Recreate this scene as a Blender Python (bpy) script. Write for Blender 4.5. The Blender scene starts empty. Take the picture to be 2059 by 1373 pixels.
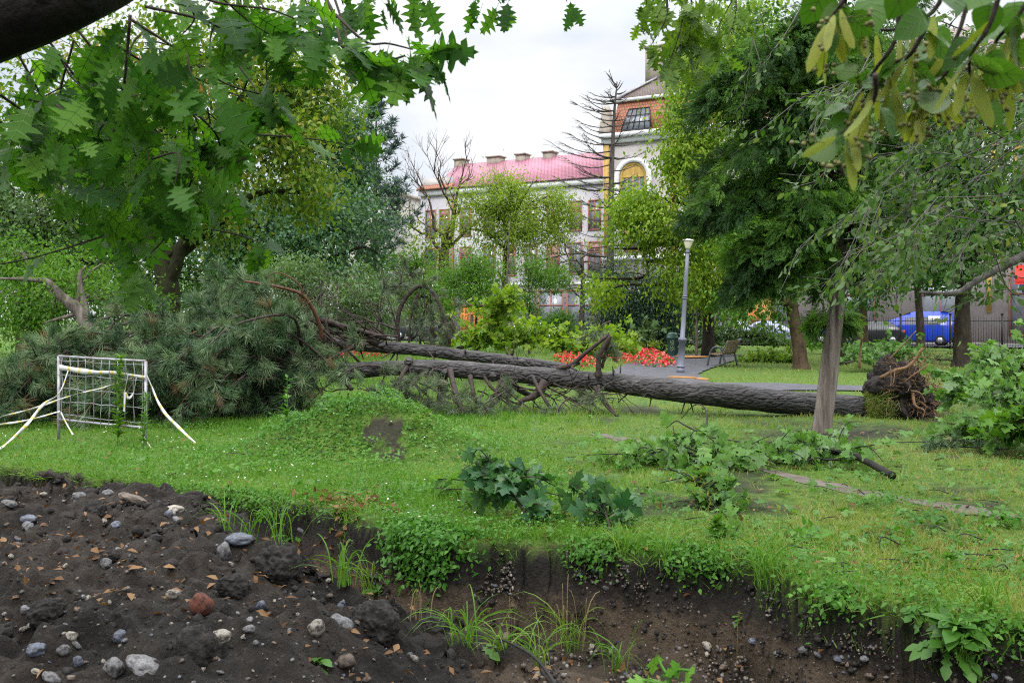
import bpy, bmesh, math, random
import numpy as np
from mathutils import Vector

random.seed(11)
R = np.random.RandomState(11)
SC = bpy.context.scene
COL = SC.collection

# ------------------------------------------------------------------ camera, sky, sun, exposure
F, CX, HY, CAMZ = 2020.0, 1029.5, 640.0, 1.65          # focal length in photo pixels, principal column, horizon row, eye height
cd = bpy.data.cameras.new('camera')
cam = bpy.data.objects.new('camera', cd)
COL.objects.link(cam)
cam.location = (0, 0, CAMZ)
cam.rotation_euler = (math.radians(90), 0, 0)
cd.sensor_width = 36.0
cd.lens = 36.0 * F / 2059.0
cd.shift_y = -(686.5 - HY) / 2059.0
cd.clip_start, cd.clip_end = 0.05, 3000
cd.dof.use_dof = True
cd.dof.focus_distance = 16.0
cd.dof.aperture_fstop = 9.0
SC.camera = cam

SC.view_settings.view_transform = 'Standard'
SC.view_settings.look = 'None'
SC.view_settings.gamma = 1.0
SC.view_settings.exposure = 0.42
SC.render.engine = 'CYCLES'
SC.cycles.use_denoising = False
SC.cycles.filter_width = 1.1
SC.cycles.max_bounces = 8
SC.cycles.transparent_max_bounces = 8

SUN_EL, SUN_AZ = math.radians(52), math.radians(200)
world = bpy.data.worlds.new('World')
SC.world = world
world.use_nodes = True
wn, wl = world.node_tree.nodes, world.node_tree.links
wn.clear()
w_out = wn.new('ShaderNodeOutputWorld')
w_bg = wn.new('ShaderNodeBackground')
w_bg.inputs['Strength'].default_value = 0.1
w_sky = wn.new('ShaderNodeTexSky')
w_sky.sky_type = 'NISHITA'
w_sky.sun_disc = False
w_sky.sun_elevation = SUN_EL
w_sky.sun_rotation = SUN_AZ
w_tc = wn.new('ShaderNodeTexCoord')
w_sep = wn.new('ShaderNodeSeparateXYZ')
wl.new(w_tc.outputs['Generated'], w_sep.inputs[0])
w_ramp = wn.new('ShaderNodeMapRange')                    # overcast sky: the zenith is brighter than the horizon
w_ramp.inputs['From Min'].default_value = 0.27
w_ramp.inputs['From Max'].default_value = 0.75
w_ramp.inputs['To Min'].default_value = 0.0
w_ramp.inputs['To Max'].default_value = 1.0
wl.new(w_sep.outputs['Z'], w_ramp.inputs['Value'])
w_map = wn.new('ShaderNodeMapping')
w_map.inputs['Scale'].default_value = (1.0, 1.0, 2.4)
wl.new(w_tc.outputs['Generated'], w_map.inputs['Vector'])
w_n = wn.new('ShaderNodeTexNoise')
w_n.inputs['Scale'].default_value = 3.4
w_n.inputs['Detail'].default_value = 7
w_n.inputs['Roughness'].default_value = 0.55
wl.new(w_map.outputs[0], w_n.inputs['Vector'])
w_cl = wn.new('ShaderNodeValToRGB')
w_cl.color_ramp.elements[0].position = 0.36
w_cl.color_ramp.elements[0].color = (5.4, 6.0, 6.9, 1)
w_cl.color_ramp.elements[1].position = 0.60
w_cl.color_ramp.elements[1].color = (7.8, 7.9, 8.1, 1)
wl.new(w_n.outputs['Fac'], w_cl.inputs['Fac'])
w_up = wn.new('ShaderNodeMix')
w_up.data_type = 'RGBA'
w_up.inputs[7].default_value = (30.0, 30.4, 31.0, 1)
wl.new(w_ramp.outputs[0], w_up.inputs[0])
wl.new(w_cl.outputs['Color'], w_up.inputs[6])
w_mix = wn.new('ShaderNodeMix')
w_mix.data_type = 'RGBA'
w_mix.inputs[0].default_value = 0.94
wl.new(w_sky.outputs['Color'], w_mix.inputs[6])
wl.new(w_up.outputs[2], w_mix.inputs[7])
wl.new(w_mix.outputs[2], w_bg.inputs['Color'])
wl.new(w_bg.outputs[0], w_out.inputs['Surface'])

sd = bpy.data.lights.new('sun', 'SUN')
sd.energy = 1.5
sd.angle = math.radians(18)
sd.color = (1.0, 0.96, 0.9)
sun = bpy.data.objects.new('sun', sd)
COL.objects.link(sun)
sdir = Vector((math.sin(SUN_AZ) * math.cos(SUN_EL), math.cos(SUN_AZ) * math.cos(SUN_EL), math.sin(SUN_EL)))
sun.rotation_euler = sdir.to_track_quat('Z', 'Y').to_euler()
sun.location = sdir * 60

# ------------------------------------------------------------------ small maths
def P(px, py, Y):
    return np.array([(px - CX) / F * Y, Y, CAMZ - (py - HY) / F * Y])

def nrm(a):
    a = np.asarray(a, float)
    return a / np.maximum(np.linalg.norm(a, axis=-1, keepdims=True), 1e-9)

def sstep(a, b, x):
    t = np.clip((np.asarray(x, float) - a) / (b - a), 0, 1)
    return t * t * (3 - 2 * t)

def _hash(i, j, k):
    n = (i * 374761393 + j * 668265263 + k * 2147483647) & 0xffffffff
    n = ((n ^ (n >> 13)) * 1274126177) & 0xffffffff
    return ((n ^ (n >> 16)) & 0xffff) / 65535.0

def vnoise(p):                                           # value noise on (N,3), 0..1
    p = np.asarray(p, float)
    i = np.floor(p).astype(np.int64)
    f = p - i
    f = f * f * (3 - 2 * f)
    r = 0
    for a in (0, 1):
        for b in (0, 1):
            for c in (0, 1):
                w = (f[:, 0] if a else 1 - f[:, 0]) * (f[:, 1] if b else 1 - f[:, 1]) * (f[:, 2] if c else 1 - f[:, 2])
                r = r + w * _hash(i[:, 0] + a, i[:, 1] + b, i[:, 2] + c)
    return r

def fbm(p, scale, octv=4, gain=0.5):
    p = np.asarray(p, float) * scale + 37.3
    s, a, t = 0, 1.0, 0
    for _ in range(octv):
        s = s + a * vnoise(p)
        t += a
        a *= gain
        p = p * 2.03 + 11.7
    return s / t - 0.5

def xy3(x, y, z=0.0):
    x = np.atleast_1d(np.asarray(x, float)); y = np.atleast_1d(np.asarray(y, float))
    return np.stack([x, y, np.zeros_like(x) + z], 1)

# ------------------------------------------------------------------ terrain: lawn, trench, spoil bank, mound
UX, UY, NX, NY, OY = .816, -.577, -.577, -.816, 7.1
_lip = [(-5.66, 11.1), (-3.25, 9.66), (-2.3, 9.13), (-1.69, 8.77), (-1.06, 7.94), (-.48, 7.40), (.26, 7.42), (.78, 7.17), (1.26, 6.87),
        (1.54, 6.6), (1.68, 5.95), (2.22, 5.6), (2.26, 5.25), (2.65, 5.15)]
_lt = np.array([x * UX + (y - OY) * UY for x, y in _lip]); _ls = np.array([x * NX + (y - OY) * NY for x, y in _lip])
_o = np.argsort(_lt); _lt, _ls = _lt[_o], _ls[_o]
_ht = np.array([-6, -4, -3, -2.1, -1.25, -.85, -.38, .1, .6, 1.2, 3.0, 4.0])
_hz = np.array([.26, .29, .31, .37, .31, .23, .03, -.18, -.38, -.50, -.3, 0])

def trench_st(x, y):
    dx, dy = np.asarray(x, float), np.asarray(y, float) - OY
    t = dx * UX + dy * UY
    s = dx * NX + dy * NY
    return s - np.interp(t, _lt, _ls) + .10 + .10 * sstep(.8, 1.8, t), t

def height(x, y, info=False):
    x = np.atleast_1d(np.asarray(x, float)); y = np.atleast_1d(np.asarray(y, float))
    p = xy3(x, y)
    s, t = trench_st(x, y)
    s = s + fbm(p, 2.2, 4) * .28 + fbm(p, 9, 3) * .07
    lawn = fbm(p, .7, 3) * .10 + fbm(p, 4, 3) * .035
    lawn = lawn * np.where(y > 60, 0, 1)
    dx, dy = x + 2.05, y - 12.6
    sx = np.where(dx < 0, .55, .85)
    lawn = lawn + .34 * np.exp(-((x + 1.15) / .62) ** 2 - ((y - 12.25) / .5) ** 2) * (1 + fbm(p + 4, 3, 3) * 1.4) + .22 * np.exp(-((x + 2.9) / .5) ** 2 - ((y - 12.3) / .5) ** 2)
    lawn = lawn + .60 * np.exp(-(dx / sx) ** 2 * .9 - (dy / .62) ** 2 * .9) * (1 + fbm(p, 3, 3) * .9)
    floor = -.74 - .34 * sstep(1.2, 2.4, t) + fbm(p, 5, 4) * .16
    # far wall: steep face with a small ledge
    w = np.interp(s, [-.04, 0, .045, .10, .14, .20, .27], [0, .05, .46, .56, .86, .93, 1])
    z = lawn * (1 - w) + floor * w
    te = t - 1.0 * np.maximum(s - 1.75, 0)
    H = np.interp(te, _ht, _hz) - .05 * np.maximum(s - 1.75, 0)
    H = H * (1 - sstep(4.3, 5.6, s))
    H = H + (fbm(p, 1.6, 3) * .16 + fbm(p, 4.2, 4) * .15 + np.maximum(fbm(p + 5, 5.5, 2), 0) * .30 + np.abs(fbm(p + 9, 9, 3)) * .24 + np.maximum(fbm(p + 15, 14, 2), 0) * .10 - .11) * (1 - sstep(4.4, 5.4, s))
    r = sstep(.70, 1.5, s) ** .8
    near = floor * (1 - r) + H * r
    z = np.where(s > .55, near, z)
    if info:
        return z, s, t, w
    return z

def hz(x, y):
    return float(height([x], [y])[0])

def hit(px, py, y0=2.3, y1=120):                         # where the line of sight through a photo pixel meets the terrain
    Y = np.exp(np.linspace(math.log(y0), math.log(y1), 900))
    X = (px - CX) / F * Y
    Z = CAMZ - (py - HY) / F * Y
    d = Z - height(X, Y)
    k = np.argmax(d < 0)
    if d[k] >= 0:
        k = len(Y) - 1
    if k > 0 and d[k] < 0:
        a = d[k - 1] / (d[k - 1] - d[k])
        Yh = Y[k - 1] + a * (Y[k] - Y[k - 1])
    else:
        Yh = Y[k]
    return np.array([(px - CX) / F * Yh, Yh, CAMZ - (py - HY) / F * Yh])

# ------------------------------------------------------------------ mesh collecting
class MB:
    def __init__(s):
        s.V, s.Fc, s.r, s.n = [], [], [], 0
    def add(s, v, faces, r=.5):
        v = np.asarray(v, np.float32).reshape(-1, 3)
        if not isinstance(faces, (list, tuple)):
            faces = [faces]
        for f in faces:
            s.Fc.append(np.asarray(f, np.int64) + s.n)
        s.V.append(v)
        s.r.append(np.zeros(len(v), np.float32) + np.asarray(r, np.float32))
        s.n += len(v)
        return s
    def box(s, c, d, rot=0.0, r=.5):
        c, d = np.asarray(c, float), np.asarray(d, float) / 2
        q = np.array([[i, j, k] for i in (-1, 1) for j in (-1, 1) for k in (-1, 1)], float) * d
        cs, sn = math.cos(rot), math.sin(rot)
        q = np.stack([q[:, 0] * cs - q[:, 1] * sn, q[:, 0] * sn + q[:, 1] * cs, q[:, 2]], 1) + c
        s.add(q, np.array([[0, 1, 3, 2], [4, 6, 7, 5], [0, 4, 5, 1], [2, 3, 7, 6], [0, 2, 6, 4], [1, 5, 7, 3]]), r)
        return s
    def build(s, name, mat, parent=None, smooth=False):
        me = bpy.data.meshes.new(name)
        V = np.concatenate(s.V) if s.V else np.zeros((0, 3), np.float32)
        loops, starts, tot = [], [], 0
        for f in s.Fc:
            m, k = f.shape
            loops.append(f.ravel())
            starts.append(tot + np.arange(m) * k)
            tot += m * k
        me.vertices.add(len(V))
        me.vertices.foreach_set('co', V.ravel())
        L = np.concatenate(loops).astype(np.int32)
        S = np.concatenate(starts).astype(np.int32)
        me.loops.add(len(L))
        me.loops.foreach_set('vertex_index', L)
        me.polygons.add(len(S))
        me.polygons.foreach_set('loop_start', S)
        if smooth:
            me.polygons.foreach_set('use_smooth', np.ones(len(S), bool))
        at = me.attributes.new('rnd', 'FLOAT', 'POINT')
        at.data.foreach_set('value', np.concatenate(s.r))
        me.update(calc_edges=True)
        me.materials.append(mat)
        o = bpy.data.objects.new(name, me)
        COL.objects.link(o)
        if parent is not None:
            o.parent = parent
            o.matrix_parent_inverse.identity()
            if parent.type == 'EMPTY' or parent.parent is not None or True:
                w = Vector((0, 0, 0)); q = parent
                while q is not None:
                    w += Vector(q.location); q = q.parent
                o.location = -w                          # meshes are written in world coordinates
        return o

def tag(o, label, cat, group=None, kind=None):
    if label: o['label'] = label
    if cat: o['category'] = cat
    if group: o['group'] = group
    if kind: o['kind'] = kind
    return o

def thing(name, label, cat, loc=(0, 0, 0), group=None):
    o = bpy.data.objects.new(name, None)
    COL.objects.link(o)
    o.empty_display_size = .2
    o.location = Vector([float(c) for c in loc])
    return tag(o, label, cat, group)

def curve(pts, n=12):                                    # Catmull-Rom through pts (columns beyond xyz are interpolated too)
    p = np.asarray(pts, float)
    if len(p) == 2:
        t = np.linspace(0, 1, n)[:, None]
        return p[0] * (1 - t) + p[1] * t
    q = np.vstack([2 * p[0] - p[1], p, 2 * p[-1] - p[-2]])
    u = np.linspace(0, len(p) - 1 - 1e-6, n)
    i = u.astype(int); t = (u - i)[:, None]
    a, b, c, d = q[i], q[i + 1], q[i + 2], q[i + 3]
    return .5 * (2 * b + (c - a) * t + (2 * a - 5 * b + 4 * c - d) * t * t + (3 * b - a - 3 * c + d) * t ** 3)

def tube(mb, pts, rad, seg=6, lump=0.0, r=.5, cap=True):
    p = np.asarray(pts, float); n = len(p)
    rad = np.zeros(n) + np.asarray(rad, float)
    T = nrm(np.gradient(p, axis=0))
    up = np.array([0, 0, 1.0]) if abs(T[0, 2]) < .9 else np.array([1.0, 0, 0])
    A = []
    a = np.cross(T[0], up); a /= np.linalg.norm(a)
    for k in range(n):
        a = a - T[k] * np.dot(a, T[k]); a = a / max(np.linalg.norm(a), 1e-9)
        A.append(a)
    A = np.array(A); B = np.cross(T, A)
    th = np.linspace(0, 2 * math.pi, seg, endpoint=False)
    ring = (A[:, None] * np.cos(th)[None, :, None] + B[:, None] * np.sin(th)[None, :, None])
    rr = rad[:, None] * np.ones((1, seg))
    if lump:
        q = (p[:, None] + ring * rad[:, None, None]).reshape(-1, 3)
        rr = rr * (1 + lump * 2 * fbm(q, 2.2 / max(rad.max(), .02) * .35, 3).reshape(n, seg))
    v = (p[:, None] + ring * rr[..., None]).reshape(-1, 3)
    i = np.arange(n - 1)[:, None] * seg; j = np.arange(seg)[None, :]; j2 = (j + 1) % seg
    f = np.stack([i + j, i + j2, i + seg + j2, i + seg + j], -1).reshape(-1, 4)
    fs = [f]
    if cap:
        fs.append(np.array([list(range(seg))[::-1]])); fs.append(np.array([[(n - 1) * seg + q for q in range(seg)]]))
    mb.add(v, fs, r)

def frames(d, up):                                       # leaf frames: x across, y along the leaf, z its upper side
    y = nrm(d); x = nrm(np.cross(y, up)); z = np.cross(x, y)
    return np.stack([x, y, z], -1)

def scatter(mb, tpl, pos, rot, sc, rnd):
    tv, tf = tpl[0], tpl[1]
    pos = np.asarray(pos, float); n = len(pos)
    if n == 0: return
    sc = np.asarray(sc, float)
    if sc.ndim == 0: sc = np.full(n, float(sc))
    v = np.einsum('nij,kj->nki', rot, tv)
    v = v * (sc[:, None, None] if sc.ndim == 1 else sc[:, None, :]) + pos[:, None]
    k = len(tv)
    off = np.arange(n)[:, None, None] * k
    fs = [(np.asarray(f)[None] + off).reshape(-1, np.asarray(f).shape[1]) for f in tf]
    mb.add(v.reshape(-1, 3), fs, np.repeat(np.asarray(rnd, float) + np.zeros(n), k) + (np.tile(tpl[2], n) if len(tpl) > 2 else 0))

def rdir(n):
    return nrm(R.normal(size=(n, 3)))

# ------------------------------------------------------------------ leaf shapes (y along, z up; length 1)
def tpl_quad(w=.5):
    return np.array([[0, 0, 0], [w / 2, .42, .06], [0, 1, -.06], [-w / 2, .42, .06]]), [np.array([[0, 1, 2, 3]])]

def tpl_leaf(w=.5, fold=.1, droop=.12):
    return np.array([[0, 0, 0], [w / 2, .38, fold], [0, .42, 0], [-w / 2, .38, fold], [w * .3, .72, fold * .5 - droop * .4], [0, 1, -droop], [-w * .3, .72, fold * .5 - droop * .4]]), \
        [np.array([[0, 1, 2, 2], [0, 2, 3, 3]])[:, :3], np.array([[1, 4, 5, 2], [2, 5, 6, 3]])]

def tpl_strip(half, fold=.1, droop=.15, stem=0.0, wave=0.0):
    half = np.array(half, float); n = len(half)
    y = half[:, 1]; zc = -droop * y ** 2
    mid = np.stack([0 * y, y, zc], 1)
    rt = np.stack([half[:, 0], y, zc + fold * half[:, 0] + wave * np.sin(9 * y) * half[:, 0]], 1)
    lf = rt * np.array([-1, 1, 1])
    v = np.vstack([mid, rt, lf]); f = []
    for i in range(n - 1):
        f.append([i, n + i, n + i + 1, i + 1]); f.append([i, i + 1, 2 * n + i + 1, 2 * n + i])
    fs = [np.array(f)]
    if stem:
        b = len(v)
        v = np.vstack([v, [[-.008, -stem, .1 * stem], [.008, -stem, .1 * stem], [.008, 0, 0], [-.008, 0, 0]]])
        fs.append(np.array([[b, b + 1, b + 2, b + 3]]))
    return v, fs

OAK = tpl_strip([(0, 0), (.03, .05), (.09, .12), (.25, .17), (.16, .21), (.13, .28), (.24, .30), (.39, .38), (.27, .41), (.16, .44), (.17, .50), (.29, .52), (.45, .62), (.30, .64), (.17, .66), (.15, .72),
                 (.22, .74), (.33, .83), (.20, .83), (.10, .84), (.11, .89), (.15, .97), (.05, .95), (0, 1.04)], .10, .22, .22, .06)
OAK2 = tpl_strip([(0, 0), (.04, .06), (.10, .13), (.28, .15), (.17, .20), (.12, .27), (.26, .28), (.42, .33), (.30, .39), (.15, .42), (.15, .50), (.30, .50), (.41, .58), (.30, .62), (.17, .64), (.13, .71),
                 (.20, .71), (.27, .80), (.17, .82), (.09, .83), (.10, .88), (.13, .94), (.05, .93), (0, 1.02)], .04, .38, .22, -.08)
LINDEN = tpl_strip([(0, 0), (.2, -.07), (.37, .06), (.44, .25), (.40, .48), (.28, .70), (.11, .88), (0, 1)], .12, .2, .35, .05)
BRACT = tpl_strip([(0, 0), (.05, .06), (.10, .3), (.11, .6), (.09, .85), (.03, .97), (0, 1)], -.15, .2)
ELL = tpl_strip([(0, 0), (.16, .2), (.24, .45), (.18, .75), (0, 1)], .2, .2, .2)

def tpl_maple():
    h = [(0, 0), (.12, -.05), (.30, -.10), (.28, .04), (.40, .10), (.62, .26), (.45, .34), (.50, .48), (.34, .42), (.22, .44), (.26, .62), (.34, .66), (.16, .78), (0, 1.0)]
    out = h + [(-x, y) for x, y in h[-2:0:-1]]
    v = [[0, .28, .02]] + [[x, y, -.18 * (x * x + (y - .28) ** 2) + .05 * math.sin(7 * x + 3 * y)] for x, y in out]
    n = len(out)
    f = [[0, 1 + i, 1 + (i + 1) % n] for i in range(n)]
    b = len(v)
    v += [[-.01, -.55, -.12], [.01, -.55, -.12], [.01, .02, 0], [-.01, .02, 0]]
    return np.array(v, float), [np.array(f), np.array([[b, b + 1, b + 2, b + 3]])]
MAPLE = tpl_maple()
def veined(tpl, veins, w=.009, lift=.006):               # thin pale ribs lying on both faces of a leaf
    v, f = tpl; v = list(map(tuple, v)); off = [0.0] * len(v); q = []
    va = np.array(tpl[0])
    for path in veins:
        path = [np.array(p, float) for p in path]
        zs = [va[np.argmin((va[:, 0] - p[0]) ** 2 + (va[:, 1] - p[1]) ** 2), 2] for p in path]
        for sg in (-1, 1):
            b = len(v)
            for i, p in enumerate(path):
                d = path[min(i + 1, len(path) - 1)] - path[max(i - 1, 0)]; d = d / max(np.linalg.norm(d), 1e-6); ww = w * (1 - .75 * i / (len(path) - 1))
                for sd in (-1, 1):
                    v.append((p[0] - d[1] * ww * sd, p[1] + d[0] * ww * sd, zs[i] + lift * sg)); off.append(2.0)
            for i in range(len(path) - 1): q.append([b + 2 * i, b + 2 * i + 1, b + 2 * i + 3, b + 2 * i + 2])
    return np.array(v), list(f) + [np.array(q)], np.array(off)
OAK = veined(OAK, [[(0, y) for y in (0, .21, .41, .64, .83, 1.0)]] + [[(0, a), (x * b, c)] for x in (-1, 1) for a, b, c in ((.13, .20, .165), (.22, .34, .365), (.41, .39, .60), (.66, .29, .81))], .009)
OAK2 = veined(OAK2, [[(0, y) for y in (0, .20, .42, .62, .82, 1.0)]] + [[(0, a), (x * b, c)] for x in (-1, 1) for a, b, c in ((.10, .24, .148), (.17, .37, .32), (.39, .36, .565), (.6, .24, .785))], .009)
LINDEN = veined(LINDEN, [[(0, y) for y in (0, .25, .48, .70, .95)]] + [[(0, a), (x * b, c)] for x in (-1, 1) for a, b, c in ((.02, .38, .12), (.12, .40, .36), (.3, .34, .58), (.48, .22, .76))], .008)
MAPLE = veined(MAPLE, [[(0, 0), (0, .3), (0, .95)]] + [[(0, 0), (x * .3, .14), (x * .6, .255)] for x in (-1, 1)] + [[(0, 0), (x * .28, -.09)] for x in (-1, 1)], .011, .012)
QUAD, QUADN, LEAF, LEAFN = tpl_quad(.62), tpl_quad(.36), tpl_leaf(.55), tpl_leaf(.32)

def tpl_blade():
    return np.array([[-.5, 0, 0], [.5, 0, 0], [.38, .5, .05], [-.38, .5, .05], [0, 1, .28]]), [np.array([[0, 1, 2, 3]]), np.array([[3, 2, 4]])]
BLADE = tpl_blade()

def tpl_tuft(n=42, wid=.022, seed=3, lo=12, hi=82):
    r = np.random.RandomState(seed)
    V, Fs = [], []
    for k in range(n):
        a = r.uniform(0, 2 * math.pi); e = math.radians(r.uniform(lo, hi))
        d = np.array([math.sin(e) * math.cos(a), math.cos(e), math.sin(e) * math.sin(a)])
        b = np.array([0, r.uniform(-.45, .1), 0])
        s = np.cross(d, r.normal(size=3)); s = s / np.linalg.norm(s) * wid
        L = r.uniform(.75, 1.05)
        m = b + d * L * .55; tip = b + d * L + np.array([0, .05, 0])
        i = len(V)
        V += [b - s * .6, b + s * .6, m + s, m - s, tip]
        Fs.append((i, i + 1, i + 2, i + 3, i + 4))
    return np.array(V), [np.array([[a, b, c, d] for a, b, c, d, e in Fs]), np.array([[d, c, e] for a, b, c, d, e in Fs])]
TUFT = tpl_tuft()
TUFTS = [tpl_tuft(42, .017, s, *a) for s, a in ((3, (8, 60)), (4, (10, 85)), (5, (5, 48)), (6, (15, 75)), (7, (5, 38)))]
TUFT_FAR = tpl_tuft(16, .05, 8)

def tpl_spray(seed, n=30):                               # scale-leaved conifer spray: a drooping feathery tip
    r = np.random.RandomState(seed)
    V, Q = [], []
    for k in range(n):
        y = k / n
        sgn = 1 if k % 2 else -1
        L = (.42 * (1 - y) + .12) * r.uniform(.7, 1.2)
        b = np.array([0, y, -.30 * y * y])
        d = nrm(np.array([sgn * r.uniform(.5, .9), .75, -.25 * y + r.uniform(-.3, .3)]))
        s = np.cross(d, [0, 0, 1]) * .020 + np.array([0, 0, r.uniform(-.02, .02)])
        i = len(V)
        V += [b, b + d * L * .5 + s, b + d * L + np.array([0, 0, -.08 * L]), b + d * L * .5 - s]
        Q.append([i, i + 1, i + 2, i + 3])
        for q in (0.35, .65):
            b2 = b + d * L * q
            d2 = nrm(d + np.array([-sgn * .9, .4, r.uniform(-.4, .4)]) * .8)
            s2 = np.cross(d2, [0, 0, 1]) * .016
            L2 = L * .4
            i = len(V)
            V += [b2, b2 + d2 * L2 * .5 + s2, b2 + d2 * L2, b2 + d2 * L2 * .5 - s2]
            Q.append([i, i + 1, i + 2, i + 3])
    return np.array(V), [np.array(Q)]
SPRAYS = [tpl_spray(s) for s in (1, 2, 3)]

# ------------------------------------------------------------------ materials
def newmat(name):
    m = bpy.data.materials.new(name); m.use_nodes = True
    n, l = m.node_tree.nodes, m.node_tree.links
    n.clear()
    o = n.new('ShaderNodeOutputMaterial'); b = n.new('ShaderNodeBsdfPrincipled')
    l.new(b.outputs[0], o.inputs['Surface'])
    return m, n, l, b, o

def ramp(n, stops, interp='LINEAR'):
    r = n.new('ShaderNodeValToRGB'); e = r.color_ramp.elements
    r.color_ramp.interpolation = interp
    e[0].position, e[0].color = stops[0][0], (*stops[0][1], 1)
    e[1].position, e[1].color = stops[-1][0], (*stops[-1][1], 1)
    for p, c in stops[1:-1]:
        q = e.new(p); q.color = (*c, 1)
    return r

def mat_leaf(name, cols, trans=.35, rough=.42, spec=.3, under=None, tcol=None):
    m, n, l, b, o = newmat(name)
    a = n.new('ShaderNodeAttribute'); a.attribute_name = 'rnd'
    r = ramp(n, [(i / (len(cols) - 1), c) for i, c in enumerate(cols)])
    l.new(a.outputs['Fac'], r.inputs['Fac'])
    tc = n.new('ShaderNodeTexCoord'); no = n.new('ShaderNodeTexNoise')
    no.inputs['Scale'].default_value = 14; no.inputs['Detail'].default_value = 4
    l.new(tc.outputs['Object'], no.inputs['Vector'])
    hv = n.new('ShaderNodeHueSaturation')
    mr = n.new('ShaderNodeMapRange'); mr.inputs['To Min'].default_value = .72; mr.inputs['To Max'].default_value = 1.3
    l.new(no.outputs['Fac'], mr.inputs['Value']); l.new(mr.outputs[0], hv.inputs['Value'])
    l.new(r.outputs['Color'], hv.inputs['Color'])
    col = hv.outputs['Color']
    gtn = n.new('ShaderNodeMath'); gtn.operation = 'GREATER_THAN'; gtn.inputs[1].default_value = 1.5
    l.new(a.outputs['Fac'], gtn.inputs[0])
    vm = n.new('ShaderNodeMix'); vm.data_type = 'RGBA'; vm.inputs[7].default_value = (*[min(1, c * 1.15 + .02) for c in cols[-1]], 1)
    l.new(gtn.outputs[0], vm.inputs[0]); l.new(col, vm.inputs[6]); col = vm.outputs[2]
    if under:
        g = n.new('ShaderNodeNewGeometry'); mx = n.new('ShaderNodeMix'); mx.data_type = 'RGBA'
        mx.inputs[7].default_value = (*under, 1)
        l.new(g.outputs['Backfacing'], mx.inputs[0]); l.new(col, mx.inputs[6]); col = mx.outputs[2]
    l.new(col, b.inputs['Base Color'])
    b.inputs['Roughness'].default_value = rough
    b.inputs['Specular IOR Level'].default_value = spec * .55
    t = n.new('ShaderNodeBsdfTranslucent')
    tm = n.new('ShaderNodeMix'); tm.data_type = 'RGBA'; tm.blend_type = 'MULTIPLY'; tm.inputs[0].default_value = 1
    tm.inputs[7].default_value = (*(tcol or (1.5, 1.6, .55)), 1)
    l.new(hv.outputs['Color'], tm.inputs[6]); l.new(tm.outputs[2], t.inputs['Color'])
    ms = n.new('ShaderNodeMixShader'); ms.inputs[0].default_value = trans
    l.new(b.outputs[0], ms.inputs[1]); l.new(t.outputs[0], ms.inputs[2]); l.new(ms.outputs[0], o.inputs['Surface'])
    return m

def mat_noise(name, cols, scale=6, detail=6, rough=.8, bump=.3, bscale=None, stretch=(1, 1, 1), spec=.3, metal=0, objrand=0.0, dist=.02, voro=0.0):
    m, n, l, b, o = newmat(name)
    tc = n.new('ShaderNodeTexCoord'); mp = n.new('ShaderNodeMapping')
    mp.inputs['Scale'].default_value = stretch
    l.new(tc.outputs['Object'], mp.inputs['Vector'])
    no = n.new('ShaderNodeTexNoise'); no.inputs['Scale'].default_value = scale; no.inputs['Detail'].default_value = detail
    no.inputs['Roughness'].default_value = .62
    l.new(mp.outputs[0], no.inputs['Vector'])
    r = ramp(n, [(.28 + .44 * i / (len(cols) - 1), c) for i, c in enumerate(cols)])
    l.new(no.outputs['Fac'], r.inputs['Fac'])
    col = r.outputs['Color']
    if objrand:
        dn = n.new('ShaderNodeTexNoise'); dn.inputs['Scale'].default_value = 1.7; dn.inputs['Detail'].default_value = 7; dn.inputs['Roughness'].default_value = .7
        l.new(tc.outputs['Object'], dn.inputs['Vector']); dr = ramp(n, [(.46, (0, 0, 0)), (.60, (.85, .85, .85))]); l.new(dn.outputs['Fac'], dr.inputs['Fac'])
        dm_ = n.new('ShaderNodeMix'); dm_.data_type = 'RGBA'; dm_.inputs[7].default_value = (.022, .0185, .016, 1); l.new(dr.outputs[0], dm_.inputs[0]); l.new(col, dm_.inputs[6]); col = dm_.outputs[2]
        oi = n.new('ShaderNodeObjectInfo'); hv = n.new('ShaderNodeHueSaturation')
        mr = n.new('ShaderNodeMapRange'); mr.inputs['To Min'].default_value = 1 - objrand; mr.inputs['To Max'].default_value = 1 + objrand
        l.new(oi.outputs['Random'], mr.inputs['Value']); l.new(mr.outputs[0], hv.inputs['Value']); l.new(col, hv.inputs['Color']); col = hv.outputs['Color']
    l.new(col, b.inputs['Base Color'])
    b.inputs['Roughness'].default_value = rough; b.inputs['Specular IOR Level'].default_value = spec; b.inputs['Metallic'].default_value = metal
    if bump:
        nb = n.new('ShaderNodeTexNoise'); nb.inputs['Scale'].default_value = bscale or scale * 2.5; nb.inputs['Detail'].default_value = 5
        l.new(mp.outputs[0], nb.inputs['Vector'])
        h = nb.outputs['Fac']
        if voro:
            vo = n.new('ShaderNodeTexVoronoi'); vo.feature = 'DISTANCE_TO_EDGE'; vo.inputs['Scale'].default_value = voro
            l.new(mp.outputs[0], vo.inputs['Vector'])
            mi = n.new('ShaderNodeMath'); mi.operation = 'MINIMUM'; mi.inputs[1].default_value = .22
            l.new(vo.outputs['Distance'], mi.inputs[0])
            ad = n.new('ShaderNodeMath'); ad.operation = 'MULTIPLY_ADD'; ad.inputs[1].default_value = 1.5
            l.new(mi.outputs[0], ad.inputs[0]); l.new(h, ad.inputs[2]); h = ad.outputs[0]
        bp = n.new('ShaderNodeBump'); bp.inputs['Strength'].default_value = bump; bp.inputs['Distance'].default_value = dist
        l.new(h, bp.inputs['Height']); l.new(bp.outputs[0], b.inputs['Normal'])
    return m

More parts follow.
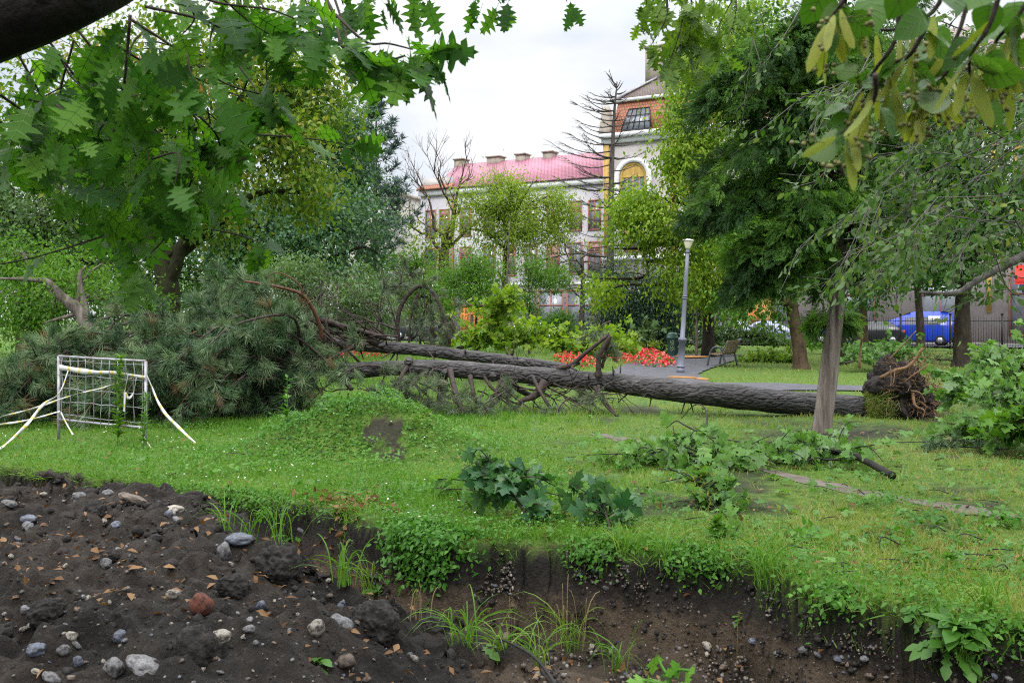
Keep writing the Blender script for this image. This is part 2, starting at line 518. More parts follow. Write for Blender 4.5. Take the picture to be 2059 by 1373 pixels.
M = {}
M['pine_bark'] = mat_noise('pine bark', [(.004, .0035, .004), (.014, .012, .012), (.036, .031, .032), (.105, .09, .095)], 10, 10, .55, 1.0, 24, (.38, 1, 1), .5, dist=.05, voro=13)
M['pine_twig'] = mat_noise('pine twig', [(.012, .010, .010), (.035, .024, .020), (.065, .042, .034)], 14, 4, .7, .4)
M['pine_red'] = mat_noise('orange pine limb', [(.05, .022, .014), (.13, .055, .032)], 14, 4, .6, .5)
M['bark'] = mat_noise('dark bark', [(.010, .008, .006), (.030, .023, .016), (.060, .050, .036)], 8, 7, .8, .9, 18, (1, 1, .3), .25, dist=.04)
M['bark_moss'] = mat_noise('mossy bark', [(.018, .012, .008), (.06, .040, .025), (.085, .06, .035), (.035, .05, .012)], 5, 7, .85, .9, 16, (1, 1, .5), .2, dist=.04)
M['bark_green'] = mat_noise('green mossy bark', [(.008, .008, .004), (.022, .022, .010), (.035, .045, .012)], 5, 7, .9, .9, 16, (1, 1, .5), .2, dist=.04)
M['bark_grey'] = mat_noise('pale grey bark', [(.028, .022, .018), (.095, .079, .067), (.17, .145, .127), (.25, .22, .195)], 10, 9, .85, 1.0, 26, (1, 1, .09), .2, dist=.04)
M['bark_dead'] = mat_noise('dead grey twigs', [(.045, .038, .036), (.11, .095, .09)], 6, 4, .85, .3)
M['bark_dry'] = mat_noise('dry brown limbs', [(.05, .032, .025), (.12, .085, .065)], 6, 4, .85, .3)
M['twig_grey'] = mat_noise('grey twigs', [(.03, .027, .024), (.085, .077, .07), (.15, .14, .125)], 14, 4, .7, .3)
M['limb_black'] = mat_noise('black wet bark', [(.004, .0035, .003), (.012, .010, .008), (.022, .018, .014)], 8, 7, .7, .8, 20, (1, 1, 1), .3)

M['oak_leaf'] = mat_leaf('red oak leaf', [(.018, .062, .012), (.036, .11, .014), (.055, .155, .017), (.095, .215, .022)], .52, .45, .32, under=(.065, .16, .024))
M['oak_leaf_light'] = mat_leaf('bright green oak leaf', [(.06, .12, .018), (.085, .16, .02), (.12, .20, .03)], .45, .45, .4)  # brighter, yellower green leaf colours for the farther right-hand sprays
M['linden_leaf'] = mat_leaf('linden leaf', [(.022, .07, .008), (.04, .105, .012), (.06, .14, .018)], .38, .40, .5, under=(.11, .17, .06))
M['bract'] = mat_leaf('linden bract', [(.13, .17, .025), (.19, .23, .04), (.24, .26, .06)], .4, .5, .3)
M['nut'] = mat_noise('linden nutlets', [(.10, .11, .03), (.16, .15, .05)], 20, 3, .6, .2)
M['needle'] = mat_leaf('pine needles', [(.020, .045, .022), (.045, .092, .042), (.085, .150, .070), (.14, .21, .10), (.15, .20, .10), (.17, .115, .055)], .18, .45, .5, tcol=(1.1, 1.2, .8))
M['needle_pale'] = mat_leaf('withering needles', [(.07, .105, .06), (.11, .145, .085), (.16, .17, .10)], .12, .5, .3, tcol=(1.1, 1.1, .8))
M['needle_blue'] = mat_leaf('blue pine needles', [(.050, .082, .072), (.085, .13, .115), (.13, .18, .165)], .12, .5, .3, tcol=(1.1, 1.1, .9))
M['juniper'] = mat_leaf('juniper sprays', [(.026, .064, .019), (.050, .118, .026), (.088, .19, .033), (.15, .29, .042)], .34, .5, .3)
M['yew'] = mat_leaf('yew foliage', [(.012, .034, .018), (.024, .058, .028), (.045, .092, .040)], .15, .5, .35, tcol=(1.1, 1.3, .6))
M['lime_leaf'] = mat_leaf('lime green foliage', [(.08, .16, .016), (.13, .23, .020), (.19, .29, .028), (.27, .34, .045)], .42, .5, .35)
M['yellow_leaf'] = mat_leaf('yellowish foliage', [(.12, .19, .025), (.18, .265, .035), (.26, .33, .055)], .42, .5, .35)
M['mid_leaf'] = mat_leaf('mid green foliage', [(.045, .12, .016), (.075, .175, .022), (.12, .235, .035)], .38, .5, .35)
M['dark_leaf'] = mat_leaf('dark green foliage', [(.022, .068, .016), (.040, .105, .022), (.070, .155, .032)], .28, .45, .4)
M['grey_leaf'] = mat_leaf('grey green foliage', [(.055, .11, .040), (.09, .16, .06), (.14, .22, .09)], .3, .5, .35)
M['blue_leaf'] = mat_leaf('blue green foliage', [(.030, .075, .038), (.052, .118, .056), (.085, .165, .08)], .28, .5, .35)
M['maple_gold'] = mat_leaf('golden green maple foliage', [(.045, .10, .014), (.085, .16, .018), (.14, .21, .026), (.26, .22, .04)], .42, .45, .35)
M['fresh_maple'] = mat_leaf('torn maple leaves', [(.050, .13, .024), (.085, .19, .034), (.13, .25, .055)], .36, .45, .4, under=(.20, .30, .16))
M['deep_maple'] = mat_leaf('deep green maple leaves', [(.020, .075, .026), (.034, .105, .032), (.062, .155, .030)], .28, .36, .5, under=(.07, .13, .06))
M['olive_leaf'] = mat_leaf('small olive leaves', [(.030, .085, .014), (.055, .125, .022), (.10, .175, .035), (.22, .22, .03)], .36, .42, .45, under=(.09, .14, .055))
M['fruit_yellow'] = mat_leaf('yellow maple keys', [(.20, .19, .03), (.30, .26, .05)], .4, .5, .3)
M['key_brown'] = mat_leaf('dry orange maple keys', [(.20, .085, .02), (.34, .16, .04)], .3, .6, .3)
M['dry_leaf'] = mat_leaf('dry brown leaves', [(.06, .030, .013), (.13, .068, .028), (.22, .13, .06)], .15, .6, .3, tcol=(1.2, 1, .6))
M['straw'] = mat_leaf('dry straw', [(.16, .12, .06), (.28, .22, .11)], .2, .6, .3, tcol=(1.1, 1, .8))
M['grass'] = mat_leaf('lawn grass', [(.045, .135, .014), (.080, .195, .020), (.13, .235, .038), (.22, .26, .075), (.32, .27, .13)], .36, .5, .3)
M['weed'] = mat_leaf('weed leaves', [(.038, .125, .014), (.066, .18, .022), (.115, .245, .036)], .34, .45, .4)
M['weed_dark'] = mat_leaf('dark weed leaves', [(.028, .085, .010), (.045, .125, .016), (.075, .175, .022)], .3, .42, .45)
M['petal'] = mat_leaf('white petals', [(.70, .70, .68), (.8, .8, .8)], .2, .6, .2, tcol=(1, 1, 1))
M['petal_red'] = mat_leaf('red bedding flowers', [(.46, .012, .022), (.58, .025, .035), (.62, .06, .07), (.66, .22, .24)], .2, .6, .2, tcol=(1.1, .6, .5))
M['root'] = mat_noise('orange roots', [(.10, .055, .03), (.22, .125, .065), (.30, .19, .11)], 12, 4, .75, .4)
M['soil'] = mat_noise('root soil', [(.010, .008, .0075), (.026, .020, .018), (.050, .040, .034)], 8, 8, .9, 1.0, 24, dist=.05)
M['clod'] = mat_noise('wet soil clod', [(.006, .0053, .0048), (.0155, .0135, .0122), (.036, .031, .027)], 22, 9, .85, 1.0, 60, dist=.012)
M['stone'] = mat_noise('grey river stone', [(.035, .033, .033), (.12, .12, .125), (.19, .187, .19)], 8, 6, .55, .25, 40, objrand=.35, dist=.004)
M['stone_pale'] = mat_noise('pale river stone', [(.08, .068, .055), (.22, .20, .165), (.32, .30, .26)], 8, 6, .6, .25, 40, objrand=.2, dist=.004)
M['stone_blue'] = mat_noise('blue grey river stone', [(.03, .033, .042), (.075, .088, .118), (.13, .145, .18)], 8, 6, .5, .25, 40, objrand=.25, dist=.004)
M['stone_brown'] = mat_noise('brown river stone', [(.04, .028, .021), (.105, .078, .058), (.17, .13, .10)], 8, 6, .6, .25, 40, objrand=.3, dist=.004)
M['brick_red'] = mat_noise('broken red brick', [(.045, .025, .018), (.15, .048, .030), (.20, .075, .050)], 14, 6, .85, .7, 50, objrand=.1, dist=.006)
M['asphalt'] = mat_noise('worn asphalt', [(.048, .048, .058), (.072, .072, .086), (.10, .10, .115)], 3, 9, .7, .3, 160, dist=.004)
M['trail'] = mat_noise('trodden earth', [(.060, .048, .040), (.105, .086, .074), (.15, .125, .11)], 5, 9, .9, .5, 60, dist=.01)
M['wall_white'] = mat_noise('pale plaster', [(.34, .32, .355), (.43, .41, .45), (.48, .46, .49)], .35, 6, .85, .15, 30)
M['wall_grey'] = mat_noise('grey plaster', [(.34, .33, .30), (.42, .41, .37)], .6, 6, .9, .15, 20)
M['wall_cream'] = mat_noise('weathered cream plaster', [(.30, .275, .27), (.40, .37, .365), (.47, .44, .435)], .5, 7, .85, .2, 20)
M['trim_white'] = mat_noise('white stucco trim', [(.62, .62, .66), (.72, .72, .76)], 2, 4, .8, .1)
M['ochre'] = mat_noise('ochre paint', [(.36, .23, .06), (.47, .31, .09)], 2, 4, .7, .1)
M['frame_red'] = mat_noise('red brown joinery', [(.20, .075, .06), (.30, .12, .095)], 3, 4, .6, .1)
M['shutter'] = mat_noise('pink brown shutter', [(.25, .14, .12), (.33, .20, .17)], 3, 4, .6, .1, stretch=(1, 1, 12))
M['chimney'] = mat_noise('sooty chimney plaster', [(.18, .155, .13), (.32, .28, .24), (.40, .35, .31)], 1.6, 7, .9, .3)
M['orange'] = mat_noise('orange boarding', [(.40, .13, .025), (.52, .19, .045)], 2, 5, .6, .1)
M['orange_board'] = mat_noise('orange chipboard', [(.36, .17, .05), (.50, .26, .09)], 8, 5, .7, .2)
M['iron'] = mat_noise('black iron', [(.010, .010, .012), (.022, .022, .025)], 6, 4, .5, .1)
M['galv'] = mat_noise('galvanised steel', [(.13, .085, .06), (.25, .25, .27), (.36, .37, .40)], 7, 5, .45, .1, metal=.35, spec=.5)
M['lamp_grey'] = mat_noise('blue grey post paint', [(.085, .09, .125), (.13, .135, .18), (.175, .18, .23)], 4, 7, .45, .2, 30, (1, 1, .3), .5, dist=.004)
M['lamp_glass'] = mat_noise('frosted lamp glass', [(.55, .50, .38), (.70, .66, .55)], 3, 3, .3, 0)
M['bin'] = mat_noise('green bin plastic', [(.045, .115, .095), (.065, .15, .125)], 4, 5, .45, .05, spec=.5)
M['paint_pale'] = mat_noise('pale scrawl paint', [(.32, .40, .24), (.40, .48, .30)], 9, 3, .7, 0)
M['bench_iron'] = mat_noise('dark bench iron', [(.030, .038, .045), (.055, .068, .078)], 6, 4, .45, .1, spec=.5)
M['bench_wood'] = mat_noise('weathered bench slats', [(.10, .075, .045), (.19, .145, .09), (.25, .20, .13)], 6, 7, .7, .3, stretch=(6, 1, 6))
M['rubber'] = mat_noise('tyre rubber', [(.010, .010, .010), (.02, .02, .02)], 9, 3, .85, .1)
M['rim'] = mat_noise('wheel rim', [(.35, .35, .37), (.45, .45, .47)], 4, 3, .35, 0, metal=.6)
M['glass_dark'] = mat_noise('dark car glass', [(.012, .016, .02), (.03, .036, .044)], 1.5, 3, .06, 0, spec=.9)
M['pane'] = mat_noise('window pane', [(.10, .115, .135), (.20, .22, .25)], 1.1, 3, .10, 0, spec=.9)
M['lens'] = mat_noise('lamp lens', [(.6, .6, .62), (.75, .75, .78)], 4, 3, .15, 0)
M['lens_red'] = mat_noise('tail lamp lens', [(.35, .01, .01), (.5, .02, .02)], 4, 3, .2, 0)
for nm_, c_ in dict(white=(.66, .66, .70), darkblue=(.022, .028, .075), black=(.02, .02, .026), blue=(.012, .045, .42), silver=(.34, .38, .46), lilac=(.30, .33, .52)).items():
    M['car_' + nm_] = mat_noise(nm_ + ' car paint', [tuple(v * .9 for v in c_), tuple(min(1, v * 1.08) for v in c_)], 2, 3, .25, 0, spec=.6)
M['red_sign'] = mat_noise('red awning', [(.60, .02, .015), (.70, .04, .025)], 2, 3, .6, .05)
M['blue_sign'] = mat_noise('blue poster', [(.03, .10, .42), (.06, .16, .55)], 2, 3, .5, 0)
M['mauve'] = mat_noise('mauve shopfront', [(.22, .09, .13), (.30, .13, .17)], 2, 3, .6, .05)

def roof_mat(name, c0, c1, c2, row, col):
    m, n, l, b, o = newmat(name)
    a = n.new('ShaderNodeTexCoord'); br = n.new('ShaderNodeTexBrick')
    br.inputs['Color1'].default_value = (*c0, 1); br.inputs['Color2'].default_value = (*c1, 1); br.inputs['Mortar'].default_value = (*c2, 1)
    br.inputs['Scale'].default_value = 1; br.inputs['Mortar Size'].default_value = .03 * row / .3
    br.inputs['Brick Width'].default_value = col; br.inputs['Row Height'].default_value = row
    l.new(a.outputs['UV'], br.inputs['Vector'])
    no = n.new('ShaderNodeTexNoise'); no.inputs['Scale'].default_value = .8; no.inputs['Detail'].default_value = 6
    l.new(a.outputs['Object'], no.inputs['Vector'])
    hv = n.new('ShaderNodeHueSaturation'); mr = n.new('ShaderNodeMapRange'); mr.inputs['To Min'].default_value = .7; mr.inputs['To Max'].default_value = 1.3
    l.new(no.outputs['Fac'], mr.inputs['Value']); l.new(mr.outputs[0], hv.inputs['Value']); l.new(br.outputs['Color'], hv.inputs['Color'])
    l.new(hv.outputs[0], b.inputs['Base Color']); b.inputs['Roughness'].default_value = .6
    bp = n.new('ShaderNodeBump'); bp.inputs['Strength'].default_value = .6; bp.inputs['Distance'].default_value = .04
    l.new(br.outputs['Fac'], bp.inputs['Height']); bp.invert = True; l.new(bp.outputs[0], b.inputs['Normal'])
    return m
M['roof_pink'] = roof_mat('crimson pink roof tiles', (.34, .115, .175), (.38, .135, .20), (.17, .06, .09), .36, .32)
M['roof_orange'] = roof_mat('orange mansard tiles', (.42, .16, .085), (.36, .13, .07), (.16, .07, .05), .28, .22)
M['roof_brown'] = roof_mat('weathered brown roof tiles', (.17, .12, .105), (.21, .155, .135), (.08, .06, .055), .28, .22)

def mat_tape():
    m, n, l, b, o = newmat('striped barrier tape')
    a = n.new('ShaderNodeAttribute'); a.attribute_name = 'rnd'
    f = n.new('ShaderNodeMath'); f.operation = 'FRACT'; l.new(a.outputs['Fac'], f.inputs[0])
    r = ramp(n, [(0, (.46, .46, .45)), (.74, (.48, .48, .47)), (.80, (.45, .37, .08)), (1, (.45, .37, .08))])
    l.new(f.outputs[0], r.inputs['Fac']); l.new(r.outputs[0], b.inputs['Base Color']); b.inputs['Roughness'].default_value = .35
    return m
M['tape'] = mat_tape()

def mat_ground():
    m, n, l, b, o = newmat('park soil and turf')
    tc = n.new('ShaderNodeTexCoord')
    def noise(s, d=6):
        q = n.new('ShaderNodeTexNoise'); q.inputs['Scale'].default_value = s; q.inputs['Detail'].default_value = d; q.inputs['Roughness'].default_value = .65
        l.new(tc.outputs['Object'], q.inputs['Vector']); return q
    n1, n2, n3 = noise(1.1, 5), noise(7, 8), noise(55, 5)
    turf = ramp(n, [(.28, (.030, .060, .010)), (.45, (.060, .12, .014)), (.60, (.10, .16, .024)), (.72, (.15, .14, .055))])
    l.new(n2.outputs['Fac'], turf.inputs['Fac'])
    d1 = ramp(n, [(.25, (.003, .0027, .0025)), (.42, (.0085, .0073, .0066)), (.58, (.0185, .0155, .0135)), (.75, (.046, .037, .030))])
    l.new(n2.outputs['Fac'], d1.inputs['Fac'])
    d2 = ramp(n, [(.38, (.008, .007, .0063)), (.68, (.066, .050, .035))])
    l.new(n1.outputs['Fac'], d2.inputs['Fac'])
    md = n.new('ShaderNodeMix'); md.data_type = 'RGBA'; md.inputs[0].default_value = .4
    l.new(d1.outputs[0], md.inputs[6]); l.new(d2.outputs[0], md.inputs[7])
    sp = ramp(n, [(.60, (0, 0, 0)), (.68, (1, 1, 1))]); l.new(n3.outputs['Fac'], sp.inputs['Fac'])
    gr = n.new('ShaderNodeMix'); gr.data_type = 'RGBA'; gr.inputs[7].default_value = (.13, .115, .095, 1)
    sm = n.new('ShaderNodeMath'); sm.operation = 'MULTIPLY'; sm.inputs[1].default_value = .35
    l.new(sp.outputs[0], sm.inputs[0]); l.new(sm.outputs[0], gr.inputs[0]); l.new(md.outputs[2], gr.inputs[6])
    sz = n.new('ShaderNodeSeparateXYZ'); l.new(tc.outputs['Object'], sz.inputs[0])     # layers of the cut earth
    za = n.new('ShaderNodeMath'); za.operation = 'MULTIPLY_ADD'; za.inputs[1].default_value = .5; l.new(n2.outputs['Fac'], za.inputs[0]); l.new(sz.outputs['Z'], za.inputs[2])
    zm = n.new('ShaderNodeMapRange'); zm.inputs['From Min'].default_value = -.85 + .25; zm.inputs['From Max'].default_value = .25; l.new(za.outputs[0], zm.inputs['Value'])
    st = ramp(n, [(0, (.017, .0135, .0105)), (.22, (.072, .052, .034)), (.45, (.088, .064, .042)), (.60, (.019, .015, .012)), (.78, (.0075, .0062, .0054)), (1, (.011, .009, .0075))]); l.new(zm.outputs[0], st.inputs['Fac'])
    below = n.new('ShaderNodeMapRange'); below.inputs['From Min'].default_value = .02; below.inputs['From Max'].default_value = -.12; l.new(sz.outputs['Z'], below.inputs['Value'])
    bf = n.new('ShaderNodeMath'); bf.operation = 'MULTIPLY'; bf.inputs[1].default_value = .72; l.new(below.outputs[0], bf.inputs[0])
    ml = n.new('ShaderNodeMix'); ml.data_type = 'RGBA'; l.new(bf.outputs[0], ml.inputs[0]); l.new(gr.outputs[2], ml.inputs[6]); l.new(st.outputs[0], ml.inputs[7]); gr = ml
    a = n.new('ShaderNodeAttribute'); a.attribute_name = 'rnd'
    mx = n.new('ShaderNodeMix'); mx.data_type = 'RGBA'
    l.new(a.outputs['Fac'], mx.inputs[0]); l.new(turf.outputs[0], mx.inputs[6]); l.new(gr.outputs[2], mx.inputs[7])
    l.new(mx.outputs[2], b.inputs['Base Color']); b.inputs['Roughness'].default_value = .85; b.inputs['Specular IOR Level'].default_value = .25
    bp = n.new('ShaderNodeBump'); bp.inputs['Strength'].default_value = 1.0; bp.inputs['Distance'].default_value = .05
    n4 = noise(26, 10); l.new(n4.outputs['Fac'], bp.inputs['Height']); l.new(bp.outputs[0], b.inputs['Normal'])
    return m
M['ground'] = mat_ground()

# ------------------------------------------------------------------ ground sheet
def axis(lo, hi, step, far):
    a = list(np.arange(lo, hi, step)); s = step; x = a[-1]; up = []
    while x < far: s *= 1.13; x += s; up.append(x)
    s = step; x = a[0]; dn = []
    while x > -far: s *= 1.13; x -= s; dn.append(x)
    return np.array(dn[::-1] + a + up)
gx, gy = axis(-6.6, 4.2, .027, 900), axis(2.5, 11.6, .027, 900)
GX, GY = np.meshgrid(gx, gy)
X_, Y_ = GX.ravel(), GY.ravel()
Z_, S_, T_, W_ = height(X_, Y_, True)
far_ = (np.abs(X_) > 60) | (Y_ > 100) | (Y_ < -20)
Z_ = np.where(far_, 0, Z_)
Z_ = np.where((Y_ < 1.5) & (np.abs(X_) < 3), np.minimum(Z_, .05), Z_)
dirt = np.clip(np.maximum(W_ * 14, sstep(.3, .5, S_) * (1 - sstep(5.0, 6.5, S_))), 0, 1)
pp = xy3(X_, Y_)
dirt = np.maximum(dirt, .95 * (1 - sstep(.35, 1.15, np.hypot((X_ - 4.5) / 1.25, Y_ - 14.2) + fbm(pp, 1.5, 3) * .8)))          # needle litter under the conifer
dirt = np.maximum(dirt, .95 * (1 - sstep(.11, .20, np.hypot((X_ + 1.60) / 1.1 + (Y_ - 12.1) * .35, (Y_ - 12.0) / 2.6) + fbm(pp, 5, 4) * .75)))   # slipped face of the mound
dirt = np.maximum(dirt, .75 * (1 - sstep(.2, .6, np.hypot((X_ - 1.9) / 1.8, Y_ - 8.75) + fbm(pp, 3, 3) * .9)))
dirt = np.maximum(dirt, .7 * (1 - sstep(.3, .8, np.hypot((X_ - 2.9) / 1.4, Y_ - 12.3) + fbm(pp, 2, 3) * .9)))
dirt = np.maximum(dirt, .75 * sstep(.06, .20, fbm(pp + 21, 1.1, 4)) * sstep(-.2, 1.2, X_) * (S_ < -.2) * (Y_ < 22))
dirt = np.maximum(dirt, 1 - sstep(.6, 1.2, np.hypot((X_ - 7.6) / 1.4, Y_ - 16.4)))
V_ = np.stack([X_, Y_, Z_], 1)
# lumps on the cut faces
wl_ = (W_ > .03) & (S_ < 2.2)
ny_, nx_ = GX.shape
gz = Z_.reshape(ny_, nx_)
N_ = np.stack([-np.gradient(gz, gx, axis=1).ravel(), -np.gradient(gz, gy, axis=0).ravel(), np.ones(len(X_))], 1)
N_ = nrm(N_)
lum = fbm(V_, 3.2, 4) * .26 + fbm(V_, 9, 3) * .10 + fbm(V_, 22, 2) * .03
V_[wl_] += (N_ * lum[:, None])[wl_] * np.array([1, 1, .6])
i = np.arange(ny_ - 1)[:, None] * nx_; j = np.arange(nx_ - 1)[None]
gf = np.stack([i + j, i + j + 1, i + nx_ + j + 1, i + nx_ + j], -1).reshape(-1, 4)
mb = MB(); mb.add(V_, gf, dirt)
ground = mb.build('ground', M['ground'], smooth=True)
tag(ground, 'grassy park ground cut by an open trench with a dark spoil bank', 'ground', kind='structure')

_slow_height = height
_gzl = Z_.reshape(ny_, nx_)
def height(x, y, info=False):                            # bilinear look-up on the finished terrain grid
    if info: return _slow_height(x, y, True)
    x = np.atleast_1d(np.asarray(x, float)); y = np.atleast_1d(np.asarray(y, float))
    i = np.clip(np.searchsorted(gx, x) - 1, 0, nx_ - 2); j = np.clip(np.searchsorted(gy, y) - 1, 0, ny_ - 2)
    a = np.clip((x - gx[i]) / (gx[i + 1] - gx[i]), 0, 1); b = np.clip((y - gy[j]) / (gy[j + 1] - gy[j]), 0, 1)
    return (_gzl[j, i] * (1 - a) + _gzl[j, i + 1] * a) * (1 - b) + (_gzl[j + 1, i] * (1 - a) + _gzl[j + 1, i + 1] * a) * b

_tt = np.linspace(-7.5, 4.5, 500)
_sc = np.linspace(-.7, .9, 161)
def _scan(t):
    s_ = np.interp(t, _lt, _ls) + _sc
    X, Y = t * UX + s_ * NX, OY + t * UY + s_ * NY
    z = height(X, Y); k = np.argmax(z < -.09)
    return s_[max(k - 1, 0)]
_lipS = np.array([_scan(t) for t in _tt])
def lip_s(t): return np.interp(t, _tt, _lipS)
def ts_xy(t, s_): return t * UX + s_ * NX, OY + t * UY + s_ * NY
# the sod mat that overhangs the cut
_m = MB(); k0 = 40
while k0 < 470:
    n_ = R.randint(14, 40); tt = _tt[k0:min(k0 + n_, 499)]; so = lip_s(tt) - .005 + .03 * np.sin(tt * 9) + R.normal(size=len(tt)) * .010
    x0, y0 = ts_xy(tt, so); xb, yb = ts_xy(tt, lip_s(tt) - .12); zb_ = height(xb, yb)
    q = np.stack([x0, y0, zb_ - .05 + .015 * np.sin(tt * 13) + R.normal(size=len(tt)) * .008], 1); rr = np.interp(np.linspace(0, 1, len(tt)), [0, .15, .5, .85, 1], [.012, .034, .045, .032, .012]) * R.lognormal(0, .28, len(tt))
    tube(_m, q, rr, 12, .9, r=1.0)
    for _ in range(len(tt) * 2):
        a_ = q[R.randint(len(q))] + R.normal(size=3) * .02; L_ = R.uniform(.04, .16); d_ = np.array([R.normal() * .5 - .3, R.normal() * .3 - .35, -1.0])
        tube(_m, [a_, a_ + d_ * L_ * .5 + R.normal(size=3) * .01, a_ + d_ * L_ + R.normal(size=3) * .02], [.003, .0025, .0015], 4, r=1.0); k0 += n_ - 4 + R.randint(0, 12)
tag(_m.build('turf', M['soil'], smooth=False), 'ragged sod and root mat overhanging the cut edge of the trench', 'turf', kind='structure')

def strip(name, mat, pts, widths, dz, label, cat, n=60, m=6, rough=.0):
    c = curve([(*p, w) for p, w in zip(pts, widths)], n)
    T = nrm(np.gradient(c[:, :2], axis=0)); Nn = np.stack([-T[:, 1], T[:, 0]], 1)
    u = np.linspace(-.5, .5, m)
    ww = c[:, 2:3] * np.ones((1, m))
    if rough:
        e = fbm(xy3(c[:, 0], c[:, 1]), 2.5, 3); e2 = fbm(xy3(c[:, 0] + 50, c[:, 1]), 2.5, 3)
        off = np.zeros((n, m)); off[:, -1] = e * rough; off[:, 0] = e2 * rough
    else: off = 0
    xy = c[:, None, :2] + Nn[:, None] * (u[None, :] * ww + off)[..., None]
    xy = xy.reshape(-1, 2)
    z = height(xy[:, 0], xy[:, 1]) + dz
    v = np.column_stack([xy, z])
    i = np.arange(n - 1)[:, None] * m; j = np.arange(m - 1)[None]
    f = np.stack([i + j, i + j + 1, i + m + j + 1, i + m + j], -1).reshape(-1, 4)
    o = MB().add(v, f).build(name, mat, smooth=True)
    return tag(o, label, cat, kind='structure')
TRAIL = [(1.2, 14.2), (2.2, 12.2), (2.77, 10.75), (3.2, 9.66), (3.66, 8.95), (4.2, 8.05), (5.2, 6.6)]
strip('path', M['trail'], TRAIL, [.22, .22, .22, .28, .30, .30, .34], .006, 'narrow trodden earth trail winding through the lawn', 'path', 140, 8, .28)
PATH_A = [(.4, 25.2), (1.6, 25.1), (2.6, 24.9), (4, 24.4), (8, 23.6), (12, 22.6), (22, 20.5)]
strip('path', M['asphalt'], PATH_A, [1.0, 2.4, 2.8, 2.6, 1.7, 1.5, 1.5], .03, 'grey asphalt path crossing the park behind the fallen trunk', 'path', 120, 8, .25)
PATH_B = [(3.4, 25.5), (4.2, 30), (5.6, 35), (7.0, 40), (8.6, 45.5)]
strip('path', M['asphalt'], PATH_B, [3.2, 2.7, 3.2, 3.6, 3.4], .036, 'grey asphalt path branching towards the green bin', 'path', 60, 8, .25)

def pdist(x, y, pts, n=80):
    c = curve(pts, n)
    return np.min(np.hypot(np.asarray(x)[:, None] - c[None, :, 0], np.asarray(y)[:, None] - c[None, :, 1]), 1)

# ------------------------------------------------------------------ buildings across the street
FO = np.array([-4.95, 84.8]); FD = np.array([.871, -.491]); FN = np.array([-.491, -.871])
FROT = math.atan2(FD[1], FD[0])
def text_mesh(o):                                        # turn lettering into a plain mesh object
    bpy.context.view_layer.update()
    me = bpy.data.meshes.new_from_object(o.evaluated_get(bpy.context.evaluated_depsgraph_get()))
    n_ = o.name; bpy.data.objects.remove(o)
    q = bpy.data.objects.new(n_, me); COL.objects.link(q)
    return q
def fac(u, off, z):
    q = FO + FD * u + FN * off
    return np.array([q[0], q[1], z])
def fu(px, off=0.0):
    k = (px - CX) / F
    o = FO + FN * off
    return (k * o[1] - o[0]) / (FD[0] - k * FD[1])
def fz(py, u, off=0.0):
    Y = fac(u, off, 0)[1]
    return CAMZ - (py - HY) / F * Y
def fbox(mb, u0, u1, o0, o1, z0, z1):
    mb.box(fac((u0 + u1) / 2, (o0 + o1) / 2, (z0 + z1) / 2), (abs(u1 - u0), abs(o1 - o0), abs(z1 - z0)), FROT)
def uvquad(name, mat, corners, parent, w, h):            # a tiled roof plane: corners bottom-left, bottom-right, top-right, top-left, with thickness
    c = np.array(corners, float)
    nn = nrm(np.cross(c[1] - c[0], c[3] - c[0])) * .12
    v = np.vstack([c, c - nn])
    f = np.array([[0, 1, 2, 3], [7, 6, 5, 4], [0, 4, 5, 1], [1, 5, 6, 2], [2, 6, 7, 3], [3, 7, 4, 0]])
    o = MB().add(v, f).build(name, mat, parent)
    uv = o.data.uv_layers.new(name='UVMap')
    ex = nrm(c[1] - c[0]); ey = nrm(np.cross(nrm(np.cross(c[1] - c[0], c[3] - c[0])), ex))
    for lp in o.data.loops:
        q = v[lp.vertex_index] - c[0]
        uv.data[lp.index].uv = (float(q @ ex), float(q @ ey))
    return o

def window(parent, u, z0, z1, w, frame_mat, off=0.0, kind='plain', pane=None, shutter=0.0):
    fr = MB(); t = .11
    h = z1 - z0
    for a in (-w / 2, w / 2): fbox(fr, u + a - t / 2, u + a + t / 2, off - .05, off + .07, z0, z1)
    for zz in (z0 + t / 2, z1 - t / 2): fbox(fr, u - w / 2 + t / 2, u + w / 2 - t / 2, off - .05, off + .066, zz - t / 2, zz + t / 2)
    fbox(fr, u - .04, u + .04, off - .05, off + .062, z0 + t, z1 - t)
    fbox(fr, u - w / 2 + t / 2, u + w / 2 - t / 2, off - .05, off + .058, z0 + h * .66 - .05, z0 + h * .66 + .05)
    fo = fr.build('window', frame_mat, parent)
    pm = MB(); fbox(pm, u - w / 2 + .02, u + w / 2 - .02, off - .10, off + .02, z0 + .02, z1 - .02)
    pm.build('pane', pane or M['pane'], fo)
    if shutter:
        sm = MB(); fbox(sm, u - w / 2 + t, u + w / 2 - t, off + .0, off + .045, z1 - t - (h - 2 * t) * shutter, z1 - t)
        sm.build('roller_blind', M['shutter'], fo)
    return fo

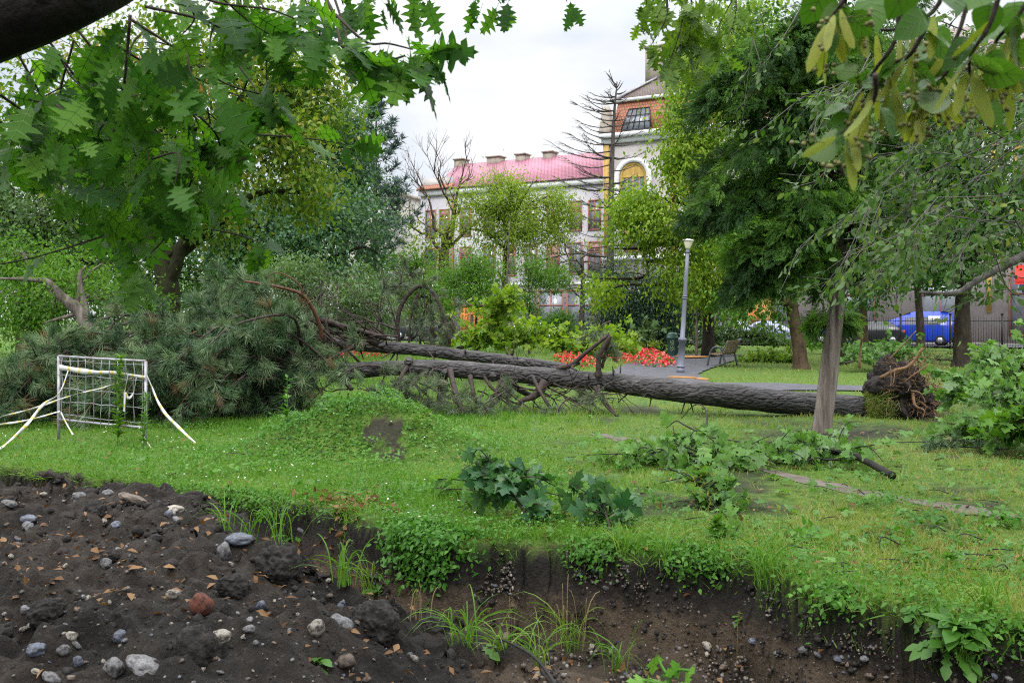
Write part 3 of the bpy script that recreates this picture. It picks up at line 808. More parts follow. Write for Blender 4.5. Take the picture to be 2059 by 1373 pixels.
# --- wing with the crimson roof
UL, UR = fu(846), fu(1216)
wing = thing('long_building', 'long pale two-storey building with a crimson pink tiled roof and four chimneys', 'building', fac((UL + UR) / 2, 0, 0))
EZ = 12.65
mb = MB(); fbox(mb, UL, UR, -11, 0, -.3, EZ); mb.build('wall', M['wall_white'], wing)
mb = MB(); fbox(mb, UL - .1, UR, 0.002, .22, EZ - .55, EZ - .1); fbox(mb, UL - .1, UR, 0.002, .12, 4.3, 4.5); mb.build('cornice', M['trim_white'], wing)
mb = MB(); fbox(mb, UL - .05, UR, 0.003, .28, EZ - .08, EZ + .05); mb.build('gutter', M['chimney'], wing)
u_r = fu(882); u_k = fu(918, -5.6)
rf = uvquad('roof', M['roof_pink'], [fac(u_r - .2, .35, EZ), fac(UR, .35, EZ), fac(UR, -5.6, EZ + 2.95), fac(u_k, -5.6, EZ + 2.95)], wing, 1, 1)
uvquad('roof', M['roof_pink'], [fac(UR, -11.3, EZ), fac(u_r - .2, -11.3, EZ), fac(u_k, -5.6, EZ + 2.95), fac(UR, -5.6, EZ + 2.95)], wing, 1, 1)
mb = MB(); v = np.array([fac(u_r - .2, .35, EZ), fac(u_k, -5.6, EZ + 2.95), fac(u_r - .2, -11.3, EZ), fac(u_r + .3, -5.6, EZ)]); mb.add(v, np.array([[0, 1, 3], [1, 2, 3]])); mb.build('gable', M['roof_brown'], wing)
mb = MB(); fbox(mb, UL + .05, fu(911) - .25, -.5, -.02, EZ, EZ + 1.0); mb.build('parapet', M['wall_cream'], wing)
uvquad('porch_roof', M['roof_orange'], [fac(UL - .15, .5, EZ - .02), fac(fu(911), .5, EZ + .02), fac(fu(911), -.02, EZ + .42), fac(UL - .15, -.02, EZ + .38)], wing, 1, 1)
for px, wd, ht in ((928, .95, 1.5), (997, 1.3, 1.35), (1051, .9, 1.35), (1106, .9, 1.3)):
    uu = fu(px, -5.6)
    mb = MB(); fbox(mb, uu - wd / 2, uu + wd / 2, -6.1, -5.1, EZ + 2.2, EZ + 2.95 + ht * .30 - .12)
    fbox(mb, uu - wd / 2 - .1, uu + wd / 2 + .1, -6.2, -5.0, EZ + 2.95 + ht * .30 - .12, EZ + 2.95 + ht * .30)
    mb.build('chimney', M['chimney'], wing)
for k, px in enumerate((866, 894, 936, 984, 1024, 1068, 1112, 1158, 1196)):
    uu = fu(px)
    window(wing, uu, 8.5, 10.9, 1.0, M['frame_red'], 0.0, shutter=(.0, .25, .0, .3, .0, .2, .0, .3, .0)[k])
    window(wing, uu, 5.1, 7.65, 1.05, M['frame_red'], 0.0, shutter=(.2, .0, .3, .0, .25, .0, .98, .0, .3)[k])
for px, wd in ((1055, 2.0), (1108, 2.2), (1166, 2.2), (1003, 1.8), (958, 1.8)):
    uu = fu(px)
    window(wing, uu, .35, 3.9, wd, M['frame_red'])
mb = MB(); uu = fu(911); fbox(mb, uu - .08, uu + .08, .02, .14, 0, EZ - .6); mb.build('downpipe', M['frame_red'], wing)

# --- corner pavilion
PL, PR = UR, fu(1216) + 50
pav = thing('corner_building', 'tall weathered building with orange mansard and arched ochre windows behind the lime green tree', 'building', fac(PL + 6, 0, 0))
CZ = 15.5
mb = MB(); fbox(mb, PL + .01, PR, -12, .35, -.3, CZ); mb.build('wall', M['wall_cream'], pav)
mb = MB(); fbox(mb, PL - .1, PR, .352, .85, CZ - .05, CZ + .3); fbox(mb, PL - .05, PR, .352, .6, CZ - .45, CZ - .06); fbox(mb, PL - .05, PR, .352, .55, 6.1, 6.4); mb.build('cornice', M['trim_white'], pav)
for k in range(8): mb = MB(); fbox(mb, PL + .15 + 5.4 * k, PL + .55 + 5.4 * k, .353, .5, 6.4, CZ - .46); mb.build('pilaster', M['ochre'], pav)
MZ = 18.35
uvquad('mansard', M['roof_orange'], [fac(PL + .7, .5, CZ + .3), fac(PR, .5, CZ + .3), fac(PR, -.35, MZ), fac(PL + 1.0, -.35, MZ)], pav, 1, 1)
uvquad('mansard', M['roof_orange'], [fac(PL + .7, -12, CZ + .3), fac(PL + .7, .5, CZ + .3), fac(PL + 1.0, -.35, MZ), fac(PL + 1.0, -11.4, MZ)], pav, 1, 1)
mb = MB(); fbox(mb, PL + .6, PR, -.5, -.1, MZ - .02, MZ + .2); mb.build('ledge', M['trim_white'], pav)
RZ = 22.2
uvquad('roof', M['roof_brown'], [fac(PL + .9, -.3, MZ + .2), fac(PR, -.3, MZ + .2), fac(PR, -6, RZ), fac(PL + 4.6, -6, RZ)], pav, 1, 1)
uvquad('roof', M['roof_brown'], [fac(PL + .9, -11.7, MZ + .2), fac(PL + .9, -.3, MZ + .2), fac(PL + 4.6, -6, RZ), fac(PL + 4.5, -6, RZ)], pav, 1, 1)
mb = MB(); tube(mb, [fac(PL + .85, -.25, MZ + .25), fac(PL + 4.6, -5.95, RZ + .08)], .12, 5); mb.build('ridge_flashing', M['galv'], pav)
for px, d in ((1322, 1.6), (1392, 1.2)):
    uu = fu(px, -4); mb = MB(); fbox(mb, uu - d / 2, uu + d / 2, -4.8, -3.4, RZ - 2.2, RZ + .9); fbox(mb, uu - d / 2 - .12, uu + d / 2 + .12, -4.92, -3.28, RZ + .9, RZ + 1.05); mb.build('chimney', M['chimney'], pav)
mb = MB(); c = fac(PL + .1, -.1, 0)
prof = [(.62, CZ + .3), (.62, CZ + .8), (.5, CZ + .95), (.55, CZ + 1.3), (.42, CZ + 1.5), (.42, CZ + 2.0), (.36, CZ + 2.3), (.22, CZ + 2.55), (.05, CZ + 2.7)]
tube(mb, [(c[0], c[1], z) for _, z in prof], [r for r, _ in prof], 10); mb.build('finial', M['chimney'], pav)
for px, sw in ((1284, 1.9), (1372, 1.9), (1480, 1.9)):                         # sloping studio skylights
    uu = fu(px); a = .5
    cs = [fac(uu - sw / 2 - .25, a + .12, CZ + .45), fac(uu + sw / 2 + .25, a + .12, CZ + .45), fac(uu + sw / 2 - .1, -.12, MZ - .7), fac(uu - sw / 2 + .1, -.12, MZ - .7)]
    o = uvquad('skylight', M['pane'], cs, pav, 1, 1)
    mb = MB(); cs = np.array(cs)
    for k in range(6):
        t = k / 5; tube(mb, [cs[0] * (1 - t) + cs[1] * t + [0, -.05, .02], cs[3] * (1 - t) + cs[2] * t + [0, -.05, .02]], .03, 4)
    for k in range(4):
        t = k / 3; tube(mb, [cs[0] * (1 - t) + cs[3] * t + [0, -.05, .02], cs[1] * (1 - t) + cs[2] * t + [0, -.05, .02]], .03, 4)
    mb.build('glazing_bars', M['iron'], o)

def arch_window(u, z0, zs, rad):                          # round-headed window: surround, ochre frame, pane
    th = np.linspace(0, math.pi, 15)
    def ring(r0, r1, o0, o1, legs):
        pts = [(-1, z0)] + [None] * 15 + [(1, z0)]
        inn = [fac(u - r0, o1, z0)] + [fac(u - r0 * math.cos(t), o1, zs + r0 * math.sin(t)) for t in th] + [fac(u + r0, o1, z0)]
        out = [fac(u - r1, o1, z0)] + [fac(u - r1 * math.cos(t), o1, zs + r1 * math.sin(t)) for t in th] + [fac(u + r1, o1, z0)]
        dv = np.array([*(FN * (o1 - o0)), 0])
        n = len(inn); v = np.vstack([inn, out, np.array(inn) - dv, np.array(out) - dv]); f = []
        for k in range(n - 1):
            f += [[k, k + 1, n + k + 1, n + k], [n + k, n + k + 1, 3 * n + k + 1, 3 * n + k], [k, 2 * n + k, 2 * n + k + 1, k + 1]]
        return v, np.array(f)
    so = MB().add(*ring(rad + .12, rad + .5, .36, .52, 1)).build('surround', M['trim_white'], pav)
    fm = MB().add(*ring(rad - .1, rad + .11, .3, .42, 1))
    fbox(fm, u - .05, u + .05, .3, .415, z0, zs + rad); fbox(fm, u - rad, u + rad, .3, .41, zs - .08, zs + .08)
    for a in (-.5, .5): fbox(fm, u + a * rad - .03, u + a * rad + .03, .3, .405, z0, zs + rad * .86)
    w = fm.build('window', M['ochre'], pav)
    v = [fac(u, .37, zs - .2)] + [fac(u - rad * math.cos(t), .37, zs + rad * math.sin(t)) for t in th] + [fac(u + rad, .37, z0), fac(u - rad, .37, z0)]
    n = len(v) - 1
    MB().add(np.array(v), np.array([[0, 1 + k, 1 + (k + 1) % n] for k in range(n)])).build('pane', M['pane'], w)
    bl = MB(); th2 = np.linspace(.12, math.pi - .12, 13)
    v = [fac(u, .385, zs + .05)] + [fac(u - (rad - .1) * math.cos(t), .385, zs + (rad - .1) * math.sin(t)) for t in th2]
    bl.add(np.array(v), np.array([[0, k, k + 1] for k in range(1, 13)])); bl.build('fanlight_blind', M['ochre'], w)
for k in range(9):
    uu = fu(1277) + k * 5.4
    if uu < PR - 2:
        arch_window(uu, 9.2, 12.4, 1.0)
        window(pav, uu, .5, 4.6, 2.6, M['frame_red'] if k % 2 else M['mauve'], .36)
        window(pav, uu, 6.7, 8.6, 1.3, M['frame_red'], .36, shutter=.5)
mb = MB(); uu = fu(1990); fbox(mb, uu - .15, uu + .15, .352, .5, 2.0, 6.0); mb.build('downpipe', M['ochre'], pav)

# --- low neighbour on the left
gb = thing('flat_roofed_building', 'plain grey flat roofed building half hidden behind the standing pine', 'building', P(780, 690, 96) * [1, 1, 0])
mb = MB(); mb.box((-14.4, 99, 6.3), (12, 12, 13.2), FROT * .6); mb.build('wall', M['wall_grey'], gb)
mb = MB(); mb.box((-14.4, 99, 13.05), (12.4, 12.4, .3), FROT * .6); mb.build('roof_slab', M['chimney'], gb)
cs, sn = math.cos(FROT * .6), math.sin(FROT * .6)
for k in range(5):
    for z in (2.2, 5.8, 9.6):
        lx, ly = -4.6 + 2.3 * k, -6.03
        q = (-14.4 + lx * cs - ly * sn, 99 + lx * sn + ly * cs, z)
        w = MB().box(q, (1.4, .14, 1.7), FROT * .6).build('window', M['trim_white'], gb)
        q2 = (-14.4 + lx * cs - (ly - .05) * sn, 99 + lx * sn + (ly - .05) * cs, z)
        MB().box(q2, (1.15, .12, 1.45), FROT * .6).build('pane', M['pane'], w)

# --- street strip, fence and what stands along it
def fstrip(name, mat, o0, o1, z, label, cat):
    v = np.array([fac(-45, o0, z), fac(75, o0, z), fac(75, o1, z), fac(-45, o1, z)])
    return tag(MB().add(v, np.array([[0, 1, 2, 3]])).build(name, mat), label, cat, kind='structure')
fstrip('pavement', M['trail'], .4, 3.2, .14, 'pale pavement along the buildings', 'pavement')
v = MB(); v.box(fac(15, 3.3, .06), (120, .2, .13), FROT); tag(v.build('kerb', M['chimney']), 'grey kerb between street and pavement', 'kerb', kind='structure')
fstrip('street', M['asphalt'], 3.4, 11.5, .10, 'grey asphalt street with cars parked along the park fence', 'street')

FENCE_OFF = 13.2
fence = thing('iron_fence', 'long black iron railing between the park and the street', 'fence', fac(15, FENCE_OFF, 0))
u = -30.0
while u < 48:
    b = MB()
    for zz in (.35, 1.5): fbox(b, u + .06, u + 2.44, FENCE_OFF - .015, FENCE_OFF + .015, zz, zz + .035)
    for k in range(19):
        uu = u + .12 + k * .125
        fbox(b, uu - .010, uu + .010, FENCE_OFF - .010, FENCE_OFF + .010, .12, 1.72)
    b.build('railing', M['iron'], fence)
    p = MB(); fbox(p, u - .05, u + .05, FENCE_OFF - .05, FENCE_OFF + .05, -.2, 1.85); fbox(p, u - .07, u + .07, FENCE_OFF - .07, FENCE_OFF + .07, 1.85, 1.92); p.build('post', M['iron'], fence)
    u += 2.5

def car(name, label, paint, pxc, off, L=4.2, H=1.45, kind='hatch', flip=False, group=None):
    uc = fu(pxc, off); W = 1.72
    base = fac(uc, off, .10)
    t = thing(name, label, 'van' if kind == 'van' else 'car', base, group)
    sg = -1 if flip else 1
    if kind == 'van':   xs = [0, .05, .18, .26, .40, .46, .60, .80, .96, 1.0]; zt = [.55, .72, .80, .86, .97, 1, 1, 1, .97, .62]; zb = [.5, .58, .60, .60, .6, .6, .6, .6, .6, .58]
    else:               xs = [0, .04, .16, .27, .40, .48, .62, .76, .92, 1.0]; zt = [.42, .55, .62, .66, .93, .99, 1, .96, .70, .52]; zb = [.42, .54, .60, .62, .62, .62, .62, .62, .62, .50]
    xs = np.array(xs); zt = np.array(zt) * H; zb = np.array(zb) * H
    sec = []
    for x, a, b_ in zip(xs, zt, zb):
        pin = .86 if x in (0, 1) else (.95 if x in (.04, .05, .92, .96) else 1)
        hw = W / 2 * pin; ht = hw - (max(a - b_, 0)) * .38
        b2 = min(b_, a)
        sec.append([(-hw * .96, .22), (-hw, .36), (-hw, b2 - .03), (-hw * .985, b2), (-ht, a - .03 if a > b2 + .1 else b2 + .01), (-ht * .8, max(a, b2 + .02)),
                    (ht * .8, max(a, b2 + .02)), (ht, a - .03 if a > b2 + .1 else b2 + .01), (hw * .985, b2), (hw, b2 - .03), (hw, .36), (hw * .96, .22)])
    sec = np.array(sec); n, m = len(xs), sec.shape[1]
    def pos(x, y, z):
        uu = uc + sg * (x - .5) * L; oo = off + y
        q = FO + FD * uu + FN * oo
        return np.array([q[0], q[1], z + .10])
    v = np.array([pos(xs[i], sec[i, j, 0], sec[i, j, 1]) for i in range(n) for j in range(m)])
    f = [[i * m + j, i * m + (j + 1) % m, (i + 1) * m + (j + 1) % m, (i + 1) * m + j] for i in range(n - 1) for j in range(m)]
    fs = [np.array(f), np.array([list(range(m))]), np.array([[(n - 1) * m + j for j in range(m)][::-1]])]
    MB().add(v, fs).build('body', paint, t)
    # side glass, windscreen, rear screen
    for side in (-1, 1):
        g = MB()
        spans = ((.31, .46), (.48, .66)) if kind == 'van' else ((.36, .50), (.52, .74))
        for (x0, x1) in spans:
            def gl(x, q):
                a, b_ = np.interp(x, xs, zt), np.interp(x, xs, zb)
                hw = W / 2; ht = hw - max(a - b_, 0) * .38
                z = b_ + .04 + q * (max(a - b_, .1) - .14)
                y = hw * .985 + (ht - hw * .985) * q
                return pos(x, side * (y + .012), z)
            g.add(np.array([gl(x0, 0), gl(x1, 0), gl(x1, 1), gl(x0 + .02, 1)]), np.array([[0, 1, 2, 3]]))
        g.build('side_window', M['glass_dark'], t)
    k0 = 3 if kind != 'van' else 3
    def scr(i0, i1):
        q = []
        for (i, e) in ((i0, .12), (i1, .88)):
            x = xs[i0] + (xs[i1] - xs[i0]) * e; a = zt[i0] + (zt[i1] - zt[i0]) * e
            ww = W / 2 * .72
            q.append((x, ww, a))
        (xa, wa, za), (xb, wb, zb_) = q
        return np.array([pos(xa, -wa, za + .03), pos(xa, wa, za + .03), pos(xb, wb, zb_ + .03), pos(xb, -wb, zb_ + .03)])
    MB().add(scr(3, 4), np.array([[0, 1, 2, 3]])).build('windscreen', M['glass_dark'], t)
    MB().add(scr(8, 7), np.array([[0, 1, 2, 3]])).build('rear_window', M['glass_dark'], t)
    for side in (-1, 1):
        for x in (.17, .82):
            wq = MB(); c = pos(x, side * (W / 2 - .10), .30)
            ax = np.array([*FN, 0]) * side
            tube(wq, [c - ax * .10, c + ax * .02, c + ax * .115], [.30, .31, .28], 18)
            wo = wq.build('wheel', M['rubber'], t)
            rq = MB(); tube(rq, [c + ax * .08, c + ax * .122], [.19, .17], 14); rq.build('rim', M['rim'], wo)
        hq = MB(); c = pos(.015, side * .58, np.interp(.03, xs, zt) - .14); hq.box(c, (.16, .34, .13), FROT); hq.build('headlight', M['lens'], t)
        hq = MB(); c = pos(.985, side * .62, .78); hq.box(c, (.12, .24, .2), FROT); hq.build('tail_light', M['lens_red'], t)
    for x, nm in ((0.0, 'bumper'), (1.0, 'bumper')):
        bq = MB(); bq.box(pos(x, 0, .36), (.16, W * .92, .2), FROT); bq.build(nm, paint if kind != 'van' else M['rubber'], t)
    return t, pos
car('parked_car', 'white car parked behind the railing near the pale sapling stem', M['car_white'], 1062, 9.8, 4.2, 1.45)
car('parked_car', 'dark car parked behind the railing beside the arched pine twig', M['car_black'], 850, 9.8, 4.3, 1.5)
car('parked_car', 'dark blue estate car parked between the grey conifer trunk and the blue van', M['car_darkblue'], 1705, 9.2, 4.4, 1.5, flip=True)
car('parked_car', 'black hatchback with its tail to the blue van', M['car_black'], 1757, 9.6, 3.7, 1.42)
car('parked_car', 'silver blue car parked behind the broken branches near the bench', M['car_silver'], 1470, 9.5, 4.2, 1.42)
car('parked_car', 'lilac blue car parked in front of the ochre kiosk', M['car_lilac'], 1535, 9.5, 3.9, 1.4)
van, vpos = car('parked_van', 'bright blue small van parked between two dark tree trunks', M['car_blue'], 1849, 9.4, 3.7, 1.95, 'van')
mb = MB(); mb.box(vpos(.74, .862, 1.45), (.62, .03, .46), FROT); dc = mb.build('window_sticker', M['trim_white'], van)
fcv = bpy.data.curves.new('sticker_lettering', 'FONT'); fcv.body = 'ISO'; fcv.size = .26; fcv.extrude = .004; fcv.align_x = 'CENTER'; fcv.align_y = 'CENTER'
fo = bpy.data.objects.new('sticker_lettering', fcv); COL.objects.link(fo); fcv.materials.append(M['iron'])
fo = text_mesh(fo); fo.parent = dc; q = vpos(.74, .862, 1.45) + np.array([*(FN * .02), 0]); fo.location = Vector(q)
fo.rotation_euler = (math.radians(90), 0, FROT)

# orange terrace boarding, ochre kiosk, shop awning
hb = thing('terrace_screen', 'low orange terrace screen in front of the pale building', 'screen', fac(fu(970, 4.5), 4.5, 0))
ua, ub = fu(925, 4.5), fu(1012, 4.5)
for k in range(4):
    mb = MB(); x0 = ua + (ub - ua) * k / 4 + .03; x1 = ua + (ub - ua) * (k + 1) / 4 - .03; fbox(mb, x0, x1, 4.45, 4.52, .25, 2.55); mb.build('panel', M['orange'], hb)
mb = MB(); fbox(mb, ua - .05, ub + .05, 4.4, 4.58, 2.55, 2.72); mb.build('top_rail', M['frame_red'], hb)
kb = thing('ochre_kiosk', 'small ochre kiosk standing behind the railing near the mossy trunk', 'kiosk', fac(fu(1516, 5.5), 5.5, 0))
uu = fu(1516, 5.5)
mb = MB(); fbox(mb, uu - 1.1, uu + 1.1, 4.6, 6.4, .1, 3.1); mb.build('wall', M['ochre'], kb)
mb = MB(); fbox(mb, uu - 1.3, uu + 1.3, 4.4, 6.7, 3.1, 3.3); mb.build('roof', M['orange'], kb)
mb = MB(); fbox(mb, uu - .5, uu + .6, 6.402, 6.45, 1.2, 2.3); mb.build('hatch', M['orange'], kb)
ab = thing('shop_awning', 'bright red shop awning over a blue poster at the street corner', 'awning', fac(fu(2050, .6), .6, 2.5))
uu = fu(2100, .6)
v = np.array([fac(uu - 1.6, .4, 5.0), fac(uu + 2.4, .4, 5.0), fac(uu + 2.4, 1.9, 4.2), fac(uu - 1.6, 1.9, 4.2), fac(uu + 2.4, 1.9, 3.8), fac(uu - 1.6, 1.9, 3.8)])
v = np.vstack([v, v - [0, 0, .05]])
MB().add(v, np.array([[0, 1, 2, 3], [3, 2, 4, 5], [6, 9, 8, 7], [9, 11, 10, 8]])).build('canopy', M['red_sign'], ab)
mb = MB(); fbox(mb, uu - 1.4, uu - .4, .45, .5, 3.4, 4.1); fbox(mb, uu - .2, uu + 2, .45, .5, 1.0, 3.2); mb.build('poster', M['blue_sign'], ab)

# ------------------------------------------------------------------ park furniture
# lamp post in front of the bench
LY = 30.2
lb = P(1368, 750, LY); lb[2] = hz(lb[0], lb[1])
lt = P(1383, 500, LY)
lamp = thing('street_lamp', 'slightly leaning blue grey lamp post with a cone lantern beside the path', 'lamp', lb)
ax = nrm(lt - lb); HL = np.linalg.norm(lt - lb)
def lp(h): return lb + ax * h
mb = MB(); tube(mb, [lp(-.1), lp(.05), lp(.06), lp(.16), lp(.17), lp(.30), lp(.31), lp(.96), lp(.97), lp(1.06), lp(1.10), lp(1.9), lp(2.9), lp(HL - .02)],
                [.115, .115, .125, .125, .11, .11, .105, .098, .125, .125, .075, .066, .058, .05], 16); mb.build('post', M['lamp_grey'], lamp, True)
mb = MB()
for h, r in ((.20, .135), (.99, .125), (1.05, .115), (2.25, .082), (2.31, .078), (HL - .12, .066)): tube(mb, [lp(h), lp(h + .04)], [r, r], 16)
mb.build('collar', M['lamp_grey'], lamp, True)
mb = MB(); tube(mb, [lp(HL - .02), lp(HL + .03), lp(HL + .22), lp(HL + .23)], [.06, .075, .145, .145], 14); mb.build('lantern', M['lamp_glass'], lamp, True)
mb = MB(); tube(mb, [lp(HL + .232), lp(HL + .26), lp(HL + .29)], [.17, .16, .05], 14); mb.build('lantern_lid', M['trim_white'], lamp, True)
# globe lamp further left
g0 = P(845, 690, 52); g0[2] = 0
gl = thing('globe_lamp', 'thin lamp post with a round white globe among the leaning trees', 'lamp', g0)
gt = P(845, 545, 52)
mb = MB(); tube(mb, [g0 - [0, 0, .1], g0 + [0, 0, 1], gt - [0, 0, .25]], [.07, .06, .045], 8); mb.build('post', M['lamp_grey'], gl, True)
mb = MB(); th = np.linspace(-math.pi / 2, math.pi / 2, 11); tube(mb, [gt + [0, 0, .24 * math.sin(a)] for a in th], [max(.24 * math.cos(a), .01) for a in th], 16); mb.build('globe', M['lamp_glass'], gl, True)

# litter bin
by = 43.5; b0 = P(1352, 715, by); b0[2] = .04
binn = thing('litter_bin', 'green plastic litter bin with a rounded lid and pale scrawl', 'bin', b0)
prof = [(.185, .02), (.20, .04), (.235, .72), (.262, .73), (.262, .80), (.245, .805), (.235, .90), (.17, .985), (.02, 1.0)]
def lath(mb, c, prof, sy=1.0, seg=20):
    th = np.linspace(0, 2 * math.pi, seg, endpoint=False)
    v = np.array([[c[0] + r * math.cos(a), c[1] + sy * r * math.sin(a), c[2] + z] for r, z in prof for a in th])
    n = len(prof); i = np.arange(n - 1)[:, None] * seg; j = np.arange(seg)[None]; j2 = (j + 1) % seg
    mb.add(v, [np.stack([i + j, i + j2, i + seg + j2, i + seg + j], -1).reshape(-1, 4), np.array([list(range(seg))[::-1]])])
mb = MB(); lath(mb, b0, prof[:4]); mb.build('body', M['bin'], binn, True)
mb = MB(); lath(mb, b0 + [.0, 0, .002], prof[3:]); mb.build('lid', M['bin'], binn, True)
mb = MB(); tube(mb, [b0 + [.40, 0, -.1], b0 + [.40, 0, .78], b0 + [.39, 0, .86], b0 + [.26, 0, .95]], .03, 8); mb.box(b0 + [.33, 0, .45], (.13, .05, .04)); mb.build('bracket', M['bin'], binn, True)
fcv = bpy.data.curves.new('lettering', 'FONT'); fcv.body = 'SRSS'; fcv.size = .24; fcv.extrude = .012; fcv.align_x = 'CENTER'; fcv.align_y = 'CENTER'
fo = bpy.data.objects.new('lettering', fcv); COL.objects.link(fo); fcv.materials.append(M['paint_pale']); fo = text_mesh(fo); fo.parent = binn
fo.location = (-.05, -.222, .44); fo.rotation_euler = (math.radians(90), math.radians(86), 0)

# bench seen from behind
bn, bf = P(1457, 738, 34.0), P(1484, 733, 35.6)
bax = nrm((bf - bn) * [1, 1, 0]); bfr = np.array([-bax[1], bax[0], 0])            # along the bench, towards its front
bb = bn * [1, 1, 0]; bb[2] = hz(bb[0], bb[1])
bench = thing('park_bench', 'park bench with dark arched arms and weathered brown slats seen from behind', 'bench', bb)
BL = 1.65
def bp_(a, f, z): return bb + bax * a + bfr * f + np.array([0, 0, z])
for a in (.06, BL - .06):
    mb = MB()
    rear = curve([bp_(a, -.02, -.02), bp_(a, .03, .25), bp_(a, .07, .45), bp_(a, .0, .66), bp_(a, -.10, .90)], 12); tube(mb, rear, .034, 8)
    arch = curve([bp_(a, .62, -.02), bp_(a, .56, .30), bp_(a, .50, .52), bp_(a, .38, .66), bp_(a, .24, .68), bp_(a, .11, .58), bp_(a, .06, .45)], 16); tube(mb, arch, .034, 8)
    tube(mb, [bp_(a, .07, .43), bp_(a, .3, .40), bp_(a, .52, .43)], .028, 6)
    mb.build('side_frame', M['bench_iron'], bench, True)
mb = MB(); rz = math.atan2(bax[1], bax[0])
for k in range(6):
    f = .10 + k * .078; mb.box(bp_(BL / 2, f, .445 - .03 * math.sin(k / 5 * math.pi)), (BL, .066, .03), rz)
mb.build('seat', M['bench_wood'], bench)
mb = MB()
for k in range(6):
    z = .50 + k * .072; f = np.interp(z, [.45, .66, .90], [.075, .005, -.095]); mb.box(bp_(BL / 2, f - .035, z), (BL, .028, .062), rz)
mb.build('backrest', M['bench_wood'], bench)

# orange board on the grass by the bin
q = P(1392, 716, 41); mb = MB(); mb.box((q[0], q[1], .09), (1.1, 1.0, .05), .35); o = mb.build('chipboard_panel', M['orange_board']); tag(o, 'orange chipboard panel lying on the grass behind the lamp post', 'board')
# staked sapling behind the lamp (thin pale trunk)
# timber edging pieces along the path
for (px0, py0, px1, py1, lab) in ((1345, 762, 1398, 763, 'dark rotten plank at the near path edge below the lamp'), (1400, 765, 1422, 767, 'short pale plank at the near path edge below the lamp')):
    a, b2 = hit(px0, py0), hit(px1, py1); mb = MB(); c = (a + b2) / 2 + [0, 0, .05]; mb.box(c, (np.linalg.norm(b2 - a), .12, .06), math.atan2(b2[1] - a[1], b2[0] - a[0])); tag(mb.build('plank', M['orange_board']), lab, 'plank')

# ------------------------------------------------------------------ mesh barrier and tape
pl, pr = P(118, 885, 13.6), P(293, 890, 13.05)
pl[2], pr[2] = hz(pl[0], pl[1]), hz(pr[0], pr[1])
pan = thing('mesh_barrier', 'galvanised wire mesh barrier panel standing in front of the fallen pine crown', 'barrier', (pl + pr) / 2)
zt_l, zb_l = P(118, 716, 13.6)[2], P(118, 843, 13.6)[2]
zt_r, zb_r = P(293, 726, 13.05)[2], P(293, 860, 13.05)[2]
def pp_(a, z): q = pl * (1 - a) + pr * a; lo = zb_l * (1 - a) + zb_r * a; hi = zt_l * (1 - a) + zt_r * a; return np.array([q[0], q[1], lo + (hi - lo) * z])
for a, nm in ((0, 'post'), (1, 'post')):
    q = pp_(a, 0); mb = MB(); tube(mb, [[q[0], q[1], hz(q[0], q[1]) - .1], pp_(a, 0), pp_(a, 1)], .021, 10); mb.build(nm, M['galv'], pan, True)
for z in (0, 1):
    mb = MB(); tube(mb, [pp_(0, z), pp_(.5, z) + [0, 0, -.004], pp_(1, z)], .017, 8); mb.build('rail', M['galv'], pan, True)
mb = MB()
for k in range(11):
    a = .045 + k * .0915; w = [pp_(a, q) + [R.normal() * .006, -.01, 0] for q in np.linspace(0, 1, 7)]; tube(mb, w, .0055, 5)
for z in (.07, .29, .50, .71, .93):
    w = [pp_(a, z) + [0, -.004, R.normal() * .007] for a in np.linspace(0, 1, 11)]; tube(mb, w, .0055, 5)
mb.build('wire_mesh', M['galv'], pan, True)

def tape(label, pts, w=.05, tw=0.3, n=90):
    c = curve([p for p in pts], n)
    T = nrm(np.gradient(c, axis=0)); L = np.concatenate([[0], np.cumsum(np.linalg.norm(np.diff(c, axis=0), axis=1))])
    ww = np.interp(np.linspace(0, 1, n), np.linspace(0, 1, len(w)), w) if isinstance(w, (list, tuple)) else np.full(n, w)
    up = np.cross(T, np.array([0, 1.0, 0])); up = nrm(up)
    ang = tw * (np.sin(L * 3.1 + len(label)) + .9 * np.sin(L * 11 + 1) * np.sin(L * 4.3)); ww = ww * (.72 + .22 * np.sin(L * 9 + len(label)) * np.sin(L * 3.7))
    c = c + np.stack([0 * L, .012 * np.sin(L * 8), .010 * np.sin(L * 6 + 2)], 1)
    sd = up * np.cos(ang)[:, None] + np.cross(T, up) * np.sin(ang)[:, None]
    nn = np.cross(T, sd) * .0012
    v = np.concatenate([c - sd * ww[:, None] / 2 + nn, c + sd * ww[:, None] / 2 + nn, c - sd * ww[:, None] / 2 - nn, c + sd * ww[:, None] / 2 - nn])
    i = np.arange(n - 1)
    f = np.concatenate([np.stack([i, i + 1, n + i + 1, n + i], 1), np.stack([2 * n + i, 3 * n + i, 3 * n + i + 1, 2 * n + i + 1], 1), np.stack([i, 2 * n + i, 2 * n + i + 1, i + 1], 1), np.stack([n + i, n + i + 1, 3 * n + i + 1, 3 * n + i], 1)])
    o = MB().add(v, f, np.tile(L * 5.5, 4)).build('barrier_tape', M['tape'])
    return tag(o, label, 'tape', 'barrier tapes tied to the mesh panel')
TY = 13.2
tape('wide striped tape stretched across the upper part of the mesh panel', [P(119, 740, 13.55), P(170, 745, 13.4), P(240, 752, 13.2), P(293, 757, 13.0)], [.115, .085, .07, .06, .045], .1)
tape('striped tape hanging from the right post of the panel down to the grass', [P(295, 757, 13.0), P(318, 806, 12.8), P(348, 850, 12.5), P(394, 889, 12.2)], .045, .7)
tape('thin striped tape running from the right half of the panel out to the left', [P(278, 757, 13.1), P(200, 780, 13.2), P(118, 804, 13.3), P(0, 840, 13.2), P(-90, 868, 13.1)], .03, 1.1)
tape('tape tied low on the left post and running out to the left', [P(121, 828, 13.5), P(60, 842, 13.2), P(0, 854, 13.0), P(-90, 874, 12.8)], .035, .8)
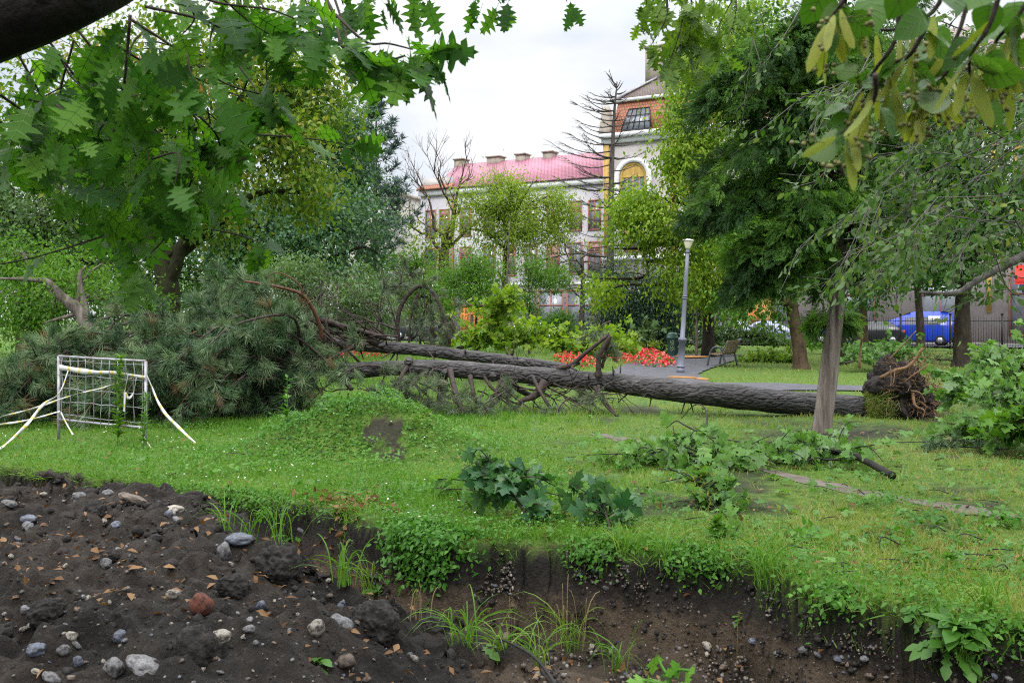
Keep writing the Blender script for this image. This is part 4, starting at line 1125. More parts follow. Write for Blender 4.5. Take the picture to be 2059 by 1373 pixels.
tape('twisted tape falling from the upper left of the panel to the lower left corner', [P(137, 746, 13.35), P(118, 790, 13.2), P(88, 812, 13.0), P(50, 858, 12.6), P(0, 900, 12.2), P(-60, 935, 11.9)], [.03, .03, .05, .06, .05], .9)
tape('short yellow tape end hanging from the foot of the left post', [P(122, 830, 13.5), P(132, 850, 13.4), P(147, 872, 13.3)], .03, .6)
tape('loose white tape end dangling left of the tall weed', [P(257, 755, 13.1), P(250, 785, 13.08), P(243, 800, 13.06), P(237, 822, 13.05)], .045, .9)
tape('crumpled white tape loop dangling in the right part of the panel', [P(274, 760, 13.05), P(268, 788, 13.02), P(258, 800, 13.0), P(252, 790, 13.0), P(250, 826, 13.0)], .055, 1.0)
tape('short tape fallen from the lower right corner of the panel', [P(278, 858, 13.0), P(288, 878, 12.9), P(305, 900, 12.7)], .035, .5)

# ------------------------------------------------------------------ trees
def blob(px, py, rx, ry, Y, rd=None):
    k = Y / F
    return P(px, py, Y), np.array([rx * k, rd if rd else rx * k, ry * k])

def crown_pts(blobs, ncl, shell=.5):
    vol = np.array([b[1][0] * b[1][1] * b[1][2] for b in blobs]) ** .75
    idx = R.choice(len(blobs), ncl, p=vol / vol.sum())
    C = np.array([b[0] for b in blobs])[idx]; S = np.array([b[1] for b in blobs])[idx]
    d = rdir(ncl) * (R.uniform(0, 1, ncl) ** shell * R.lognormal(0, .16, ncl))[:, None]
    cl = C + d * S; sc = S.mean()
    keep = fbm(cl + R.uniform(0, 50), 1.1 / max(sc, .3) * 1.1, 3) > -.085
    return cl[keep], d[keep], idx[keep]

def leaves(mb, cl, dirs, per, rad, tpl, size, droop=.5, rshift=0.0, flat=.7, spread=(1, 1, .75)):
    n = len(cl)
    c = np.repeat(cl, per, 0); d = np.repeat(dirs, per, 0)
    pos = c + R.normal(size=c.shape) * rad * np.array(spread) * np.repeat(R.lognormal(-.08, .38, n), per)[:, None]
    dd = nrm(d * .5 + np.array([0, 0, -droop]) + rdir(len(c)) * .8)
    up = nrm(np.array([0, 0, 1.0]) * flat + d * .25 + rdir(len(c)) * .7)
    base = np.repeat(np.clip(R.normal(.45, .2, n), 0, 1), per)
    rnd = np.clip(base + R.normal(0, .16, len(c)) + rshift, 0, 1)
    scatter(mb, tpl, pos, frames(dd, up), size * R.uniform(.65, 1.25, len(c)), rnd)

def limb(mb, a, b, ra, rb, sag=.0, n=9, seg=6, wob=.12):
    a, b = np.asarray(a, float), np.asarray(b, float)
    L = np.linalg.norm(b - a)
    m1 = a + (b - a) * .35 + R.normal(size=3) * L * wob + [0, 0, L * (.08 - sag)]
    m2 = a + (b - a) * .7 + R.normal(size=3) * L * wob * .7 + [0, 0, L * (.06 - sag)]
    c = curve([a, m1, m2, b], n)
    tube(mb, c, np.linspace(ra, rb, n), seg, .06)
    return c

def tree(name, label, base, trunk, r0, blobs, ncl, per, rad, tpl, size, leafmat, barkmat, group=None, droop=.5, shell=.5, twigs=.3, rshift=0, flat=.7, cat='tree', r1=None, extra=None):
    base = np.asarray(base, float)
    t = thing(name, label, cat, base, group)
    mb = MB()
    tp = curve([base - [0, 0, .15]] + [np.asarray(q, float) for q in trunk], 22)
    rr = np.linspace(r0, r1 or r0 * .45, 22); rr[:3] *= [1.45, 1.2, 1.05]
    tube(mb, tp, rr, 10, .10)
    ends = []
    for c, s in blobs:
        k = np.argmin(np.linalg.norm(tp - (c - [0, 0, s[2] * .5]), axis=1)); k = max(min(k, 20), 8)
        cc = limb(mb, tp[k], c, rr[k] * .62, rr[k] * .16 + .01)
        ends.append(cc)
    cl, d, idx = crown_pts(blobs, ncl, shell)
    ncl = len(cl)
    for q in R.choice(ncl, int(min(ncl * twigs, 130)), replace=False):
        cc = ends[idx[q]]; a = cc[R.randint(4, len(cc))]
        limb(mb, a, cl[q], r0 * .07 + .006, .004, 0, 6, 4)
    mb.build('trunk', barkmat, t, True)
    lm = MB(); leaves(lm, cl, d, per, rad, tpl, size, droop, rshift, flat)
    if extra: extra(lm, cl, d)
    lm.build('crown', leafmat, t)
    return t

def gp(px, py):                                          # foot of a tree seen at a photo pixel
    q = hit(px, py); return q

# forked golden-green maple at the left
b = P(338, 640, 23.0); b[2] = 0
tree('maple_tree', 'forked maple with mossy trunk and golden green leaves behind the fallen pine', b, [P(340, 600, 23), P(330, 545, 23), P(312, 470, 23.2), P(330, 250, 23.5)], .30,
     [blob(340, 330, 200, 120, 23.5, 2.2), blob(560, 290, 130, 120, 23, 1.6), blob(620, 180, 100, 90, 24, 1.5), blob(430, 120, 220, 130, 24, 2.4), blob(150, 200, 180, 150, 24.5, 2), blob(620, 390, 80, 50, 22.5, 1), blob(440, 450, 45, 40, 23, .8), blob(250, 470, 45, 50, 23.4, .8)],
     1400, 26, .34, LEAF, .15, M['maple_gold'], M['bark_green'], extra=None)
mb = MB(); limb(mb, P(338, 575, 23), P(372, 480, 22.7), .17, .10, 0, 9, 8, .03); limb(mb, P(372, 480, 22.7), P(420, 330, 22.9), .10, .05)
mb.build('limb', M['bark_green'], bpy.data.objects['maple_tree'], True)

GT = 'dense trees at the left side of the park'
b = P(70, 690, 27); b[2] = 0
tree('bushy_tree', 'dense dark green tree at the left edge behind the fallen grey stem', b, [P(80, 560, 27), P(90, 420, 27.3)], .22,
     [blob(60, 470, 130, 100, 27, 1.6), blob(190, 450, 100, 80, 28, 1.6), blob(240, 530, 90, 80, 28, 1.5), blob(-60, 400, 120, 160, 28, 2), blob(130, 340, 150, 100, 29, 2)],
     900, 30, .36, QUAD, .13, M['grey_leaf'], M['bark'], GT)
b = P(620, 660, 38); b[2] = 0
tree('round_tree', 'large dark blue green round tree behind the curved pine bough', b, [P(620, 560, 38), P(630, 420, 38)], .26,
     [blob(560, 430, 130, 70, 38, 2.6), blob(680, 460, 120, 80, 38, 2.5), blob(620, 500, 160, 70, 37, 2.6), blob(480, 470, 80, 80, 37.5, 2), blob(760, 510, 60, 50, 38, 1.2)],
     1250, 28, .42, QUAD, .16, M['blue_leaf'], M['bark'], GT)
b = P(690, 660, 46); b[2] = 0
tree('tall_tree', 'tall airy blue green tree left of the standing pine', b, [P(690, 480, 46), P(680, 330, 46)], .26,
     [blob(660, 300, 80, 90, 46, 2.2), blob(600, 260, 70, 70, 46, 2), blob(700, 250, 50, 70, 46.5, 1.6), blob(690, 370, 80, 60, 46, 2)],
     800, 26, .45, QUAD, .17, M['blue_leaf'], M['bark'], GT)
b = P(640, 680, 31); b[2] = 0
tree('willow_shrub', 'pale grey green feathery shrub right behind the pine trunks', b, [P(645, 620, 31), P(650, 560, 31)], .10,
     [blob(600, 560, 80, 50, 31, 1.1), blob(700, 570, 70, 50, 31, 1.1), blob(650, 610, 110, 45, 30.5, 1.3), blob(740, 620, 60, 45, 31, 1), blob(560, 600, 60, 50, 31, 1)],
     520, 30, .26, QUADN, .15, M['grey_leaf'], M['bark_grey'], GT, cat='shrub', droop=.8)
b = P(120, 720, 20.5); b[2] = 0
tree('leafy_shrub', 'light green small leaved shrub at the far left edge above the pine boughs', b, [P(110, 640, 20.5), P(100, 560, 20.6)], .10,
     [blob(60, 600, 110, 70, 20.5, 1), blob(160, 560, 90, 50, 21, 1), blob(240, 590, 60, 55, 21, .8), blob(30, 520, 70, 50, 21.5, 1), blob(300, 610, 40, 50, 21.5, .8), blob(60, 670, 90, 40, 20, .8)],
     860, 26, .20, QUAD, .085, M['mid_leaf'], M['bark_grey'], GT, cat='shrub')
for lab_, px_, Y_t, lm_, bl_ in (('dark tree far behind the forked maple trunk', 300, 47, 'dark_leaf', [(250, 520, 110, 110), (370, 500, 100, 110), (430, 560, 90, 80), (300, 400, 130, 100)]), ('mid green tree far off between the forked maple and the round tree', 470, 52, 'mid_leaf', [(460, 560, 80, 80), (520, 500, 70, 90), (400, 600, 70, 60)]),
                                ('dark tree far off at the left picture edge', 40, 44, 'dark_leaf', [(0, 480, 110, 130), (130, 540, 110, 100), (-90, 400, 100, 120)])):
    b = P(px_, 690, Y_t); b[2] = 0
    tree('distant_tree', lab_, b, [P(px_, 620, Y_t), P(px_ + 5, 500, Y_t)], .2, [blob(x_, y_, rx_, ry_, Y_t + R.normal() * .5, 2.0) for x_, y_, rx_, ry_ in bl_], 620, 24, .5, QUAD, .2, M[lm_], M['bark'], GT)
# split grey stem in that shrub
fs = thing('broken_stem', 'split grey tree stem leaning in the shrubs at the left', 'tree', P(170, 690, 19.4) * [1, 1, 0])
mb = MB()
tube(mb, curve([P(186, 690, 19.4), P(165, 632, 19.4), P(140, 610, 19.4), P(118, 590, 19.4), P(95, 567, 19.3), P(60, 562, 19.3), P(0, 560, 19.2)], 26), np.linspace(.16, .02, 26), 8, .15)
tube(mb, curve([P(172, 636, 19.4), P(166, 600, 19.5), P(160, 555, 19.5), P(172, 535, 19.6)], 12), np.linspace(.09, .02, 12), 7, .15)
tube(mb, curve([P(150, 625, 19.4), P(170, 560, 19.6), P(205, 530, 19.6)], 12), np.linspace(.06, .015, 12), 6, .1)
tube(mb, curve([P(168, 628, 19.4), P(120, 640, 19.3), P(85, 650, 19.3)], 10), np.linspace(.05, .01, 10), 6, .1)
mb.build('trunk', M['bark_grey'], fs, True)
lm = MB(); cl = np.array([P(R.uniform(0, 230), R.uniform(500, 600), 19.6 + R.normal() * .4) for _ in range(90)]); leaves(lm, cl, rdir(90), 14, .15, QUAD, .075, rshift=.2); lm.build('crown', M['mid_leaf'], fs)

# standing blue pine
def conifer(name, label, base, top, r0, levels, reach, tpl, size, leafmat, barkmat, up=.35, z0=.2, per=7, ntuft=None):
    t = thing(name, label, 'tree', base)
    mb, lm = MB(), MB()
    tp = curve([base - [0, 0, .1], base * .5 + top * .5 + [.1, 0, 0], top], 24); tube(mb, tp, np.linspace(r0, .02, 24), 8, .08)
    H = top[2] - base[2]
    for k in range(levels):
        f = z0 + (1 - z0) * (k + R.uniform(0, .8)) / levels
        a = tp[min(int(f * 23), 23)]; L = reach * ((1 - f) * .95 + .10) * R.uniform(.65, 1.15)
        th = R.uniform(0, 2 * math.pi)
        d = np.array([math.cos(th), math.sin(th), 0])
        e = a + d * L + [0, 0, L * up * R.uniform(.5, 1.4)]
        c = curve([a, a + d * L * .5 + [0, 0, L * up * .15], e], 9); tube(mb, c, np.linspace(r0 * .28 * (1 - f) + .015, .008, 9), 5)
        pos, dd = [], []
        for q in range(int(per * L / reach * 3) + 4):
            s = R.uniform(.3, 1); i = int(s * 8); p0 = c[i]
            off = nrm(d + np.cross(d, [0, 0, 1]) * R.choice([-1, 1]) * R.uniform(.3, 1.3) + np.array([0, 0, R.uniform(0, .7)])) * L * .3 * R.uniform(.2, 1)
            pos.append(p0 + off); dd.append(nrm(off + np.array([0, 0, .25 * L])))
            if q % 3 == 0: tube(mb, [p0, p0 + off], [.01, .005], 4)
        pos = np.array(pos); dd = np.array(dd)
        scatter(lm, tpl, pos, frames(dd, rdir(len(pos))), size * R.uniform(.8, 1.3, len(pos)), np.clip(R.normal(.5, .25, len(pos)), 0, 1))
    mb.build('trunk', barkmat, t, True); lm.build('crown', leafmat, t)
    return t
b = P(742, 690, 56); b[2] = 0
conifer('blue_pine', 'open crowned blue grey pine standing left of the crimson roof', b, P(757, 196, 56), .26, 84, 4.4, TUFT_FAR, .42, M['needle_blue'], M['bark'], .55, .30, 5)

# bare brown tree in front of the wing
def bare(mb, a, d, L, r, lev, spread=.75, up=.12, nseg=5, kids=(2, 4), bend=.25, tips=None):
    d = nrm(d); pts = [np.asarray(a, float)]
    dd = d.copy()
    for k in range(nseg):
        dd = nrm(dd + R.normal(size=3) * bend * .5 + np.array([0, 0, up]))
        pts.append(pts[-1] + dd * L / nseg)
    pts = np.array(pts); tube(mb, pts, np.linspace(r, r * .45, len(pts)), 6 if r > .04 else 4, .05)
    if lev == 0:
        if tips is not None: tips.append((pts[-1], dd))
        return
    for _ in range(R.randint(*kids)):
        i = R.randint(2, len(pts)); ax = rdir(1)[0]
        nd = nrm(dd + nrm(np.cross(dd, ax)) * spread * R.uniform(.6, 1.4))
        bare(mb, pts[i], nd, L * R.uniform(.55, .8), r * .5 * (1.2 if i == len(pts) - 1 else 1), lev - 1, spread, up, nseg, kids, bend, tips)
    nd = nrm(dd + R.normal(size=3) * .25)
    bare(mb, pts[-1], nd, L * R.uniform(.6, .8), r * .45, lev - 1, spread, up, nseg, kids, bend, tips)
b = P(896, 690, 58); b[2] = 0
bt = thing('bare_tree', 'leafless brown tree with upright limbs in front of the pale building', 'tree', b)
mb = MB(); tube(mb, curve([b - [0, 0, .1], P(893, 590, 58), P(892, 500, 58)], 12), np.linspace(.42, .30, 12), 9, .15)
for px, py, r in ((872, 440, .16), (915, 420, .19), (848, 470, .12), (950, 455, .12), (900, 400, .12)):
    s = P(892, 505, 58); e = P(px, py, 58 + R.normal() * .8)
    c = limb(mb, s, e, r, r * .6, 0, 8, 7, .10)
    bare(mb, e, e - c[4], 1.7, r * .55, 3, .8, .14, 4, (2, 4))
    bare(mb, c[5], nrm(R.normal(size=3) + [0, 0, .6]), 1.4, r * .4, 3, .8, .12, 4, (1, 3))
mb.build('trunk', M['bark_dry'], bt, True)
lm = MB(); cl = np.array([P(R.uniform(815, 905), R.uniform(440, 640), 57.5 + R.normal() * .6) for _ in range(130)]); leaves(lm, cl, rdir(130), 16, .35, QUAD, .2); lm.build('ivy', M['yellow_leaf'], bt)

# pale yellow-green tree and small young trees in the middle
b = P(1017, 690, 51); b[2] = 0
tree('pale_tree', 'pale yellow green tree with a dark trunk in front of the crimson roof', b, [P(1014, 600, 51), P(1018, 500, 51), P(1022, 440, 51)], .20,
     [blob(1030, 420, 75, 55, 51, 1.9), blob(975, 420, 50, 40, 51, 1.4), blob(1095, 410, 50, 40, 51, 1.4), blob(1060, 470, 70, 40, 50.5, 1.6), blob(985, 480, 55, 40, 51, 1.4), blob(1040, 375, 50, 25, 51, 1.2), blob(1110, 470, 40, 40, 51, 1), blob(1130, 400, 25, 25, 51, .8), blob(940, 390, 25, 25, 51, .8), blob(930, 460, 35, 30, 51, .8), blob(1140, 440, 25, 30, 51, .8), blob(990, 370, 25, 18, 51, .6), blob(1080, 362, 25, 14, 51, .6), blob(1000, 545, 40, 35, 51, 1)],
     900, 26, .38, QUADN, .18, M['yellow_leaf'], M['bark'], shell=.6)
b = P(957, 690, 46); b[2] = 0
tree('young_tree', 'young fresh green tree before the orange terrace screen', b, [P(958, 600, 46), P(957, 540, 46)], .07,
     [blob(950, 530, 60, 45, 46, 1.3), blob(915, 570, 50, 45, 46, 1.2), blob(985, 580, 45, 40, 46, 1.1), blob(955, 580, 50, 50, 45.5, 1.2)], 430, 24, .28, QUADN, .15, M['mid_leaf'], M['bark'], rshift=.15)
b = P(1064, 690, 47); b[2] = 0
tree('young_tree', 'slender young tree with hanging fresh leaves right of the pale sapling stem', b, [P(1064, 600, 47), P(1062, 540, 47)], .05,
     [blob(1064, 545, 38, 50, 47, .9), blob(1085, 560, 30, 40, 47, .8), blob(1062, 600, 28, 50, 46.8, .7), blob(1120, 560, 40, 40, 48, .9)], 280, 24, .24, QUADN, .15, M['mid_leaf'], M['bark'], rshift=.2)
b = P(1120, 690, 56); b[2] = 0
tree('round_shrub', 'small round shrub at the railing right of the white car', b, [P(1120, 660, 56)], .05, [blob(1112, 645, 38, 26, 56, 1), blob(1135, 655, 26, 22, 56, .8)], 130, 22, .22, QUAD, .14, M['mid_leaf'], M['bark'], cat='shrub')
b = P(870, 690, 50); b[2] = 0
tree('small_tree', 'small mid green tree left of the young tree by the orange screen', b, [P(868, 620, 50), P(866, 570, 50)], .14,
     [blob(880, 600, 35, 50, 50, 1), blob(835, 590, 45, 40, 51, 1.1), blob(800, 570, 40, 60, 52, 1.2), blob(830, 540, 40, 40, 52, 1)], 300, 24, .30, QUAD, .16, M['mid_leaf'], M['bark'])
b = P(1020, 690, 40); b[2] = 0
sp = thing('sapling_stem', 'tall thin pale grey bare sapling stem before the pale tree', 'sapling', b)
mb = MB(); tube(mb, curve([b - [0, 0, .1], P(1020, 560, 40), P(1025, 445, 40)], 12), np.linspace(.055, .018, 12), 7)
for k in range(9): a = P(1021 + k * .4, 600 - 16 * k, 40); bare(mb, a, np.array([R.uniform(-1, 1), R.uniform(-.4, .4), 1.4]), .6, .012, 1, .6, .1, 3, (1, 2))
mb.build('trunk', M['twig_grey'], sp, True)

# dead conifer with drooping side branches
b = P(1226, 690, 56); b[2] = 0
dc_ = thing('dead_conifer', 'bare dead conifer with thin sweeping branches in front of the mansard', 'tree', b)
mb = MB(); tp = curve([b - [0, 0, .1], P(1228, 480, 56), P(1230, 350, 56), P(1235, 230, 56), P(1241, 165, 56)], 40); tube(mb, tp, np.linspace(.26, .025, 40), 9, .06)
for k in range(110):
    f = R.uniform(.16, .99); a = tp[int(f * 39)]
    L = (.5 + 2.9 * min(1, (1 - f) * 2.4)) * R.uniform(.5, 1.1) * (1.0 if f > .45 else .85)
    th = R.choice([math.pi, math.pi + .6, math.pi - .6, 0, .8, -.8, 1.6, -1.6], p=[.26, .14, .14, .14, .08, .08, .08, .08]) + R.normal() * .3
    if abs(math.cos(th)) > .5 and math.cos(th) > 0: L *= .55
    d = np.array([math.cos(th), math.sin(th), 0])
    ang = .9 if f > .93 else .0
    c = curve([a, a + d * L * .4 + [0, 0, L * (-.02 + ang * .4)], a + d * L * .8 + [0, 0, L * (.08 + ang * .9)], a + d * L + [0, 0, L * (.20 + ang * 1.1)]], 9)
    tube(mb, c, np.linspace(.042, .010, 9), 5)
    for q in range(int(7 * L) + 2):
        i = R.randint(2, 9); p0 = c[min(i, 8)]; s = R.choice([-1, 1])
        dd = nrm(d + np.cross(d, [0, 0, 1]) * s * R.uniform(.4, 1) + np.array([0, 0, R.uniform(-.1, .5)]))
        l2 = L * .22 * R.uniform(.5, 1.2); tube(mb, [p0, p0 + dd * l2 * .5 + [0, 0, .02], p0 + dd * l2 + [0, 0, .12 * l2]], [.011, .008, .005], 4)
mb.build('trunk', M['bark_dead'], dc_, True)

# grey twiggy brush
b = P(1165, 690, 53); b[2] = 0
gt_ = thing('twiggy_tree', 'grey tree with drooping half bare twigs below the dead conifer', 'tree', b)
mb = MB(); tube(mb, curve([b - [0, 0, .1], P(1172, 600, 53), P(1170, 520, 53)], 10), np.linspace(.16, .10, 10), 8, .1)
tips = []
for k in range(11):
    s = P(1170, 600 - 9 * k, 53); th = R.uniform(0, 2 * math.pi)
    bare(mb, s, np.array([math.cos(th) * (1.2 if k % 2 else 1.5), .6 * math.sin(th), R.uniform(.1, .9)]), 1.6, .05, 3, .8, -.04, 4, (2, 4), .3, tips)
mb.build('trunk', M['bark_dead'], gt_, True)
tp_ = np.array([q[0] for q in tips]); sel = R.choice(len(tp_), min(150, len(tp_)), replace=False)
lm = MB(); leaves(lm, tp_[sel], rdir(len(sel)), 7, .25, QUADN, .15, rshift=.0); lm.build('crown', M['grey_leaf'], gt_)

# yew
b = P(1300, 702, 48.5); b[2] = 0
tree('yew_bush', 'big dark green yew bush behind the litter bin', b, [P(1300, 640, 48.5), P(1300, 560, 48.5)], .18,
     [blob(1280, 590, 80, 60, 48.5, 2), blob(1250, 640, 70, 50, 48, 1.8), blob(1330, 640, 80, 60, 48.3, 2), blob(1390, 610, 60, 80, 50, 2), blob(1290, 670, 110, 35, 47.8, 2), blob(1230, 560, 40, 40, 49, 1.2)],
     1900, 26, .28, QUADN, .15, M['yew'], M['bark'], cat='bush', shell=.42)
# lime-green box elder
b = P(1425, 700, 43); b[2] = 0
tree('box_elder', 'large lime green tree with drooping leaf sprays left of the dark conifer', b, [P(1422, 560, 43), P(1410, 420, 42.5), P(1400, 280, 42.5)], .26,
     [blob(1355, 220, 38, 80, 42, 1.8), blob(1395, 140, 60, 60, 42.5, 2), blob(1368, 330, 55, 80, 42, 2), blob(1290, 405, 48, 38, 41.5, 1.4), blob(1420, 300, 80, 120, 43, 2.2), blob(1270, 450, 70, 60, 41.5, 1.8), blob(1350, 470, 100, 80, 41.5, 2.2), blob(1460, 480, 90, 90, 42, 2.2),
      blob(1370, 560, 60, 60, 41, 1.5), blob(1225, 500, 45, 45, 42, 1), blob(1200, 560, 30, 30, 42, .8), blob(1250, 420, 30, 30, 42, .8), blob(1215, 590, 40, 30, 44, .8), blob(1480, 170, 70, 90, 43, 2), blob(1500, 60, 110, 80, 43, 2.2), blob(1440, 590, 60, 50, 41.5, 1.4)],
     2000, 22, .34, LEAF, .18, M['lime_leaf'], M['bark'], shell=.55, droop=.9)
b = P(1400, 705, 41.5); b[2] = 0
sp = thing('sapling_stem', 'thin pale sapling stem right behind the lamp post', 'sapling', b)
mb = MB(); tube(mb, curve([b - [0, 0, .1], P(1401, 640, 41.5), P(1403, 540, 41.5)], 10), np.linspace(.06, .035, 10), 8); mb.build('trunk', M['bark_grey'], sp, True)
lm = MB(); cl = np.array([P(1402 + R.normal() * 8, R.uniform(540, 620), 41.5 + R.normal() * .2) for _ in range(30)]); leaves(lm, cl, rdir(30), 10, .15, QUADN, .14); lm.build('leaves', M['lime_leaf'], sp)

# leaning mossy tree behind the bench
b = gp(1612, 742)
tt = tree('mossy_tree', 'leaning tree with mossy red brown trunk and a sawn stub right of the bench', b, [P(1606, 690, b[1]), P(1592, 610, b[1]), P(1600, 530, b[1]), P(1590, 420, b[1] + .3)], .25,
     [blob(1540, 560, 80, 60, b[1], 1.3), blob(1480, 600, 50, 45, b[1], 1), blob(1600, 480, 90, 70, b[1] + .6, 1.6), blob(1520, 470, 80, 70, b[1] + 1, 1.6), blob(1640, 560, 60, 60, b[1] + .5, 1), blob(1560, 340, 110, 100, b[1] + 1, 1.8), blob(1570, 610, 50, 35, b[1] - .3, .8)],
     1150, 24, .26, LEAF, .15, M['mid_leaf'], M['bark_moss'], r1=.12)
s0 = P(1590, 615, b[1] - .15); mb = MB(); tube(mb, [s0, s0 + np.array([-.12, -.10, .10]), s0 + np.array([-.22, -.2, .16])], [.14, .125, .12], 10, .1); mb.build('stub', M['bark_moss'], tt, True)
mb = MB(); tube(mb, [s0 + np.array([-.222, -.202, .161]), s0 + np.array([-.226, -.206, .163])], [.10, .10], 12); mb.build('sawn_face', M['straw'], tt)

# darker trees on the right
RT = 'dark trees along the right side of the park'
b = gp(1937, 738)
tree('street_tree', 'thick dark trunked tree right of the blue van', b, [P(1935, 660, b[1]), P(1940, 570, b[1]), P(1975, 440, b[1])], .34,
     [blob(1940, 480, 110, 80, b[1], 1.9), blob(1850, 460, 90, 80, b[1] + 1, 1.8), blob(2030, 440, 90, 100, b[1], 1.9), blob(1960, 330, 130, 110, b[1] + 1, 2.4), blob(1830, 330, 100, 100, b[1] + 2, 2), blob(1990, 200, 130, 110, b[1] + 1, 2.4), blob(1900, 560, 80, 40, b[1] - .4, 1.2)],
     1200, 26, .34, QUAD, .17, M['dark_leaf'], M['bark'], RT)
b = gp(1852, 712)
tree('street_tree', 'slim trunked tree standing right in front of the blue van', b, [P(1850, 650, b[1]), P(1845, 580, b[1]), P(1840, 450, b[1])], .22,
     [blob(1830, 500, 90, 80, b[1], 2), blob(1900, 420, 110, 90, b[1], 2.2), blob(1780, 400, 100, 100, b[1], 2.2), blob(1850, 290, 150, 110, b[1], 2.6), blob(1790, 150, 150, 120, b[1], 2.6)],
     950, 26, .42, QUAD, .2, M['dark_leaf'], M['bark'], RT)
b = gp(1692, 733)
tree('street_tree', 'dark green tree whose trunk shows just right of the grey conifer trunk', b, [P(1690, 670, b[1]), P(1688, 600, b[1]), P(1685, 480, b[1])], .20,
     [blob(1690, 480, 90, 100, b[1], 1.8), blob(1640, 380, 110, 110, b[1], 2), blob(1740, 560, 60, 60, b[1], 1.2), blob(1700, 260, 150, 120, b[1] + 1, 2.4), blob(1640, 110, 170, 120, b[1] + 1, 2.6)],
     950, 26, .36, QUAD, .18, M['dark_leaf'], M['bark_green'], RT)
b = gp(1735, 706)
tree('street_tree', 'brown trunked tree at the railing beside the dark blue car', b, [P(1735, 650, b[1]), P(1736, 600, b[1]), P(1736, 520, b[1])], .28,
     [blob(1736, 590, 60, 40, b[1], 1.2), blob(1720, 540, 80, 60, b[1], 1.6), blob(1770, 520, 60, 60, b[1], 1.4)], 300, 24, .32, QUAD, .17, M['dark_leaf'], M['bark_moss'], RT)
b = gp(1480, 700)
tree('thin_tree', 'dark leaning broken stem rising from the branch pile behind the bench', b, [P(1466, 660, b[1]), P(1452, 620, b[1])], .10, [blob(1440, 640, 60, 40, b[1], 1), blob(1420, 670, 50, 35, b[1], 1)], 170, 22, .25, QUAD, .15, M['grey_leaf'], M['bark'])

# ------------------------------------------------------------------ grey-trunked juniper
JY = 14.6
jb = P(1650, 868, JY); jb[2] = hz(jb[0], jb[1])
jun = thing('juniper_tree', 'tall dark juniper with fluted pale grey trunk standing before the root plate', 'tree', jb)
mb = MB()
jt = curve([jb - [0, 0, .12], P(1653, 845, JY), P(1662, 780, JY), P(1672, 700, JY), P(1682, 600, JY), P(1690, 450, JY), P(1695, 200, JY), P(1695, -100, JY), P(1690, -420, JY)], 60)
n = len(jt); seg = 26
th = np.linspace(0, 2 * math.pi, seg, endpoint=False)
rad = np.interp(np.linspace(0, 1, n), [0, .02, .06, .12, .3, .6, 1], [.19, .17, .145, .13, .125, .10, .02])
vv = []
for k in range(n):
    flute = 1 + .16 * np.cos(3 * th + 1.1 + .05 * k) * (1 - k / n) ** 2 + .07 * np.cos(7 * th + .12 * k) + .03 * np.cos(13 * th - .2 * k)
    vv.append(np.stack([jt[k, 0] + rad[k] * flute * np.cos(th), jt[k, 1] + rad[k] * flute * np.sin(th), np.full(seg, jt[k, 2])], 1))
i = np.arange(n - 1)[:, None] * seg; j = np.arange(seg)[None]; j2 = (j + 1) % seg
mb.add(np.concatenate(vv), np.stack([i + j, i + j2, i + seg + j2, i + seg + j], -1).reshape(-1, 4)); mb.build('trunk', M['bark_grey'], jun, True)
bm_, lm = MB(), MB()
def bough(a, d, L, rise, droop, r=.03):
    d = nrm(d * [1, 1, 0])
    c = curve([a, a + d * L * .4 + [0, 0, L * rise], a + d * L * .75 + [0, 0, L * (rise - droop * .35)], a + d * L + [0, 0, L * (rise - droop)]], 10)
    tube(bm_, c, np.linspace(r, .008, 10), 5)
    pos, dd = [], []
    for q in range(int(95 * L) + 8):
        s = R.uniform(.22, 1) ** .8; k = min(int(s * 9), 8); p0 = c[k] + (c[k + 1] - c[k]) * R.uniform()
        side = np.cross(d, [0, 0, 1]) * R.normal() * .8
        o = (side + d * R.uniform(-.2, .6)) * .17 * L * (1.1 - .5 * s) + np.array([0, 0, R.normal() * .06 - .02])
        pos.append(p0 + o); dd.append(nrm(nrm(side + d * .9) + np.array([0, 0, R.uniform(-1.7, .25)])))
    pos, dd = np.array(pos), np.array(dd)
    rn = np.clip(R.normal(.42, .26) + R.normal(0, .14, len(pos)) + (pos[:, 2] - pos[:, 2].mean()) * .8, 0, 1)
    for m_, T3 in enumerate(SPRAYS):
        s = slice(m_, None, 3)
        scatter(lm, T3, pos[s], frames(dd[s], nrm(rdir(len(pos[s])) + [0, 0, .8])), R.uniform(.13, .25, len(pos[s])), rn[s])
for k in range(56):
    f = R.uniform(.43, .98); a = jt[int(f * 59)]; z = a[2]
    th_ = R.uniform(0, 2 * math.pi); d = np.array([math.cos(th_), math.sin(th_), 0])
    L = np.interp(z, [2.0, 2.6, 3.2, 4.6, 6.5, 9.2], [.35, .7, 1.3, 1.55, 1.5, .3]) * R.uniform(.5, 1.0)
    bough(a, d, L, R.uniform(.15, .5), R.uniform(.2, .6))
